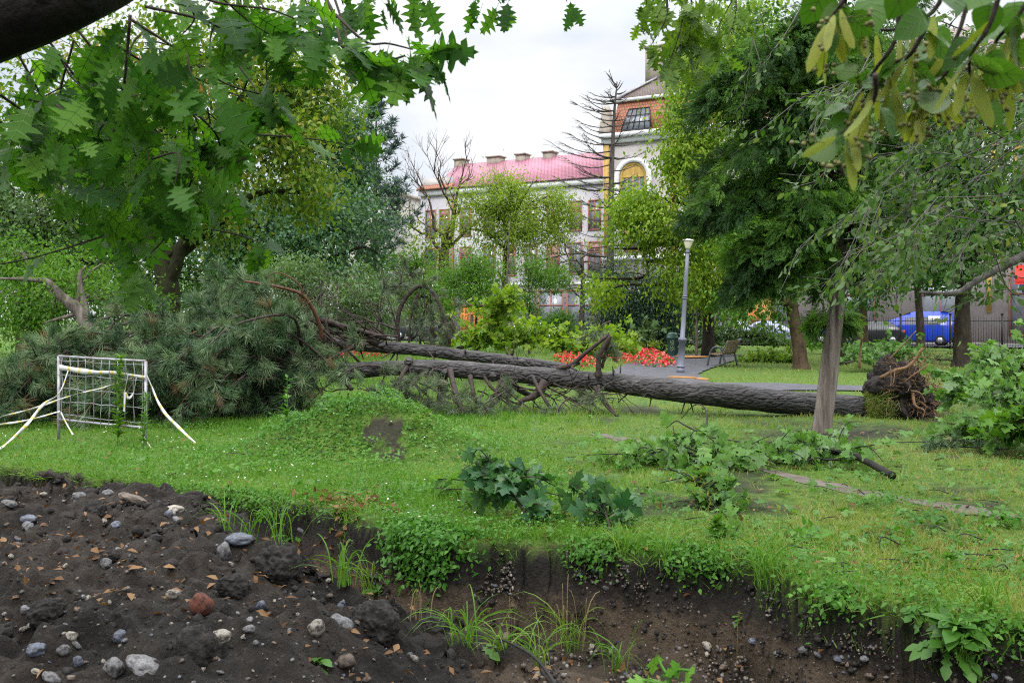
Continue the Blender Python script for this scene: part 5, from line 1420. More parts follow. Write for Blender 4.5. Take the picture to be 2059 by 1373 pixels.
for px, py, Y in ((1400, 215, 14.2), (1470, 190, 13.9), (1440, 300, 14.0), (1395, 440, 14.4), (1450, 430, 14.1), (1480, 520, 14.0), (1530, 480, 13.8), (1560, 330, 13.6), (1520, 250, 13.7), (1600, 200, 13.5), (1640, 380, 13.6), (1590, 540, 13.9), (1780, 420, 13.8), (1790, 470, 14.2), (1840, 330, 14.2), (1740, 280, 13.6), (1430, 150, 14.4), (1500, 520, 14.3), (1590, 440, 13.5), (1600, 90, 13.6), (1540, 130, 13.9), (1720, 160, 13.7)):
    e = P(px, py, Y); k = np.argmin(np.abs(jt[:, 2] - (e[2] - .2))); a = jt[k]; L = np.linalg.norm((e - a)[:2])
    for q in range(3): bough(a + [0, 0, R.normal() * .12], (e - a) + R.normal(size=3) * .18 * L, L * R.uniform(.9, 1.05), (e[2] - a[2]) / L + .25 + R.normal() * .08, .4 + .1 * R.normal())
bm_.build('boughs', M['bark'], jun, True); lm.build('crown', M['juniper'], jun)

# ------------------------------------------------------------------ the fallen pine
pine = thing('fallen_pine', 'big uprooted pine lying across the lawn with two dark trunks and torn root plate', 'fallen tree', P(1100, 780, 17.8) * [1, 1, 0])
def ptube(pts, r0, r1, mb, seg=16, lump=.10, n=40):
    c = curve([P(*p) for p in pts], n); tube(mb, c, np.interp(np.linspace(0, 1, n), np.linspace(0, 1, len(r0)), r0) if isinstance(r0, (list, tuple)) else np.linspace(r0, r1, n), seg, lump); return c
mb = MB()
trunk_a = ptube([(1735, 824, 17.0), (1600, 811, 17.15), (1427, 793, 17.4), (1330, 782, 17.5), (1228, 769, 17.7), (1130, 760, 17.8), (1022, 751, 18.0), (900, 741, 18.1), (783, 740, 18.1), (700, 746, 18.1), (640, 738, 18.0), (480, 735, 17.8), (330, 745, 17.6), (170, 765, 17.3)],
                [.235, .205, .205, .19, .17, .165, .158, .15, .14, .14, .115, .085, .06, .03], 0, mb, 26, .17, 120)
for x_ in (905, 990, 1095, 1200, 812, 700, 1340, 1480):    # swollen knots where limbs tore off
    q = trunk_a[np.argmin(np.abs(trunk_a[:, 0] - P(x_, 0, 17.8)[0]))]; d = nrm(np.array([R.normal() * .3, -1, R.normal() * .8]))
    tube(mb, [q + d * .06, q + d * .15, q + d * .20, q + d * .215], [.10, .085, .07, .05], 10, .2)
mb.build('trunk', M['pine_bark'], pine, True)
mb = MB()
trunk_b = ptube([(1165, 756, 17.9), (1120, 738, 18.3), (1022, 725, 18.7), (920, 713, 18.9), (830, 702, 19.0), (748, 696, 19.0), (640, 690, 18.9), (520, 665, 18.7), (380, 650, 18.4)], [.09, .095, .10, .112, .115, .115, .10, .05, .02], 0, mb, 20, .17, 80)
mb.build('trunk', M['pine_bark'], pine, True)
# snapped stubs propping the trunk, and dead side branches
for pts, r0, r1 in (([(905, 742, 17.9), (912, 775, 17.6), (925, 815, 17.3), (937, 855, 17.0)], .055, .045), ([(890, 748, 18.2), (889, 780, 18.3), (886, 812, 18.3)], .10, .08), ([(1020, 760, 18), (1040, 780, 18.1), (1075, 800, 18.3)], .07, .05),
                    ([(1095, 768, 17.7), (1075, 795, 17.5), (1050, 805, 17.4), (1040, 818, 17.4)], .08, .03), ([(1072, 760, 17.6), (1085, 785, 17.4), (1105, 818, 17.2)], .035, .03), ([(945, 755, 17.9), (952, 790, 17.7), (960, 815, 17.7)], .05, .03),
                    ([(690, 745, 18), (695, 765, 17.7), (706, 782, 17.4)], .07, .04), ([(1195, 778, 17.5), (1215, 805, 17.3), (1240, 835, 17.0)], .04, .02), ([(1120, 742, 17.8), (1150, 733, 17.7), (1175, 712, 17.6), (1225, 672, 17.5)], .05, .03),
                    ([(1203, 760, 17.5), (1206, 715, 17.5), (1227, 675, 17.5)], .05, .04), ([(1210, 740, 17.6), (1220, 700, 17.6), (1228, 678, 17.6)], .03, .02), ([(1165, 730, 17.7), (1150, 738, 17.6), (1160, 745, 17.5)], .03, .015),
                    ([(820, 735, 18), (805, 760, 17.8), (800, 775, 17.7)], .045, .03), ([(970, 748, 18), (985, 775, 17.8), (1015, 800, 17.7), (1040, 812, 17.6)], .035, .015), ([(1010, 760, 17.8), (998, 790, 17.6), (1020, 812, 17.5)], .03, .012),
                    ([(1203, 775, 17.4), (1208, 800, 17.2), (1230, 828, 17.0), (1265, 850, 16.8)], .03, .012), ([(540, 740, 17.7), (532, 770, 17.5), (525, 810, 17.3)], .03, .012), ([(640, 740, 17.9), (660, 700, 18.0), (655, 640, 18.0)], .05, .03),
                    ([(660, 645, 18.0), (700, 665, 18.3), (760, 690, 18.6)], .05, .07), ([(640, 640, 18.0), (690, 655, 18.2), (775, 680, 18.6)], .03, .05), ([(600, 585, 17.9), (640, 640, 18.0), (690, 660, 18.2)], .035, .045)):
    mb = MB(); ptube(pts, r0, r1, mb, 8, .15, 14); mb.build('dead_branch', M['pine_twig'], pine, True)
mb = MB()
for k in range(60):                                      # small snags
    c = trunk_a[R.randint(12, 66)] if k % 2 else trunk_b[R.randint(10, 55)]
    th_ = R.uniform(0, 2 * math.pi); d = np.array([R.normal() * .4 - .2, math.cos(th_), math.sin(th_)])
    tube(mb, [c + d * .1, c + d * R.uniform(.22, .42)], [.018, .008], 5)
for k in range(30):                                      # dark tangled twigs below and behind
    x = R.uniform(700, 1240); a = P(x, R.uniform(770, 800), 17.7 + R.normal() * .4)
    bare(mb, a, np.array([R.normal() * 1.2, R.normal() * .5, -.35]), R.uniform(.4, .8), .016, 2, .8, -.02, 4, (1, 3), .5)
for k in range(40):
    x = R.uniform(640, 810); a = P(x, R.uniform(660, 700), 18.9 + R.normal() * .4)
    bare(mb, a, np.array([-1.0 + R.normal() * .8, R.normal() * .5, .6 + R.normal() * .4]), R.uniform(.5, .9), .02, 2, .7, .02, 4, (1, 3), .4)
mb.build('twig_clumps', M['pine_twig'], pine, True)

mb, lm, lp_ = MB(), MB(), MB()
red = MB()
def tufts(target, pos, dd, size, mu=.45):
    pos, dd = np.array(pos), np.array(dd)
    rn = np.clip(R.normal(mu, .16, len(pos)), 0, .8); rn = np.where(R.uniform(0, 1, len(pos)) < .035, 1.0, rn)
    for m_, T3 in enumerate(TUFTS):
        s = slice(m_, None, 5)
        if len(pos[s]): scatter(target, T3, pos[s], frames(dd[s], rdir(len(pos[s]))), size * R.uniform(.6, 1.3, len(pos[s])), rn[s])
topx = [-120, 0, 60, 150, 250, 330, 400, 440, 500, 560, 620, 660, 720]; topy = [775, 765, 752, 740, 735, 712, 655, 618, 622, 640, 675, 700, 715]
def pine_bough(a, e, r, tgt, branchmb, ns=9, nt=5, arch=.13, size=.205, mu=.45):
    L = np.linalg.norm(e - a)
    c = curve([a, a + (e - a) * .4 + [0, 0, L * arch] + R.normal(size=3) * L * .06, a + (e - a) * .75 + [0, 0, L * arch * .9], e], 12)
    tube(branchmb, c, np.linspace(r, .007, 12), 6, .05)
    pos, dd = [], []
    for q in range(ns):
        k = int(np.clip(3 + (q + R.uniform()) / ns * 8.5, 0, 11)); p0 = c[k]
        T = nrm(c[min(k + 1, 11)] - c[max(k - 1, 0)])
        d = nrm(T * R.uniform(.3, 1.0) + rdir(1)[0] * .9 + [0, 0, .12]); l2 = R.uniform(.18, .5) * min(1, L)
        p1 = p0 + d * l2 * .5 + R.normal(size=3) * .03; p2 = p0 + d * l2 + [0, 0, R.uniform(-.06, .08)]
        tube(branchmb, [p0, p1, p2], [.010, .008, .006], 4)
        for w in range(nt):
            s = R.uniform(.35, 1.0); pos.append(p0 + (p2 - p0) * s + R.normal(size=3) * .045); dd.append(nrm(d + rdir(1)[0] * .55 + [0, 0, .05]))
    tufts(tgt, pos, dd, size, mu)
for k in range(170):
    px = R.uniform(-110, 620); ty = np.interp(px, topx, topy); py = ty + (R.uniform(0, 1) ** .95) * (868 - ty)
    Yd = R.uniform(14.6, 19.2) if py < 760 else R.uniform(14.7, 17.8)
    if px > 430 and py < 785: Yd = R.uniform(18.2, 19.6)
    elif px > 430: py = max(py, 800); Yd = R.uniform(16.4, 17.8)
    e = P(px, py, Yd)
    e[2] = max(e[2], hz(e[0], e[1]) + .12)
    src = trunk_a if R.uniform() < .6 else trunk_b
    sx = e[0] + R.uniform(.3, 1.5); k2 = np.argmin(np.abs(src[:, 0] - sx)); a = src[k2]
    if np.linalg.norm(e - a) > 3.4: a = e + nrm(a - e) * 2.6
    pine_bough(a, e, R.uniform(.018, .036), lm, red if R.uniform() < .22 else mb, 9, 4, mu=R.uniform(.12, .72))
for px, py, Yd in ((430, 545, 17.4), (470, 560, 17.2), (410, 585, 17.0), (500, 590, 17.0), (540, 600, 17.2), (380, 610, 16.8), (450, 620, 16.6), (560, 640, 18.6), (590, 645, 18.8), (350, 660, 16.4), (420, 690, 16.2), (300, 650, 16.6), (520, 640, 16.6), (470, 650, 16.4)):
    e = P(px, py + 40, Yd); a = P(px + 150, py + 100, Yd + .8); pine_bough(a, e, .03, lm, mb, 10, 5, .2)
for pts, r in (([(650, 690, 17.9), (638, 640, 17.7), (610, 595, 17.5), (560, 577, 17.3), (490, 565, 17.1)], .045), ([(292, 760, 16.0), (290, 735, 16.0), (262, 720, 15.9), (228, 723, 15.8)], .028), ([(500, 672, 16.6), (470, 660, 16.5), (420, 660, 16.4), (380, 672, 16.3)], .022), ([(610, 600, 17.4), (600, 570, 17.3), (560, 548, 17.2), (530, 560, 17.2)], .018)):
    ptube(pts, r, r * .4, red, 8, .05, 16)
for k in range(9):                                      # fronds pressed under and in front of the trunk
    px = R.uniform(720, 1240); py = R.uniform(790, 845); e = P(px, py, R.uniform(16.4, 17.8)); e[2] = max(e[2], hz(e[0], e[1]) + .08)
    a = P(px + R.uniform(-60, 60), 765, 17.8); pine_bough(a, e, .02, lp_, mb, 5, 4, .05, .16)
for px, py, Yd in ((760, 775, 17.2), (800, 785, 17.1), (850, 775, 17.2), (780, 800, 17.0), (870, 830, 16.9), (920, 835, 16.8), (960, 840, 16.8), (1190, 805, 17.0), (1110, 840, 16.8), (1190, 680, 17.9), (1215, 730, 17.6)):
    e = P(px, py, Yd); a = e + [R.uniform(.2, .5), .5, .3]; pine_bough(a, e, .016, lp_, mb, 4, 4, .05, .165)
# the arched broken top behind the upper trunk
for pts, r in (([(800, 700, 19.3), (800, 640, 19.4), (815, 600, 19.4), (845, 575, 19.4), (872, 590, 19.4), (890, 630, 19.3), (905, 690, 19.2)], .045), ([(822, 695, 19.4), (826, 640, 19.4), (840, 590, 19.4)], .025), ([(905, 690, 19.2), (890, 640, 19.3), (880, 600, 19.4)], .03), ([(845, 690, 19.6), (850, 640, 19.6), (862, 600, 19.5)], .02)):
    ptube(pts, r, r * .7, mb, 8, .1, 24)
for px, py in ((812, 605), (800, 580), (835, 620), (860, 640), (870, 600), (885, 660), (840, 660), (905, 650), (830, 560), (895, 690), (860, 700), (780, 590)):
    e = P(px, py, 19.4 + R.normal() * .2); a = e + [R.uniform(-.3, .3), .1, .5]; pine_bough(a, e, .012, lp_, mb, 4, 4, -.05, .15)
mb.build('branches', M['pine_twig'], pine, True); red.build('orange_limbs', M['pine_red'], pine, True)
lm.build('needles', M['needle'], pine); lp_.build('withered_needles', M['needle_pale'], pine)

# root plate
def lumpy(c, r, seed, sub=5, amp=.25, sc=2.4, amp2=.09):
    bm = bmesh.new(); bmesh.ops.create_icosphere(bm, subdivisions=sub, radius=1)
    v = np.array([q.co[:] for q in bm.verts]); f = np.array([[w.index for w in q.verts] for q in bm.faces]); bm.free()
    s = 1 + fbm(v + seed * 7.1, sc, 4) * amp * 2 + fbm(v + seed * 3.3, sc * 4, 3) * amp2 * 2
    return v * s[:, None] * np.asarray(r) + np.asarray(c), f
rc = P(1806, 806, 17.0)
mb = MB(); mb.add(*lumpy(rc + [.0, 0, .03], (.50, .66, .64), 1, 6, .36, 2.6, .20)); mb.add(*lumpy(rc + [-.28, -.22, .25], (.33, .34, .20), 2, 4)); mb.add(*lumpy(rc + [.25, -.35, -.38], (.30, .3, .22), 3, 4)); mb.add(*lumpy(rc + [-.05, -.55, -.47], (.34, .22, .14), 4, 4)); mb.add(*lumpy(rc + [-.3, -.6, -.52], (.28, .18, .09), 5, 4)); mb.add(*lumpy(rc + [.85, -.1, -.45], (.42, .3, .14), 6, 4))
rp = mb.build('root_plate', M['soil'], pine, True)
for pts, r0, r1 in (([(1770, 760, 16.6), (1800, 745, 16.5), (1830, 735, 16.4), (1855, 700, 16.3)], .035, .022), ([(1800, 752, 16.5), (1835, 728, 16.4), (1853, 702, 16.3)], .02, .015), ([(1728, 740, 16.9), (1730, 700, 16.9), (1733, 675, 16.8), (1720, 668, 16.8)], .026, .014),
                    ([(1785, 725, 17.0), (1810, 700, 16.9), (1842, 665, 16.8)], .014, .006), ([(1815, 770, 16.4), (1835, 755, 16.3), (1870, 730, 16.3)], .016, .008), ([(1835, 790, 16.4), (1840, 815, 16.3), (1858, 825, 16.3), (1855, 840, 16.3)], .028, .008),
                    ([(1790, 735, 16.5), (1792, 765, 16.45), (1788, 790, 16.45)], .010, .006), ([(1800, 740, 16.5), (1796, 770, 16.4), (1786, 776, 16.4)], .009, .004), ([(1830, 785, 16.35), (1850, 790, 16.3), (1862, 810, 16.3)], .014, .006)):
    mb = MB(); ptube(pts, r0, r1, mb, 7, .12, 14); mb.build('root', M['root'], pine, True)
mb = MB()
for k in range(150):
    d = nrm(np.array([R.uniform(-.3, 1), R.uniform(-1, .2), R.uniform(-.6, 1)])); a = rc + d * np.array([.42, .55, .55])
    bare(mb, a, d + R.normal(size=3) * .5, R.uniform(.12, .45), .007, 1, .8, -.05, 3, (1, 3), .5)
mb.build('root_clumps', M['root'], pine, True)
gm = MB()
n = 3400
d = nrm(R.normal(size=(n, 3)) * [.6, .7, .9] + [-1.1, -.75, -.25]); pos = rc + [-.22, -.14, -.10] + d * np.array([.36, .50, .44]) * R.uniform(.9, 1.08, (n, 1))
dd = nrm(d * .5 + np.array([-.5, -.2, -.4]) + rdir(n) * .7)
scatter(gm, BLADE, pos, frames(dd, rdir(n)), np.stack([np.full(n, .010), R.uniform(.06, .15, n), np.full(n, .08)], 1)[:, 1], np.clip(R.normal(.55, .25, n), 0, 1)) if False else None
def blades(mb, pos, dd, up, L, w, rnd):
    fr = frames(dd, up); tv, tf = BLADE
    v = pos[:, None] + fr[:, None, :, 0] * (tv[None, :, 0:1] * w[:, None, None]) + fr[:, None, :, 1] * (tv[None, :, 1:2] * L[:, None, None]) + fr[:, None, :, 2] * (tv[None, :, 2:3] * L[:, None, None])
    off = np.arange(len(pos))[:, None, None] * 5
    mb.add(v.reshape(-1, 3), [(f[None] + off).reshape(-1, f.shape[1]) for f in tf], np.repeat(rnd, 5))
blades(gm, pos, dd, rdir(n), R.uniform(.05, .14, n), R.uniform(.004, .009, n), np.clip(R.normal(.72, .3, n), 0, 1))
gm.build('turf', M['grass'], rp)

# ------------------------------------------------------------------ torn leafy branches
def leafy(name, label, main, r0, r1, nsub, sublen, nl, tpl, size, leafmat, barkmat, group=None, up=.5, cat='branch', extra=None, lift=.0, rshift=0., flat=.6, depth=.8, petiole=.05):
    c = curve([np.asarray(p, float) for p in main], 30)
    t = thing(name, label, cat, c[0] * [1, 1, 0] + [0, 0, hz(c[0][0], c[0][1])], group)
    mb, lm = MB(), MB(); tube(mb, c, np.linspace(r0, r1, 30), 8, .12)
    pos, dd = [], []
    for q in range(nsub):
        k = int(R.uniform(.15, 1) * 29); T = nrm(c[min(k + 1, 29)] - c[max(k - 1, 0)])
        d = nrm(T * R.uniform(.1, .8) + np.array([R.normal(), R.normal() * depth, abs(R.normal()) * up + .1]))
        L = sublen * R.uniform(.4, 1.2); p0 = c[k]
        p1 = p0 + d * L * .5 + R.normal(size=3) * .06 * L; p2 = p0 + d * L + [0, 0, -.15 * L] + R.normal(size=3) * .1 * L
        cc = curve([p0, p1, p2], 7)
        for w in range(7):
            h = hz(cc[w][0], cc[w][1]) + .03
            if cc[w][2] < h: cc[w][2] = h
        tube(mb, cc, np.linspace(max(r1 * .8, .006), .004, 7), 5)
        for w in range(nl):
            s = R.uniform(.25, 1.05); i = min(int(s * 6), 6); pos.append(cc[i] + R.normal(size=3) * .06 * min(1, L)); dd.append(nrm(d * .4 + rdir(1)[0] + [0, 0, -.35]))
    pos, dd = np.array(pos), np.array(dd)
    hh = height(pos[:, 0], pos[:, 1]) + .02; pos[:, 2] = np.maximum(pos[:, 2], hh + R.uniform(0, .05, len(hh)))
    rn = np.clip(R.normal(.45, .25, len(pos)) + rshift, 0, 1)
    scatter(lm, tpl, pos, frames(dd, nrm(rdir(len(pos)) * .7 + [0, -.15, flat])), size * R.uniform(.6, 1.25, len(pos)), rn)
    mb.build('stem', barkmat, t, True); lm.build('leaves', leafmat, t)
    if extra: extra(t, pos, c)
    return t
leafy('fallen_branch', 'long dark maple branch with broad leaves lying on the lawn before the juniper', [hit(1795, 968) + [0, 0, .06], hit(1700, 935) + [0, 0, .14], hit(1600, 930) + [0, 0, .12], hit(1490, 935) + [0, 0, .10], hit(1420, 940) + [0, 0, .12], hit(1330, 935) + [0, 0, .14], hit(1270, 930) + [0, 0, .1]], .042, .012, 100, .74, 6, MAPLE, .145, M['fresh_maple'], M['limb_black'], up=.25, depth=1.3, rshift=.1)
mb = MB()
for a, b2 in (((1500, 905), (1385, 885)), ((1420, 890), (1370, 850)), ((1400, 880), (1340, 870)), ((1690, 940), (1610, 945))):
    p, q = hit(*a) + [0, 0, .09], hit(*b2) + [0, 0, .07]; mb = MB(); limb(mb, p, q, .014, .006, 0, 14, 6, .07); mb.build('side_shoot', M['limb_black'], bpy.data.objects['fallen_branch'], True)
SY = 8.0
def keys(t, pos, c):
    k = MB(); s = R.choice(len(pos), min(len(pos), 110), replace=False)
    q = np.repeat(pos[s], 3, 0) + R.normal(size=(len(s) * 3, 3)) * .03; scatter(k, LEAFN, q, frames(nrm(rdir(len(q)) + [0, 0, -1.2]), rdir(len(q))), .045, R.uniform(0, 1, len(q))); k.build('winged_seed_clumps', M['fruit_yellow'], t)
leafy('maple_shoot', 'deep green maple sprouts leaning over the trench edge', [hit(1060, 1078), P(1060, 1045, SY), P(1040, 1005, SY + .1), P(1020, 975, SY + .2), P(1000, 950, SY + .3)], .016, .006, 24, .36, 5, MAPLE, .15, M['deep_maple'], M['bark'], up=.35, cat='sapling', depth=.6, flat=.8)
leafy('maple_shoot', 'low spreading maple sprout right of the deep green one at the trench edge', [hit(1230, 1085), hit(1215, 1060) + [0, 0, .14], hit(1180, 1040) + [0, 0, .22]], .012, .005, 10, .38, 5, MAPLE, .15, M['deep_maple'], M['bark'], up=.3, cat='sapling', depth=.6)
leafy('maple_shoot', 'low pale maple sprout left of the deep green one among the weeds', [hit(960, 1030), hit(945, 1010) + [0, 0, .12], hit(920, 990) + [0, 0, .2]], .010, .005, 8, .32, 4, MAPLE, .15, M['fresh_maple'], M['bark'], up=.3, cat='sapling', depth=.5)
leafy('fallen_branch', 'small maple branch hung with yellow winged seeds on the lawn', [hit(1460, 1045) + [0, 0, .02], P(1450, 1015, 8.6), P(1420, 985, 8.7), P(1400, 960, 8.8)], .012, .005, 30, .34, 5, MAPLE, .12, M['fresh_maple'], M['limb_black'], up=.4, extra=keys)
leafy('maple_shoot', 'small broad leaved seedling in the grass below the seeded branch', [hit(1460, 1095), hit(1458, 1085) + [0, 0, .08]], .008, .004, 7, .2, 3, MAPLE, .11, M['mid_leaf'], M['bark'], cat='sapling')
for main, lab, ns, sl in (([hit(2100, 800) + [0, 0, .3], P(2060, 800, 13.6), P(2010, 785, 14.0), P(1960, 780, 14.6), P(1930, 800, 15.0)], 'upper torn maple bough with pale leaves at the right edge', 66, .6),
                     ([hit(2120, 900) + [0, 0, .35], P(2070, 880, 12.0), P(2020, 865, 12.6), P(1970, 870, 13.2), P(1930, 895, 13.6)], 'lower torn maple bough with pale leaves at the right edge', 66, .55),
                     ([P(2150, 760, 17), P(2090, 740, 17.4), P(2040, 740, 17.8), P(1990, 760, 18.2)], 'leafy bough heaped highest behind the right edge boughs', 70, .9)):
    leafy('torn_bough', lab, main, .05, .014, ns, sl, 10, MAPLE, .15, M['fresh_maple'], M['bark'], 'torn maple boughs heaped at the right', up=.55, rshift=.2)
leafy('torn_bough', 'bushy deep green maple bough in the lower right corner of the heap', [hit(2130, 925) + [0, 0, .2], P(2090, 870, 11.6), P(2060, 845, 11.8), P(2040, 880, 12.0)], .04, .012, 38, .45, 8, MAPLE, .15, M['mid_leaf'], M['bark'], up=.5)
mb = MB()
o = leafy('fallen_branch', 'dark bare limb with sparse leaves on the grass right of the root plate', [P(2090, 860, 15.5), P(2030, 815, 16.2), P(1960, 790, 17), P(1890, 785, 17.6)], .07, .03, 16, .6, 5, MAPLE, .15, M['fresh_maple'], M['limb_black'], up=.2)
leafy('pine_sprig', 'pale torn pine sprig lying on the grass below the right boughs', [hit(2010, 915) + [0, 0, .05], hit(1950, 912) + [0, 0, .08], hit(1850, 905) + [0, 0, .05]], .012, .005, 14, .25, 4, TUFTS[0], .13, M['needle'], M['bark'], up=.2)
leafy('fallen_branch', 'yellow green branch pile behind the upper pine trunk', [P(920, 700, 26.5), P(980, 690, 26), P(1060, 690, 26), P(1150, 700, 26.5), P(1240, 705, 27)], .05, .02, 130, 1.1, 14, MAPLE, .17, M['lime_leaf'], M['bark'], up=.55, depth=.9)
leafy('fallen_branch', 'upright yellow green tangle rising left in the pile behind the trunks', [P(950, 710, 25.5), P(985, 680, 25.4), P(1010, 640, 25.2), P(1015, 610, 25)], .03, .008, 36, .8, 12, MAPLE, .17, M['lime_leaf'], M['bark'], up=.5)
leafy('fallen_branch', 'tall leafy sprig standing before the dark yew', [P(1300, 700, 40), P(1298, 670, 40), P(1295, 650, 40)], .03, .01, 14, .7, 8, MAPLE, .22, M['grey_leaf'], M['bark'], up=.8)
leafy('fallen_branch', 'grey green heap of broken branches behind the bench', [P(1400, 700, 44), P(1450, 680, 44), P(1520, 680, 45), P(1560, 690, 45)], .06, .02, 90, 1.3, 12, LEAF, .22, M['grey_leaf'], M['bark'], up=.6)
leafy('fallen_branch', 'low pale green heap of branches right of the bench', [P(1490, 730, 38), P(1540, 725, 38), P(1600, 725, 37)], .04, .015, 80, .9, 12, LEAF, .18, M['lime_leaf'], M['bark'], up=.4, rshift=-.2)
leafy('fallen_branch', 'broken boughs at the foot of the railing left of the mossy trunk', [P(1500, 690, 50), P(1560, 690, 50), P(1660, 700, 46)], .05, .02, 60, 1.2, 12, LEAF, .22, M['mid_leaf'], M['bark'], up=.5)
leafy('fallen_branch', 'scattered boughs in the grass behind the root plate', [P(1700, 730, 30), P(1760, 715, 32), P(1830, 720, 33)], .04, .015, 70, 1.0, 9, MAPLE, .2, M['fresh_maple'], M['bark'], up=.5)
leafy('fallen_branch', 'leafless brown boughs beneath the thick dark trunk', [P(1990, 735, 35), P(1920, 725, 36), P(1830, 720, 38)], .05, .015, 40, 1.4, 3, LEAF, .15, M['fresh_maple'], M['bark_dry'], up=.3)
leafy('fallen_branch', 'low yellow green boughs beside the red flower bed', [P(1240, 690, 42), P(1270, 695, 41.5), P(1320, 700, 41)], .03, .01, 36, .9, 9, LEAF, .18, M['yellow_leaf'], M['bark'], up=.4)

# ------------------------------------------------------------------ red flower beds
def bed(label, px0, px1, py0, py1, n):
    c = hit((px0 + px1) / 2, (py0 + py1) / 2); a = hit((px0 + px1) / 2, py0); b2 = hit((px0 + px1) / 2, py1)
    rx = (px1 - px0) / 2 / F * c[1]; ry = abs(a[1] - b2[1]) / 2
    t = thing('flower_bed', label, 'flower bed', c * [1, 1, 0])
    th_ = R.uniform(0, 2 * math.pi, n); r = np.sqrt(R.uniform(0, 1, n)); x = c[0] + rx * r * np.cos(th_); y = c[1] + ry * r * np.sin(th_)
    z = .1 + .28 * (1 - r ** 3) + R.uniform(-.05, .08, n) + .12 * fbm(xy3(x, y), .8)
    pos = np.stack([x, y, z], 1)
    f = MB(); scatter(f, tpl_quad(1.0), pos, frames(nrm(rdir(n) + [0, -.3, .2]), nrm(rdir(n) * .6 + [0, -.5, .8])), R.uniform(.05, .11, n), R.uniform(0, 1, n)); f.build('flowers', M['petal_red'], t)
    g = MB(); m2 = int(n * .30); s = R.choice(n, m2); scatter(g, QUAD, pos[s] - [0, 0, .03], frames(nrm(rdir(m2) + [0, 0, .5]), rdir(m2)), .14, R.uniform(0, 1, m2)); g.build('foliage', M['mid_leaf'], t)
bed('round red flower bed left of the litter bin', 1215, 1325, 704, 736, 3000)
bed('red flower bed glimpsed between the trunk and the broken snag', 1115, 1200, 716, 738, 1500)
bed('red flower bed showing between the two pine trunks', 680, 800, 704, 722, 1500)

# ------------------------------------------------------------------ overhanging red oak
oak = thing('red_oak', 'red oak with a thick black limb and large lobed leaves hanging over the left top', 'tree', (-3.6, 2.4, 0))
mb = MB()
tube(mb, curve([(-3.6, 2.4, -.1), (-3.55, 2.45, 1.2), (-3.4, 2.6, 2.4), (-2.7, 3.0, 3.2), (-1.2, 3.6, 4.6)], 24), np.linspace(.36, .16, 24), 14, .08)
OY_ = 3.4
lim = curve([(-3.35, 2.65, 1.9), P(-900, 330, OY_ - .4), P(-450, 170, OY_ - .2), P(-150, 70, OY_), P(0, 18, OY_), P(140, -25, OY_), P(290, -82, OY_ + .2), P(480, -170, OY_ + .5), P(800, -330, OY_ + 1.2), P(1200, -400, OY_ + 2.4), P(1500, -420, OY_ + 3.4)], 60)
tube(mb, lim, np.interp(np.linspace(0, 1, 60), [0, .15, .4, .5, .6, 1], [.21, .19, .155, .14, .10, .03]), 14, .10)
mb.build('trunk', M['limb_black'], oak, True)
mb, lm, key = MB(), MB(), MB()
lml = MB()
def oak_twig(pts, r0, r1, nleaf, size, tgt, spread=.07, cluster=False, droop=.55, n=14, from_=.3):
    c = curve([np.asarray(p, float) for p in pts], n); tube(mb, c, np.linspace(r0, r1, n), 6, .05)
    pos, dd = [], []
    for q in range(nleaf):
        s = 1.0 if (cluster and q < nleaf * .6) else R.uniform(from_, 1.0); k = min(int(s * (n - 1)), n - 1)
        T = nrm(c[min(k + 1, n - 1)] - c[max(k - 1, 0)]); d = nrm(T * .4 + rdir(1)[0] * .85 + np.array([.18, 0, -droop - .15]))
        pos.append(c[k] + d * size * .2 + R.normal(size=3) * spread * .3); dd.append(d)
    pos, dd = np.array(pos), np.array(dd)
    up = nrm(rdir(len(pos)) * 1.0 + np.array([.1, -.35, .5]))
    rn = np.clip(R.normal(.45, .34, len(pos)), 0, 1); sz = size * R.uniform(.5, 1.25, len(pos))
    fr = frames(dd, up)
    scatter(tgt, OAK, pos[::2], fr[::2], sz[::2], rn[::2]); scatter(tgt, OAK2, pos[1::2], fr[1::2], sz[1::2], rn[1::2])
    return c
# main hanging spray
hang = [((40, 100), (90, 180), (110, 250), (60, 310)), ((100, 80), (160, 180), (180, 280), (170, 350)), ((150, 60), (240, 180), (300, 280), (340, 370)), ((200, 60), (310, 140), (400, 210), (490, 290)),
        ((250, 30), (360, 100), (450, 160), (540, 210)), ((260, 40), (250, 160), (240, 230), (230, 300)), ((140, 90), (120, 200), (150, 300), (200, 370)), ((300, 0), (400, 50), (470, 70), (550, 100)),
        ((330, -20), (450, 10), (530, 20), (600, 30)), ((230, 250), (270, 320), (280, 380), (290, 430)), ((200, 300), (230, 370), (245, 420), (255, 455)), ((330, 300), (380, 350), (390, 390), (400, 420)),
        ((350, 200), (420, 270), (450, 310), (460, 350)), ((0, 200), (50, 240), (90, 260), (140, 300)), ((-40, 220), (30, 270), (60, 290), (100, 310)), ((330, 120), (390, 210), (410, 290), (400, 370))]
for k, pts in enumerate(hang):
    Yk = OY_ + R.uniform(-.35, .7)
    p3 = [P(px + R.normal() * 8, py + R.normal() * 8, Yk + .1 * i) for i, (px, py) in enumerate(pts)]
    oak_twig(p3, .0055, .0025, 11, .145, lm, from_=.03)
    for q in range(2):
        i = R.randint(1, 4); a = p3[i] + R.normal(size=3) * .05; e = a + np.array([R.normal() * .16, R.normal() * .2, -abs(R.normal()) * .10])
        oak_twig([a, (a + e) / 2 + R.normal(size=3) * .03, e], .004, .002, 6, .145, lm, cluster=True)
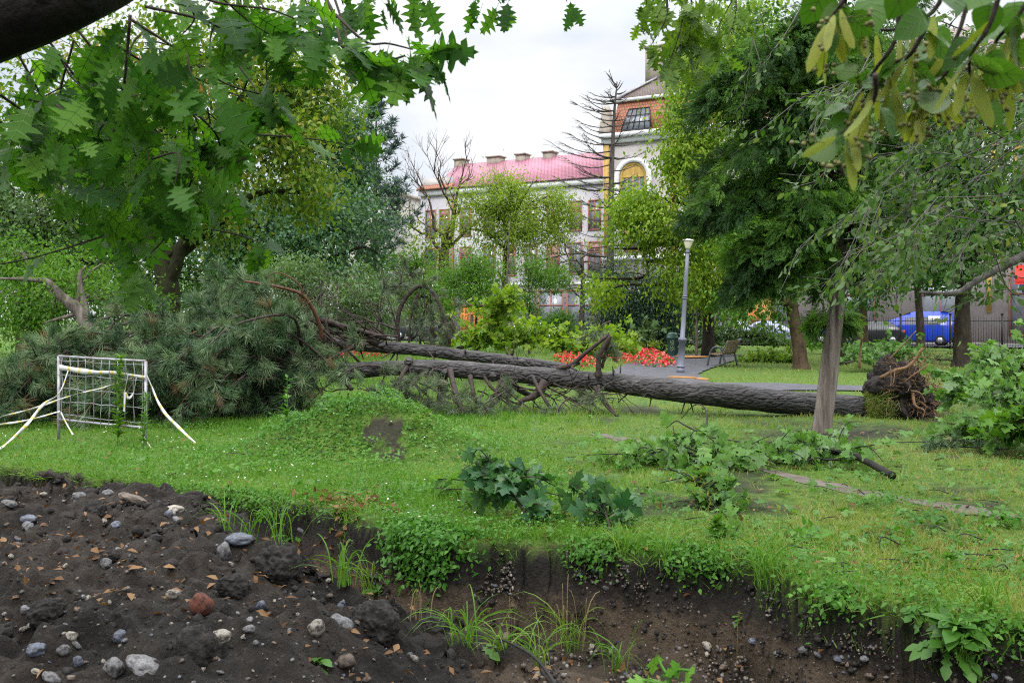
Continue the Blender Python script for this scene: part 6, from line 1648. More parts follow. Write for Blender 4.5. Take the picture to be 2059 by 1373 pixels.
for px, py in ((60, 300), (120, 380), (200, 230), (330, 280), (400, 170), (260, 120), (170, 180), (450, 110), (90, 200), (20, 290), (290, 400), (380, 400), (225, 470), (470, 250), (520, 190), (570, 60), (500, 20), (420, 10), (620, 5), (300, 330), (190, 390), (350, 380), (270, 290), (150, 270)):
    Yk = OY_ + R.uniform(-.2, 1.2); a = P(px - 30 + R.normal() * 25, py - 60, Yk + .1); e = P(px, py, Yk)
    oak_twig([a, (a + e) / 2 + R.normal(size=3) * .03, e], .004, .002, 6, .145, lm, cluster=True)
# lone spray against the sky and small tips at the top edge
oak_twig([P(640, -30, 3.9), P(676, 40, 3.8), P(685, 90, 3.7), P(720, 118, 3.7), P(770, 125, 3.7), P(815, 112, 3.7)], .008, .004, 14, .175, lm, cluster=True, droop=.7)
oak_twig([P(675, 30, 3.8), P(735, 85, 3.7), P(780, 88, 3.7), P(830, 100, 3.7)], .006, .003, 8, .16, lm, cluster=True, droop=.5)
oak_twig([P(660, -40, 3.9), P(690, 50, 3.8), P(700, 95, 3.7)], .006, .003, 9, .16, lm, cluster=True, droop=.7)
for px, py, Yk in ((765, -4, 4.6), (830, -8, 4.6), (855, -2, 4.8), (970, -6, 5.2), (1025, 2, 5.2), (1140, 4, 6.5), (620, 20, 4.2), (690, 10, 4.4), (730, -10, 4.4)):
    a = P(px - 20, py - 70, Yk); e = P(px, py, Yk); oak_twig([a, (a + e) / 2, e], .005, .003, 5, .14, lm, cluster=True)
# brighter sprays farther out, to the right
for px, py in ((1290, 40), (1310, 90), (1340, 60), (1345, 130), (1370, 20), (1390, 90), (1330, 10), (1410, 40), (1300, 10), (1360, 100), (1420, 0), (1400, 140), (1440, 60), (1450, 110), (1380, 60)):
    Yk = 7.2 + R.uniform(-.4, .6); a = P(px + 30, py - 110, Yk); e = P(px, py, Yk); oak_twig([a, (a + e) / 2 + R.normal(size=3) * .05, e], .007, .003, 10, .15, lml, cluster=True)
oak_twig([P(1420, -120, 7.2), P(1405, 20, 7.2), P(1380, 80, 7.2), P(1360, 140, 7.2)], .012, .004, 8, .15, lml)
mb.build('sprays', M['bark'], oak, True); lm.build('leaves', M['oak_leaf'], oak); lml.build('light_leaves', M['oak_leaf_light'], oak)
kb_ = MB(); cl = np.array([P(px + R.normal() * 8, py + R.normal() * 10, 6.5) for px, py in ((315, 130), (345, 130), (350, 105), (310, 150), (195, 105), (410, 165), (200, 120), (330, 140), (280, 115)) for _ in range(7)])
scatter(kb_, LEAFN, cl, frames(nrm(rdir(len(cl)) * .5 + [0, 0, -1]), rdir(len(cl))), .075, R.uniform(0, 1, len(cl)))
o = kb_.build('seed_cluster', M['key_brown']); tag(o, 'dry orange seed wings hanging in the maple leaves under the oak limb', 'seeds', kind='stuff')

# ------------------------------------------------------------------ linden twig, top right, close to the camera
lin = thing('linden_tree', 'linden twigs with heart leaves and pale bracts hanging close at the top right corner', 'tree', (2.6, 1.4, 0))
mb, lm, br, nu = MB(), MB(), MB(), MB()
tube(mb, curve([(2.6, 1.4, -.1), (2.6, 1.45, 1.5), (2.4, 1.6, 2.6), (2.0, 1.9, 3.1)], 16), np.linspace(.16, .06, 16), 10, .08)
def lin_twig(pts, nl, nb, Y0):
    c = curve([P(px, py, Y0 + .03 * i) for i, (px, py) in enumerate(pts)], 16); tube(mb, c, np.linspace(.005, .0018, 16), 6)
    k = R.randint(3, 16, nl); d = nrm(rdir(nl) * .9 + np.array([-.2, 0, -.6])); 
    scatter(lm, LINDEN, c[k] + d * .03, frames(d, nrm(rdir(nl) * .9 + [0, -.3, .5])), .062 * R.uniform(.6, 1.25, nl), R.uniform(0, 1, nl))
    for q in range(nb):
        p0 = c[R.randint(4, 16)]; d = nrm(np.array([R.normal() * .45 - .15, R.normal() * .4, -1]))
        scatter(br, BRACT, p0[None] + d * .01, frames(d[None], nrm(rdir(1) + [0, -.6, .2])), .085 * R.uniform(.8, 1.2), R.uniform(0, 1, 1))
        s = p0 + d * .035; e = s + nrm(d + R.normal(size=3) * .5) * .05; tube(nu, [s, e], .0007, 4)
        for w in range(3): nu.add(*lumpy(e + R.normal(size=3) * .009, (.0045,) * 3, w, 2, .02))
LY_ = 1.75
for pts in (((1905, -60), (1880, 20), (1800, 60), (1700, 55), (1630, 90)), ((1815, -40), (1800, 80), (1760, 140), (1730, 190), (1700, 240)), ((1730, -40), (1690, 10), (1660, 50)), ((1960, -60), (1930, 60), (1900, 110), (1880, 190)), ((2020, -50), (1990, 50), (1950, 120), (1960, 190)),
            ((2090, -30), (2040, 40), (2000, 90), (2010, 140)), ((1760, 150), (1760, 190), (1740, 230), (1690, 270)), ((1860, 60), (1830, 110), (1800, 130), (1790, 180)), ((1930, 80), (1900, 150), (1860, 170), (1850, 210)), ((2100, 60), (2050, 90), (2030, 160))):
    lin_twig(pts, 5, 7, LY_ + R.uniform(-.15, .25))
for px, py in ((1745, 30), (1860, 65), (1900, 10), (1990, 0), (2040, 40), (1660, 10), (1830, -10), (1990, 40)):
    n = 1; d = nrm(rdir(n) * .6 + np.array([-.1, 0, -.7])); scatter(lm, LINDEN, np.array([P(px, py - 30, LY_ + R.uniform(-.2, .3))] * n), frames(d, nrm(rdir(n) * .5 + [0, -.7, .5])), 0.070 * R.uniform(.8, 1.2, n), R.uniform(0, 1, n))
mb.build('sprays', M['bark'], lin, True); lm.build('leaves', M['linden_leaf'], lin); br.build('bract_leaves', M['bract'], lin); nu.build('nutlet_clumps', M['nut'], lin, True)

# ------------------------------------------------------------------ small-leaved tree drooping in from the right
ot = thing('small_leaved_tree', 'twiggy tree with thin grey twigs and small olive leaves drooping in from the right', 'tree', (5.4, 7.6, 0))
mb, lm = MB(), MB()
tube(mb, curve([(5.4, 7.6, -.1), (5.35, 7.6, 1.0), (5.1, 7.6, 2.2), (4.7, 7.5, 3.4), (4.4, 7.5, 5.0)], 20), np.linspace(.16, .06, 20), 10, .1)
tube(mb, curve([(5.2, 7.6, 1.6), P(2130, 480, 7.6), P(2059, 515, 7.5), P(1970, 560, 7.4), P(1920, 590, 7.3), P(1850, 588, 7.2)], 20), np.linspace(.05, .012, 20), 8, .1)
pos, dd = [], []
ends = [(1640, 270), (1610, 290), (1700, 330), (1650, 380), (1740, 420), (1700, 470), (1640, 560), (1720, 540), (1780, 350), (1820, 300), (1870, 380), (1900, 300), (1950, 420), (1980, 250), (2020, 350), (1850, 480), (1790, 560), (1900, 540), (1760, 470), (1950, 540), (2030, 500), (2050, 300), (1830, 420), (1720, 390), (1690, 590), (1800, 610), (1880, 200), (1960, 170), (2030, 200), (1900, 440), (1990, 480), (1740, 300), (1840, 560), (2040, 420), (1650, 470), (1930, 250)]
for px, py in ends + [(px + R.normal() * 60, py + R.normal() * 50) for px, py in ends[::1]]:
    Yk = R.uniform(5.6, 7.6); e = P(px, py, Yk); a = P(px + R.uniform(120, 420), py - R.uniform(-60, 300), Yk + .5)
    c = limb(mb, a, e, .0052, .0016, -.07, 14, 5, .13)
    for q in range(6):
        k = R.randint(3, 13); p0 = c[k]; d = nrm(c[min(k + 1, 13)] - c[k] + rdir(1)[0] * .9 * np.linalg.norm(c[1] - c[0]) + np.array([-.03, 0, -.05])); L = R.uniform(.15, .45)
        p2 = p0 + d * L + [0, 0, -.1 * L]; tube(mb, [p0, p0 + d * L * .5 + R.normal(size=3) * .05 * L, p2 + R.normal(size=3) * .12 * L], [.0028, .0022, .0014], 4)
        for w in range(R.randint(5, 13)): pos.append(p0 + (p2 - p0) * R.uniform(.2, 1) + R.normal(size=3) * .015); dd.append(nrm(d + rdir(1)[0] * .8 + [0, 0, -.3]))
    for w in range(22): k = R.randint(2, 14); pos.append(c[k] + R.normal(size=3) * .02); dd.append(nrm(rdir(1)[0] + [0, 0, -.4]))
pos, dd = np.array(pos), np.array(dd)
scatter(lm, ELL, pos, frames(dd, nrm(rdir(len(pos)) + [0, -.1, .5])), .062 * R.uniform(.6, 1.25, len(pos)), np.clip(R.beta(1.6, 3, len(pos)), 0, 1))
mb.build('sprays', M['twig_grey'], ot, True); lm.build('leaves', M['olive_leaf'], ot)

# ------------------------------------------------------------------ stones, clods and gravel
def ico(sub):
    bm = bmesh.new(); bmesh.ops.create_icosphere(bm, subdivisions=sub, radius=1)
    v = np.array([q.co[:] for q in bm.verts]); f = np.array([[w.index for w in q.verts] for q in bm.faces]); bm.free(); return v, f
IV, IF = ico(4)
def stone_mesh(mat, seed):
    a_ = (1.5, .9, 4) if mat == 'clod' else (1.1, .8, 3)
    v = IV * (1 + fbm(IV + seed * 5.3, a_[0], a_[2])[:, None] * a_[1])
    o = MB().add(v, IF).build('stone', M[mat], smooth=True); me = o.data; bpy.data.objects.remove(o); return me
SM = {m: [stone_mesh(m, i + 10 * k) for i in range(5)] for k, m in enumerate(('stone', 'stone_pale', 'stone_blue', 'stone_brown', 'brick_red', 'clod'))}
def put_stone(mat, pos, dims, label, group=None, name='stone', cat='stone', tilt=.4, rz=None, sink=.3):
    me = SM[mat][R.randint(5)]; o = bpy.data.objects.new(name, me); COL.objects.link(o)
    o.scale = [float(d) / 2 for d in dims]; o.location = Vector([float(pos[0]), float(pos[1]), float(pos[2] + dims[2] * (.5 - sink))])
    o.rotation_euler = (R.normal() * tilt, R.normal() * tilt, R.uniform(0, 6.28) if rz is None else rz)
    return tag(o, label, cat, group)
big = [(635, 1260, 40, 36, 'stone_pale', 'broad pale stone left of the twin at the right foot of the spoil heap'), (687, 1250, 52, 34, 'stone', 'large grey stone at the right foot of the spoil heap'), (292, 1335, 78, 34, 'stone', 'long pale grey stone at the bottom of the spoil heap'),
       (228, 1338, 42, 46, 'stone', 'blocky grey stone left of the long one at the bottom of the heap'), (242, 1277, 32, 28, 'stone_blue', 'angular blue grey stone on the lower heap'), (405, 1212, 50, 46, 'brick_red', 'broken red brick lump on the spoil heap'), (444, 1276, 40, 32, 'stone_pale', 'pale stone beside the dark clod below the red brick'),
       (345, 1193, 34, 24, 'stone_pale', 'cream stone left of the red brick lump'), (213, 1130, 24, 26, 'stone', 'lone grey stone in the middle of the heap'), (449, 1108, 30, 46, 'stone', 'upright grey stone near the right shoulder of the heap'), (351, 1022, 40, 20, 'stone_pale', 'cream stone on the crest of the heap'),
       (268, 1001, 66, 22, 'stone_brown', 'wide brown grey stone on top of the heap crest'), (160, 998, 30, 22, 'stone', 'grey stone on the crest left of the wide brown one'), (218, 990, 26, 18, 'stone', 'small grey stone on the crest just left of the wide brown one'), (58, 1042, 36, 18, 'stone_blue', 'flat blue grey stone at the upper left of the heap'),
       (56, 1057, 24, 26, 'stone', 'round grey stone just below the flat blue grey one'), (72, 1302, 40, 26, 'stone_blue', 'dark blue grey stone at the lower left of the heap'), (143, 1277, 26, 24, 'stone_pale', 'oval pale stone at the lower left of the heap'), (128, 1304, 30, 24, 'stone', 'oval grey stone just below the oval pale one'),
       (156, 1326, 24, 26, 'stone_blue', 'rounded slate stone near the bottom left of the heap'), (694, 1326, 46, 34, 'stone_brown', 'brown grey stone at the bottom right of the heap'), (480, 1082, 58, 26, 'stone_blue', 'dark slab at the right shoulder of the heap'), (18, 1010, 32, 16, 'stone', 'flat grey stone at the left end of the crest'),
       (30, 1095, 32, 18, 'stone_brown', 'brown stone at the left edge of the heap'), (105, 1360, 46, 22, 'stone', 'grey stone cut by the lower left picture edge'), (500, 1262, 26, 18, 'stone', 'small grey stone right of the dark clod'), (525, 1214, 22, 26, 'stone_blue', 'slate pebble above the pale twin stones'), (340, 1032, 20, 22, 'stone_blue', 'blue pebble under the cream crest stone')]
for px, py, w, h, mt, lab in big:
    q = hit(px, py + h * .25); k = q[1] / F * 1.12
    k *= .86; put_stone(mt, q, (w * k, max(w, h) * k * .8, h * k), lab, name='brick_lump' if mt == 'brick_red' else 'stone', cat='brick' if mt == 'brick_red' else 'stone', tilt=.25, rz=R.uniform(-.4, .4), sink=.36)
for px, py, w, h, lab in ((400, 1300, 80, 90, 'big wedge of dark wet soil below the red brick'), (755, 1245, 90, 80, 'large dark soil clod at the foot of the heap beside the trench'), (868, 1255, 50, 34, 'rounded dark clod between heap and trench'), (560, 1130, 90, 70, 'dark clod at the right shoulder of the heap'),
                          (225, 1115, 26, 22, 'small dark clod beside the lone grey stone'), (190, 1020, 44, 26, 'dark clod on the crest behind the grey stones'), (100, 1225, 70, 50, 'dark clod in the hollow at the left of the heap'), (470, 1175, 60, 40, 'low dark clod between the red brick and the right shoulder')):
    q = hit(px, py + h * .3); k = q[1] / F
    w_, h_ = w * k * .55, h * k * .62
    o = MB().add(*lumpy((0, 0, 0), (w_, w_ * .9, h_), px * .13, 5, .34, 1.7, .16)).build('soil_clod', M['clod']); o.location = Vector([float(q[0]), float(q[1]), float(q[2] + h_ * .25)]); o.rotation_euler = (R.normal() * .2, R.normal() * .2, R.uniform(0, 6))
    tag(o, lab, 'clod')
SL = {'stone': ('grey rounded stone half sunk in the dark soil of the heap', 'grey stones on the spoil heap'), 'stone_pale': ('small pale cream stone on the dark soil of the heap', 'pale stones on the spoil heap'),
      'stone_blue': ('blue grey rounded stone in the dark soil of the heap', 'blue grey stones on the spoil heap'), 'stone_brown': ('brown rounded stone in the dark soil of the heap', 'brown stones on the spoil heap')}
WLB = {'stone': ('grey stone sticking out of the trench wall', 'grey stones in the trench wall'), 'stone_pale': ('pale stone sticking out of the trench wall', 'pale stones in the trench wall'),
       'stone_blue': ('slate stone sticking out of the trench wall', 'slate stones in the trench wall'), 'stone_brown': ('brown stone sticking out of the trench wall', 'brown stones in the trench wall')}
KM = list(SL); KP = [.42, .24, .16, .18]
def heap_px():
    while True:
        px, py = R.uniform(0, 1000), R.uniform(985, 1373)
        if py > np.interp(px, [0, 400, 480, 600, 740, 850, 1000], [985, 1010, 1060, 1120, 1225, 1290, 1373]): return px, py
for k in range(150):
    px, py = heap_px(); q = hit(px, py); s = float(np.clip(R.lognormal(2.15, .4), 5, 18)) * q[1] / F; mt = KM[R.choice(4, p=KP)]
    put_stone(mt, q, (s * R.uniform(1, 1.6), s, s * R.uniform(.6, .9)), SL[mt][0], SL[mt][1], sink=.38)
def wall_px():
    while True:
        px, py = R.uniform(540, 2059), R.uniform(1040, 1373)
        top = np.interp(px, [540, 640, 760, 900, 1100, 1250, 1400, 1500, 1600, 1830, 2059], [1040, 1050, 1100, 1125, 1100, 1115, 1135, 1170, 1225, 1260, 1310])
        if py < top: continue
        q = hit(px, py); s, t = trench_st(q[0], q[1])
        if s < 1.0: return px, py, q
for k in range(110):
    px, py, q = wall_px(); s = float(np.clip(R.lognormal(2.15, .4), 5, 20)) * q[1] / F; mt = KM[R.choice(4, p=KP)]
    put_stone(mt, q - np.array([0, -.0, s * .2]), (s * R.uniform(1, 1.6), s, s * R.uniform(.6, .9)), WLB[mt][0], WLB[mt][1], sink=.5)
# gravel too small to count
IV1, IF1 = ico(1)
def gravel(name, n, src, lo, hi, label, mat):
    mb = MB(); P0, S0 = [], []
    for k in range(n):
        w = src(); q = w[2] if len(w) > 2 else hit(*w); P0.append(q); S0.append(R.uniform(lo, hi) ** 1.0 * q[1] / F / 2)
    P0, S0 = np.array(P0), np.array(S0); a = R.uniform(.6, 1.3, (n, 3))
    rot = frames(rdir(n), rdir(n)); v = np.einsum('nij,kj->nki', rot, IV1) * (1 + fbm(IV1, 1.1, 2) * .5)[None, :, None]
    v = v * (a * S0[:, None])[:, None] + P0[:, None]
    off = np.arange(n)[:, None, None] * len(IV1); mb.add(v.reshape(-1, 3), (IF1[None] + off).reshape(-1, 3), np.repeat(R.uniform(0, 1, n), len(IV1)))
    return tag(mb.build(name, mat, smooth=True), label, 'gravel', kind='stuff')
def mat_gravel():
    m, n, l, b, o = newmat('mixed gravel'); a = n.new('ShaderNodeAttribute'); a.attribute_name = 'rnd'
    r = ramp(n, [(0, (.015, .0125, .011)), (.4, (.040, .032, .026)), (.62, (.078, .060, .045)), (.82, (.13, .11, .09)), (.93, (.07, .078, .09)), (1, (.30, .26, .20))]); l.new(a.outputs['Fac'], r.inputs['Fac']); l.new(r.outputs[0], b.inputs['Base Color']); b.inputs['Roughness'].default_value = .6; return m
M['gravel'] = mat_gravel()
def band_px():
    while True:
        px = R.uniform(900, 2059); c = np.interp(px, [900, 1000, 1250, 1500, 1700, 1900, 2059], [1150, 1150, 1165, 1230, 1265, 1310, 1345]); py = c + R.normal() * 28
        q = hit(px, py)
        if trench_st(q[0], q[1])[0] > .02 and R.uniform() < .35 + 2.5 * fbm(q[None], 2.5, 2)[0]: return px, py, q
def floor_px():
    px, py = R.uniform(1020, 1500), R.uniform(1300, 1373); return px, py, hit(px, py)
def near_px():
    while True:
        t_, s_ = R.uniform(-4.6, 2.2), R.uniform(.35, 4.2); x, y = ts_xy(t_, s_)
        if y > 2.6 and R.uniform() < (3.0 / y) ** 1.2 and abs(x) < .56 * y:
            return 0, 0, np.array([x, y, hz(x, y)])
gravel('gravel', 1500, near_px, 2, 7, 'fine gravel scattered over the dark spoil heap', M['gravel'])
gravel('gravel', 1100, wall_px, 2, 6, 'fine gravel showing in the trench wall', M['gravel'])
gravel('gravel', 750, band_px, 3, 9, 'band of pale gravel high in the trench wall', M['gravel'])
gravel('gravel', 300, floor_px, 4, 13, 'loose gravel on the trench floor', M['gravel'])

def crumbs(name, n, src, lo, hi, label):
    mb = MB(); iv, jf = ico(2); P0 = np.array([(lambda w: w[2] if len(w) > 2 else hit(*w))(src()) for _ in range(n)])
    S0 = np.clip(R.lognormal(math.log(lo), .55, n), lo * .4, hi) * P0[:, 1] / F / 2; sp = [iv * (1 + fbm(iv + 9.7 * k, 1.6, 3)[:, None] * 1.1) for k in range(8)]
    for k in range(8):
        q = slice(k, None, 8); m = len(P0[q]); rot = frames(rdir(m), rdir(m))
        scatter(mb, (sp[k], [jf]), P0[q], rot, S0[q], R.uniform(0, 1, m))
    return tag(mb.build(name, M['clod']), label, 'soil', kind='stuff')
crumbs('dirt', 4600, near_px, 5, 24, 'loose crumbs of dark wet soil over the spoil heap')
crumbs('dirt', 700, wall_px, 5, 16, 'loose crumbs of dark soil on the trench wall')

# ------------------------------------------------------------------ grass and weeds
def lawn_ok(x, y):
    z, s, t, w = height(x, y, True)
    ok = (s < .03) | (s > 1e9)
    ok &= pdist(x, y, TRAIL) > .15 + fbm(xy3(x, y), 4, 2) * .30
    ok &= (pdist(x, y, PATH_A) > np.interp(x, [3, 8], [1.35, .8]) + fbm(xy3(x, y), 2, 2) * .3) & (pdist(x, y, PATH_B) > 1.55)
    return ok, z, s
def field(n, y0, y1, power):
    u_ = R.uniform(0, 1, n); a = 1 - power
    Y = (y0 ** a + u_ * (y1 ** a - y0 ** a)) ** (1 / a); X = R.uniform(-.56, .56, n) * Y
    return X, Y
def dirtiness(x, y):
    p = xy3(x, y)
    d = 1 - sstep(.25, 1.1, np.hypot((x - 4.5) / 1.25, y - 14.2) + fbm(p, 1.5, 3) * .8)
    d = np.maximum(d, .9 * (1 - sstep(.11, .20, np.hypot((x + 1.60) / 1.1 + (y - 12.1) * .35, (y - 12.0) / 2.6) + fbm(p, 5, 4) * .75)))
    d = np.maximum(d, .75 * (1 - sstep(.2, .6, np.hypot((x - 1.9) / 1.8, y - 8.75) + fbm(p, 3, 3) * .9)))
    d = np.maximum(d, .8 * sstep(.06, .20, fbm(p + 21, 1.1, 4)) * sstep(-.2, 1.2, x))
    d = np.maximum(d, .7 * (1 - sstep(.3, .8, np.hypot((x - 2.9) / 1.4, y - 12.3) + fbm(p, 2, 3) * .9)))
    return d
gm = MB()
def sow(n, y0, y1, power, lo, hi, w0, w1, lean=.5):
    X, Y = field(n, y0, y1, power); ok, Z, s = lawn_ok(X, Y)
    p = xy3(X, Y); dens = np.clip(.70 + fbm(p, 1.3, 3) * 1.8 - .30 * sstep(0, 2.5, X) - dirtiness(X, Y), 0.04, 1)
    ok &= R.uniform(0, 1, n) < dens
    X, Y, Z = X[ok], Y[ok], Z[ok]; p = xy3(X, Y); m = len(X)
    tall = 1 + .9 * np.clip(fbm(p, .9, 3) * 2.5, -.5, 1) + .35 * (1 - sstep(-1, 1.5, X))
    L = R.uniform(lo, hi, m) * tall; d = nrm(rdir(m) * lean * [1, 1, .2] + np.array([0, 0, 1.0]))
    warm = sstep(-1.0, 3.5, X) * .38 + fbm(p, .8, 3) * .75 + fbm(p + 3, 3, 2) * .3 + np.clip(fbm(p + 9, .35, 2), 0, 1) * .5 * sstep(14, 30, Y)
    rn = np.clip(.30 + warm + R.normal(0, .15, m), 0, 1)
    blades(gm, np.stack([X, Y, Z - .01], 1), d, rdir(m), L, R.uniform(w0, w1, m), rn)
sow(270000, 4.6, 17, 1.6, .035, .10, .0045, .0095, .8)
sow(90000, 15, 34, 1.3, .05, .11, .010, .02, .6)
sow(45000, 32, 66, 1.05, .06, .13, .025, .045, .6)
tag(gm.build('grass', M['grass']), 'short green lawn grass covering the park ground', 'grass', kind='stuff')

wm = MB()
n = 95000; X, Y = field(n, 5, 15.5, 1.5); ok, Z, s = lawn_ok(X, Y)
p = xy3(X, Y); dens = np.clip(.62 - .42 * sstep(-.5, 1.6, X) + fbm(p, 1.1, 3) * 1.8 - dirtiness(X, Y), 0.02, 1); ok &= R.uniform(0, 1, n) < dens
X, Y, Z = X[ok], Y[ok], Z[ok]; m = len(X); p = xy3(X, Y)
pos = np.stack([X, Y, Z + R.uniform(.01, .11, m) * (1 + .8 * np.clip(fbm(p, 1.2, 3) * 3, -.6, 1.2))], 1)
scatter(wm, QUAD, pos, frames(nrm(rdir(m) * [1, 1, .5]), nrm(rdir(m) * .6 + [0, 0, 1])), R.uniform(.018, .042, m), np.clip(.4 + fbm(p, 1.5, 3) * .9 + R.normal(0, .18, m), 0, 1))
# taller weeds on the mound and in scattered patches
n = 9000; X = -1.95 + R.normal(size=n) * .85; Y = 12.35 + R.normal(size=n) * .6; Z = height(X, Y); ok = (R.uniform(0, 1, n) > dirtiness(X, Y) * 1.1); X, Y, Z = X[ok], Y[ok], Z[ok]; m = len(X)
tall = np.clip(.5 + fbm(xy3(X, Y), 2.2, 3) * 3, .1, 1.3)
scatter(wm, QUAD, np.stack([X, Y, Z + R.uniform(0, .22, m) * tall], 1), frames(nrm(rdir(m) * [1, 1, .6]), nrm(rdir(m) * .6 + [0, -.2, 1])), R.uniform(.025, .06, m), np.clip(.45 + fbm(xy3(X, Y), 2, 3) * .9 + R.normal(0, .18, m), 0, 1))
for q in range(46):
    px, py = R.uniform(300, 2040), R.uniform(900, 1190); c = hit(px, py)
    if trench_st(c[0], c[1])[0] > -.15: continue
    m = R.randint(40, 130); r_ = R.uniform(.08, .25); X = c[0] + R.normal(size=m) * r_; Y = c[1] + R.normal(size=m) * r_; Z = height(X, Y)
    scatter(wm, (LEAF, QUADN, ELL)[q % 3], np.stack([X, Y, Z + R.uniform(.0, .10, m)], 1), frames(nrm(rdir(m) * [1, 1, .6]), nrm(rdir(m) * .5 + [0, -.2, 1])), R.uniform(.035, .085, m), np.clip(R.normal(R.uniform(.1, .6), .15, m), 0, 1))
# creeping weeds hanging over the trench lip
ts = R.uniform(-7, 4, 17000); k = R.uniform(-.16, .13, 17000) ; lipw = np.clip(fbm(np.stack([ts, ts * 0, ts * 0], 1), 1.1, 2) * 4 + .35, 0.03, 1) * np.interp(ts, [-7, -2.8, -2.2, -1.35, -1.1, -.5, .6, 1.2, 4], [.5, .4, .12, .12, .9, .9, .4, .16, .22])
keep = (R.uniform(0, 1, len(ts)) < lipw) & (k < -.02 + .15 * lipw); ts, k = ts[keep], k[keep]
ss = lip_s(ts) + k; X, Y = ts_xy(ts, ss); xb, yb = ts_xy(ts, lip_s(ts) - .12); Z = np.maximum(height(X, Y), height(xb, yb) - np.maximum(k + .03, 0) * 1.6 - .02); m = len(X)
scatter(wm, QUAD, np.stack([X, Y, Z + R.uniform(.0, .07, m)], 1) + R.normal(size=(m, 3)) * .02, frames(nrm(rdir(m) + [-.3, -.4, -.3]), nrm(rdir(m) * .6 + [-.2, -.4, .8])), R.uniform(.022, .05, m), np.clip(R.normal(.4, .22, m), 0, 1))
n = 3800; ts = R.normal(-.85, .19, n); k = R.uniform(-.14, .16, n); dz = np.abs(R.normal(0, .19, n)); X, Y = ts_xy(ts, lip_s(ts) + k); xb, yb = ts_xy(ts, lip_s(ts) - .12); Z = height(xb, yb) + .05 - dz * sstep(-.1, .06, k)
scatter(wm, LEAF, np.stack([X, Y, Z], 1) + R.normal(size=(n, 3)) * .02, frames(nrm(rdir(n) + [-.3, -.4, -.4]), nrm(rdir(n) * .6 + [-.2, -.5, .7])), R.uniform(.03, .065, n), np.clip(R.normal(.22, .2, n), 0, 1))
for tc_, sd_, n in ((.35, .10, 500), (1.15, .12, 500), (2.2, .15, 260), (-3.2, .5, 700), (3.0, .2, 260)):
    ts = R.normal(tc_, sd_, n); k = R.uniform(-.12, .12, n); X, Y = ts_xy(ts, lip_s(ts) + k); xb, yb = ts_xy(ts, lip_s(ts) - .12); Z = height(xb, yb) + .04 - np.abs(R.normal(0, .10, n)) * sstep(-.1, .06, k)
    scatter(wm, LEAF, np.stack([X, Y, Z], 1) + R.normal(size=(n, 3)) * .02, frames(nrm(rdir(n) + [-.3, -.4, -.4]), nrm(rdir(n) * .6 + [-.2, -.5, .7])), R.uniform(.025, .055, n), np.clip(R.normal(.35, .2, n), 0, 1))
tag(wm.build('weeds', M['weed']), 'low broad leaved weeds growing thick in the grass and over the trench lip', 'weeds', kind='stuff')
gm2 = MB(); n = 3400; ts = R.uniform(-7, 4, n); k = R.normal(-.02, .07, n); ss = lip_s(ts) + k - .02; X, Y = ts_xy(ts, ss); xb, yb = ts_xy(ts, lip_s(ts) - .12); Z = np.maximum(height(X, Y), height(xb, yb) - .06)
clump = fbm(np.stack([ts, ts * 0, ts * 0], 1), 2.2, 3); ok = R.uniform(0, 1, n) < np.clip(.55 + clump * 2.2, .05, 1); X, Y, Z = X[ok], Y[ok], Z[ok]; m = len(X)
blades(gm2, np.stack([X, Y, Z], 1), nrm(rdir(m) * .7 + np.array([-.35, -.5, .35])), rdir(m), R.uniform(.05, .15, m), R.uniform(.004, .008, m), np.clip(R.normal(.35, .2, m), 0, 1))
tag(gm2.build('grass', M['grass']), 'longer grass drooping over the edge of the trench', 'grass', kind='stuff')

fm = MB(); n = 900; X, Y = field(n, 7, 14.5, 1.5); ok, Z, s = lawn_ok(X, Y); p = xy3(X, Y)
ok &= R.uniform(0, 1, n) < np.clip(.35 + fbm(p, 1.4, 3) * 4.5, 0, 1) * (1 - sstep(-.9, .6, X)); X, Y, Z = X[ok], Y[ok], Z[ok]; m = len(X)
pos = np.stack([X, Y, Z + R.uniform(.06, .15, m)], 1)
for q in range(3): scatter(fm, tpl_quad(.9), pos, frames(nrm(rdir(m) * [1, 1, .3]), nrm(rdir(m) * .3 + [0, -.4, 1])), R.uniform(.008, .017, m), R.uniform(0, 1, m))
tag(fm.build('clover_flowers', M['petal']), 'tiny white flowers sprinkled through the left lawn', 'flowers', kind='stuff')
dm = MB(); n = 1500; X, Y = field(n, 4.8, 15, 1.6); Z = height(X, Y); scatter(dm, LEAF, np.stack([X, Y, Z + .03], 1), frames(nrm(rdir(n) * [1, 1, .4]), nrm(rdir(n) * .5 + [0, 0, 1])), R.uniform(.03, .08, n), R.uniform(0, 1, n))
c = hit(668, 1040); n = 320; o = R.normal(size=(n, 2)) * [.20, .26]; X, Y = c[0] + o[:, 0], c[1] + o[:, 1]; Z = height(X, Y)
scatter(dm, LEAF, np.stack([X, Y, Z + R.uniform(.01, .06, n)], 1), frames(nrm(rdir(n) * [1, 1, .6]), nrm(rdir(n) * .8 + [-.2, -.3, .6])), R.uniform(.04, .09, n), R.uniform(.2, 1, n))
n = 500; P0 = np.array([near_px()[2] for _ in range(55)]); m = len(P0); scatter(dm, LEAFN, P0 + [0, 0, .01], frames(nrm(rdir(m) * [1, 1, .3]), nrm(rdir(m) * .4 + [0, 0, 1])), R.uniform(.02, .06, m), R.uniform(0, 1, m))
tag(dm.build('dry_leaves', M['dry_leaf']), 'dry brown leaves littering the lawn, the heap and the trench side', 'leaf litter', kind='stuff')

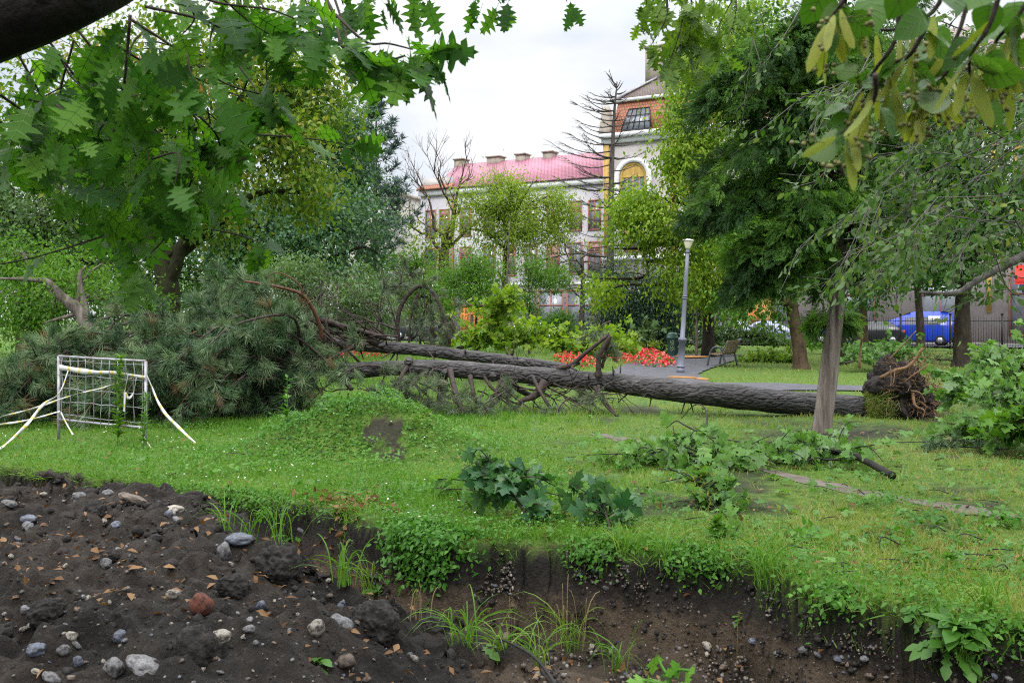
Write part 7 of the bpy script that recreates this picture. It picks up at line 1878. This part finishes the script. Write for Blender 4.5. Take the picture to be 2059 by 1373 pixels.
tl = MB(); n = 420; X, Y = field(n, 6.5, 24, 1.4); X = np.where(R.uniform(0, 1, n) < .7, np.abs(X), X); ok, Z, sx_ = lawn_ok(X, Y); X, Y, Z = X[ok], Y[ok], Z[ok]; m = len(X)
scatter(tl, MAPLE, np.stack([X, Y, Z + R.uniform(.03, .08, m)], 1), frames(nrm(rdir(m) * [1, 1, .4]), nrm(rdir(m) * .6 + [0, -.1, 1])), R.uniform(.06, .13, m), R.uniform(0, 1, m))
tag(tl.build('torn_leaves', M['fresh_maple']), 'torn green maple leaves strewn over the lawn by the storm', 'leaf litter', kind='stuff')
tw = MB()
for k in range(150):
    px, py = R.uniform(250, 2050), R.uniform(850, 1180); c = hit(px, py)
    if trench_st(c[0], c[1])[0] > -.1: continue
    th_ = R.uniform(0, 6.28); d = np.array([math.cos(th_), math.sin(th_), .0]); L = R.uniform(.06, .3); z = R.uniform(.03, .07)
    tube(tw, curve([c + [0, 0, z], c + d * L * .5 + R.normal(size=3) * .02 + [0, 0, z + .01], c + d * L + [0, 0, z]], 6), [.005, .005, .004, .004, .003, .002], 5)
tag(tw.build('broken_twigs', M['limb_black']), 'small dark broken twigs strewn over the lawn', 'twigs', kind='stuff')

# individual plants
def rosette(label, px, py, size, n, tpl=None, mat='weed_dark', group=None, toothed=True):
    q = hit(px, py); k = q[1] / F * size * .62; n = int(n * 1.4)
    t = thing('weed_plant', label, 'plant', q, group); mb = MB()
    th_ = R.uniform(0, 2 * math.pi, n); d = nrm(np.stack([np.cos(th_), np.sin(th_) * .9 - .25, R.uniform(-.5, .7, n)], 1))
    T3 = tpl_strip([(0, 0), (.02, .12), (.05, .16), (.02, .22), (.09, .30), (.035, .36), (.12, .46), (.05, .52), (.15, .64), (.07, .69), (.15, .80), (.09, .92), (0, 1)], .15, .45) if toothed else ELL
    scatter(mb, T3, np.repeat(q[None], n, 0) + R.normal(size=(n, 3)) * .012, frames(d, nrm(rdir(n) * .3 + [0, -.3, 1])), k * R.uniform(.6, 1.15, n), R.uniform(.2, .9, n)); mb.build('leaves', M[mat], t)
    return t
GW = 'leafy weeds rooted along the trench lip'
rosette('large toothed weed hanging down the trench wall at the right corner', 1905, 1290, 130, 17, group=GW)
rosette('leafy dock plant just above the large toothed weed at the right corner', 1920, 1255, 110, 18, toothed=False, group=GW)
rosette('dandelion like weed on the lip below the middle of the right lawn', 1680, 1190, 95, 14, group=GW)
rosette('broad weed on the trench lip left of the dock plant', 1850, 1225, 85, 12, group=GW)
rosette('small toothed weed rooted in the wall under the lip grass', 1500, 1240, 45, 9, group=GW)
rosette('low weed hanging over the lip at the right picture edge', 2040, 1265, 90, 12, group=GW)
rosette('toothed weed on the lip beneath the small seedling', 1445, 1130, 60, 10, group=GW)
rosette('dark leafy weed in the middle of the right lawn', 1760, 1080, 90, 16, group='weeds in the right lawn')
rosette('leafy weed in the right lawn near the picture edge', 2010, 1150, 90, 16, group='weeds in the right lawn')
rosette('small bright weed growing low on the spoil heap', 640, 1330, 70, 9, toothed=False)
rosette('broad weed on the near trench bank right of the big clod', 960, 1300, 100, 12)
rosette('bluish toothed weed at the right shoulder of the heap', 590, 1080, 70, 9)
rosette('weed low on the bank by the large dark clod', 760, 1190, 60, 8, toothed=False)

def tuft(label, px, py, size, n, mat='grass', mu=.35, lean=.55, group=None, w=.0042, name='grass_tuft'):
    q = hit(px, py); k = q[1] / F * size
    if name == 'grass_tuft': n = int(n * 1.15); lean = 1.15; mu = R.uniform(.12, .42)
    t = thing(name, label, 'grass', q, group); mb = MB()
    pos = q[None] + np.stack([R.normal(size=n) * k * .12, R.normal(size=n) * k * .12, np.zeros(n)], 1)
    L = k * R.uniform(.5, 1.15, n)
    for m_ in range(n):
        th_ = R.uniform(0, 2 * math.pi); h = np.array([math.cos(th_), math.sin(th_), 0]) * R.uniform(.1, 1) * lean
        c = curve([pos[m_], pos[m_] + (h * .35 + [0, 0, .62]) * L[m_], pos[m_] + (h * 1.0 + [0, 0, .88]) * L[m_], pos[m_] + (h * 1.55 + [0, 0, .72]) * L[m_]], 8)
        ww = np.interp(np.linspace(0, 1, 8), [0, .4, 1], [.7, 1, .05]) * w; s = nrm(np.cross(c[-1] - c[0], R.normal(size=3)))
        v = np.concatenate([c - s * ww[:, None], c + s * ww[:, None]]); i = np.arange(7)
        mb.add(v, np.stack([i, i + 1, 8 + i + 1, 8 + i], 1), float(np.clip(R.normal(mu, .15), 0, 1)))
    mb.build('blades', M[mat], t)
GG = 'long grass tufts on the trench bank'
for px, py, sz, n, lab in ((500, 1090, 100, 14, 'long grass tuft behind the right shoulder of the heap'), (560, 1095, 110, 18, 'arching grass tuft right of the heap shoulder'), (690, 1175, 90, 30, 'bushy grass tuft on the near trench bank'), (745, 1195, 80, 26, 'grass tuft just right of the bushy one on the bank'), (450, 1065, 75, 10, 'thin grass tuft at the heap crest end'),
                          (930, 1310, 110, 30, 'grass tuft beside the broad weed on the near bank'), (1010, 1330, 80, 26, 'short grass tuft at the foot of the near bank'), (1150, 1310, 110, 26, 'grass tuft growing from the trench floor'), (1080, 1340, 90, 22, 'grass tuft near the picture bottom in the trench'), (1240, 1350, 80, 20, 'low grass tuft at the gravel end of the trench'),
                          (1540, 1180, 110, 40, 'bright tuft drooping over the lip at the right'), (1990, 1240, 100, 40, 'bright tuft on the lip near the right edge'), (1250, 1120, 70, 26, 'tuft over the lip below the low maple sprout'), (1345, 1140, 80, 26, 'fine tuft on the lip right of the low maple sprout'), (1940, 1330, 70, 22, 'wiry tuft rooted in the wall at the right corner')):
    tuft(lab, px, py, sz, n, group=GG)
for px, py, sz, n, lab in ((1140, 1300, 150, 16, 'tall dry straw stalks standing in the trench'), (1030, 1290, 110, 9, 'thin dry straw stalks left of the tall ones in the trench'), (840, 1250, 80, 12, 'pale dry grass by the rounded dark clod'), (1500, 1340, 130, 3, 'single dry stalks before the right trench wall')):
    tuft(lab, px, py, sz, n, 'straw', .5, .25, 'dry straw stalks in the trench', .0035, 'straw_tuft')
leafy('leaf_sprout', 'bright green toothed leaf sprout at the bottom edge right of the middle', [P(1335, 1420, 3.0), P(1345, 1370, 3.0), P(1360, 1345, 3.0)], .006, .003, 4, .10, 2, MAPLE, .085, M['weed'], M['weed'], up=.5, cat='plant', rshift=.3)
mb = MB(); tube(mb, curve([hit(1000, 1300) + [0, 0, .06], P(1060, 1310, 4.6), P(1100, 1350, 4.3), P(1130, 1400, 4.1)], 16), np.linspace(.006, .010, 16), 6, .1); tube(mb, curve([P(1085, 1330, 4.4), P(1090, 1350, 4.35), P(1120, 1385, 4.2)], 8), .006, 5)
tag(mb.build('dead_twig', M['limb_black']), 'dark dead twig arching at the foot of the near bank', 'twig')
# tall thin weed through the mesh panel, and thistle-like stem on the mound
def stalk(name, label, base, top, n, L, mat, w=LEAFN):
    t = thing(name, label, 'plant', base); mb, lm = MB(), MB(); c = curve([base, (base + top) / 2 + [.01, 0, 0], top], 14); tube(mb, c, np.linspace(.008, .003, 14), 5)
    k = R.uniform(.08, 1, n); pos = base + (top - base) * k[:, None]; d = nrm(rdir(n) * [1, 1, .3] + [0, 0, .55]); scatter(lm, w, pos, frames(d, nrm(rdir(n) * .4 + [0, 0, 1])), L * R.uniform(.5, 1.1, n) * (1.15 - .5 * k), R.uniform(.3, .9, n)); mb.build('stem', M['weed'], t); lm.build('leaves', M[mat], t)
q = P(236, 885, 13.05); q[2] = hz(q[0], q[1]); stalk('tall_weed', 'tall narrow weed growing up through the mesh panel', q, P(241, 716, q[1]), 210, .14, 'mid_leaf')
q = P(287, 885, 12.85); q[2] = hz(q[0], q[1]); stalk('tall_weed', 'shorter narrow weed at the right post of the mesh panel', q, P(293, 790, q[1]), 110, .11, 'weed')
q = hit(576, 868); stalk('thistle_stem', 'lone thistle like stem rising at the left foot of the mound', q, P(577, 758, q[1]), 26, .13, 'weed', LEAF)
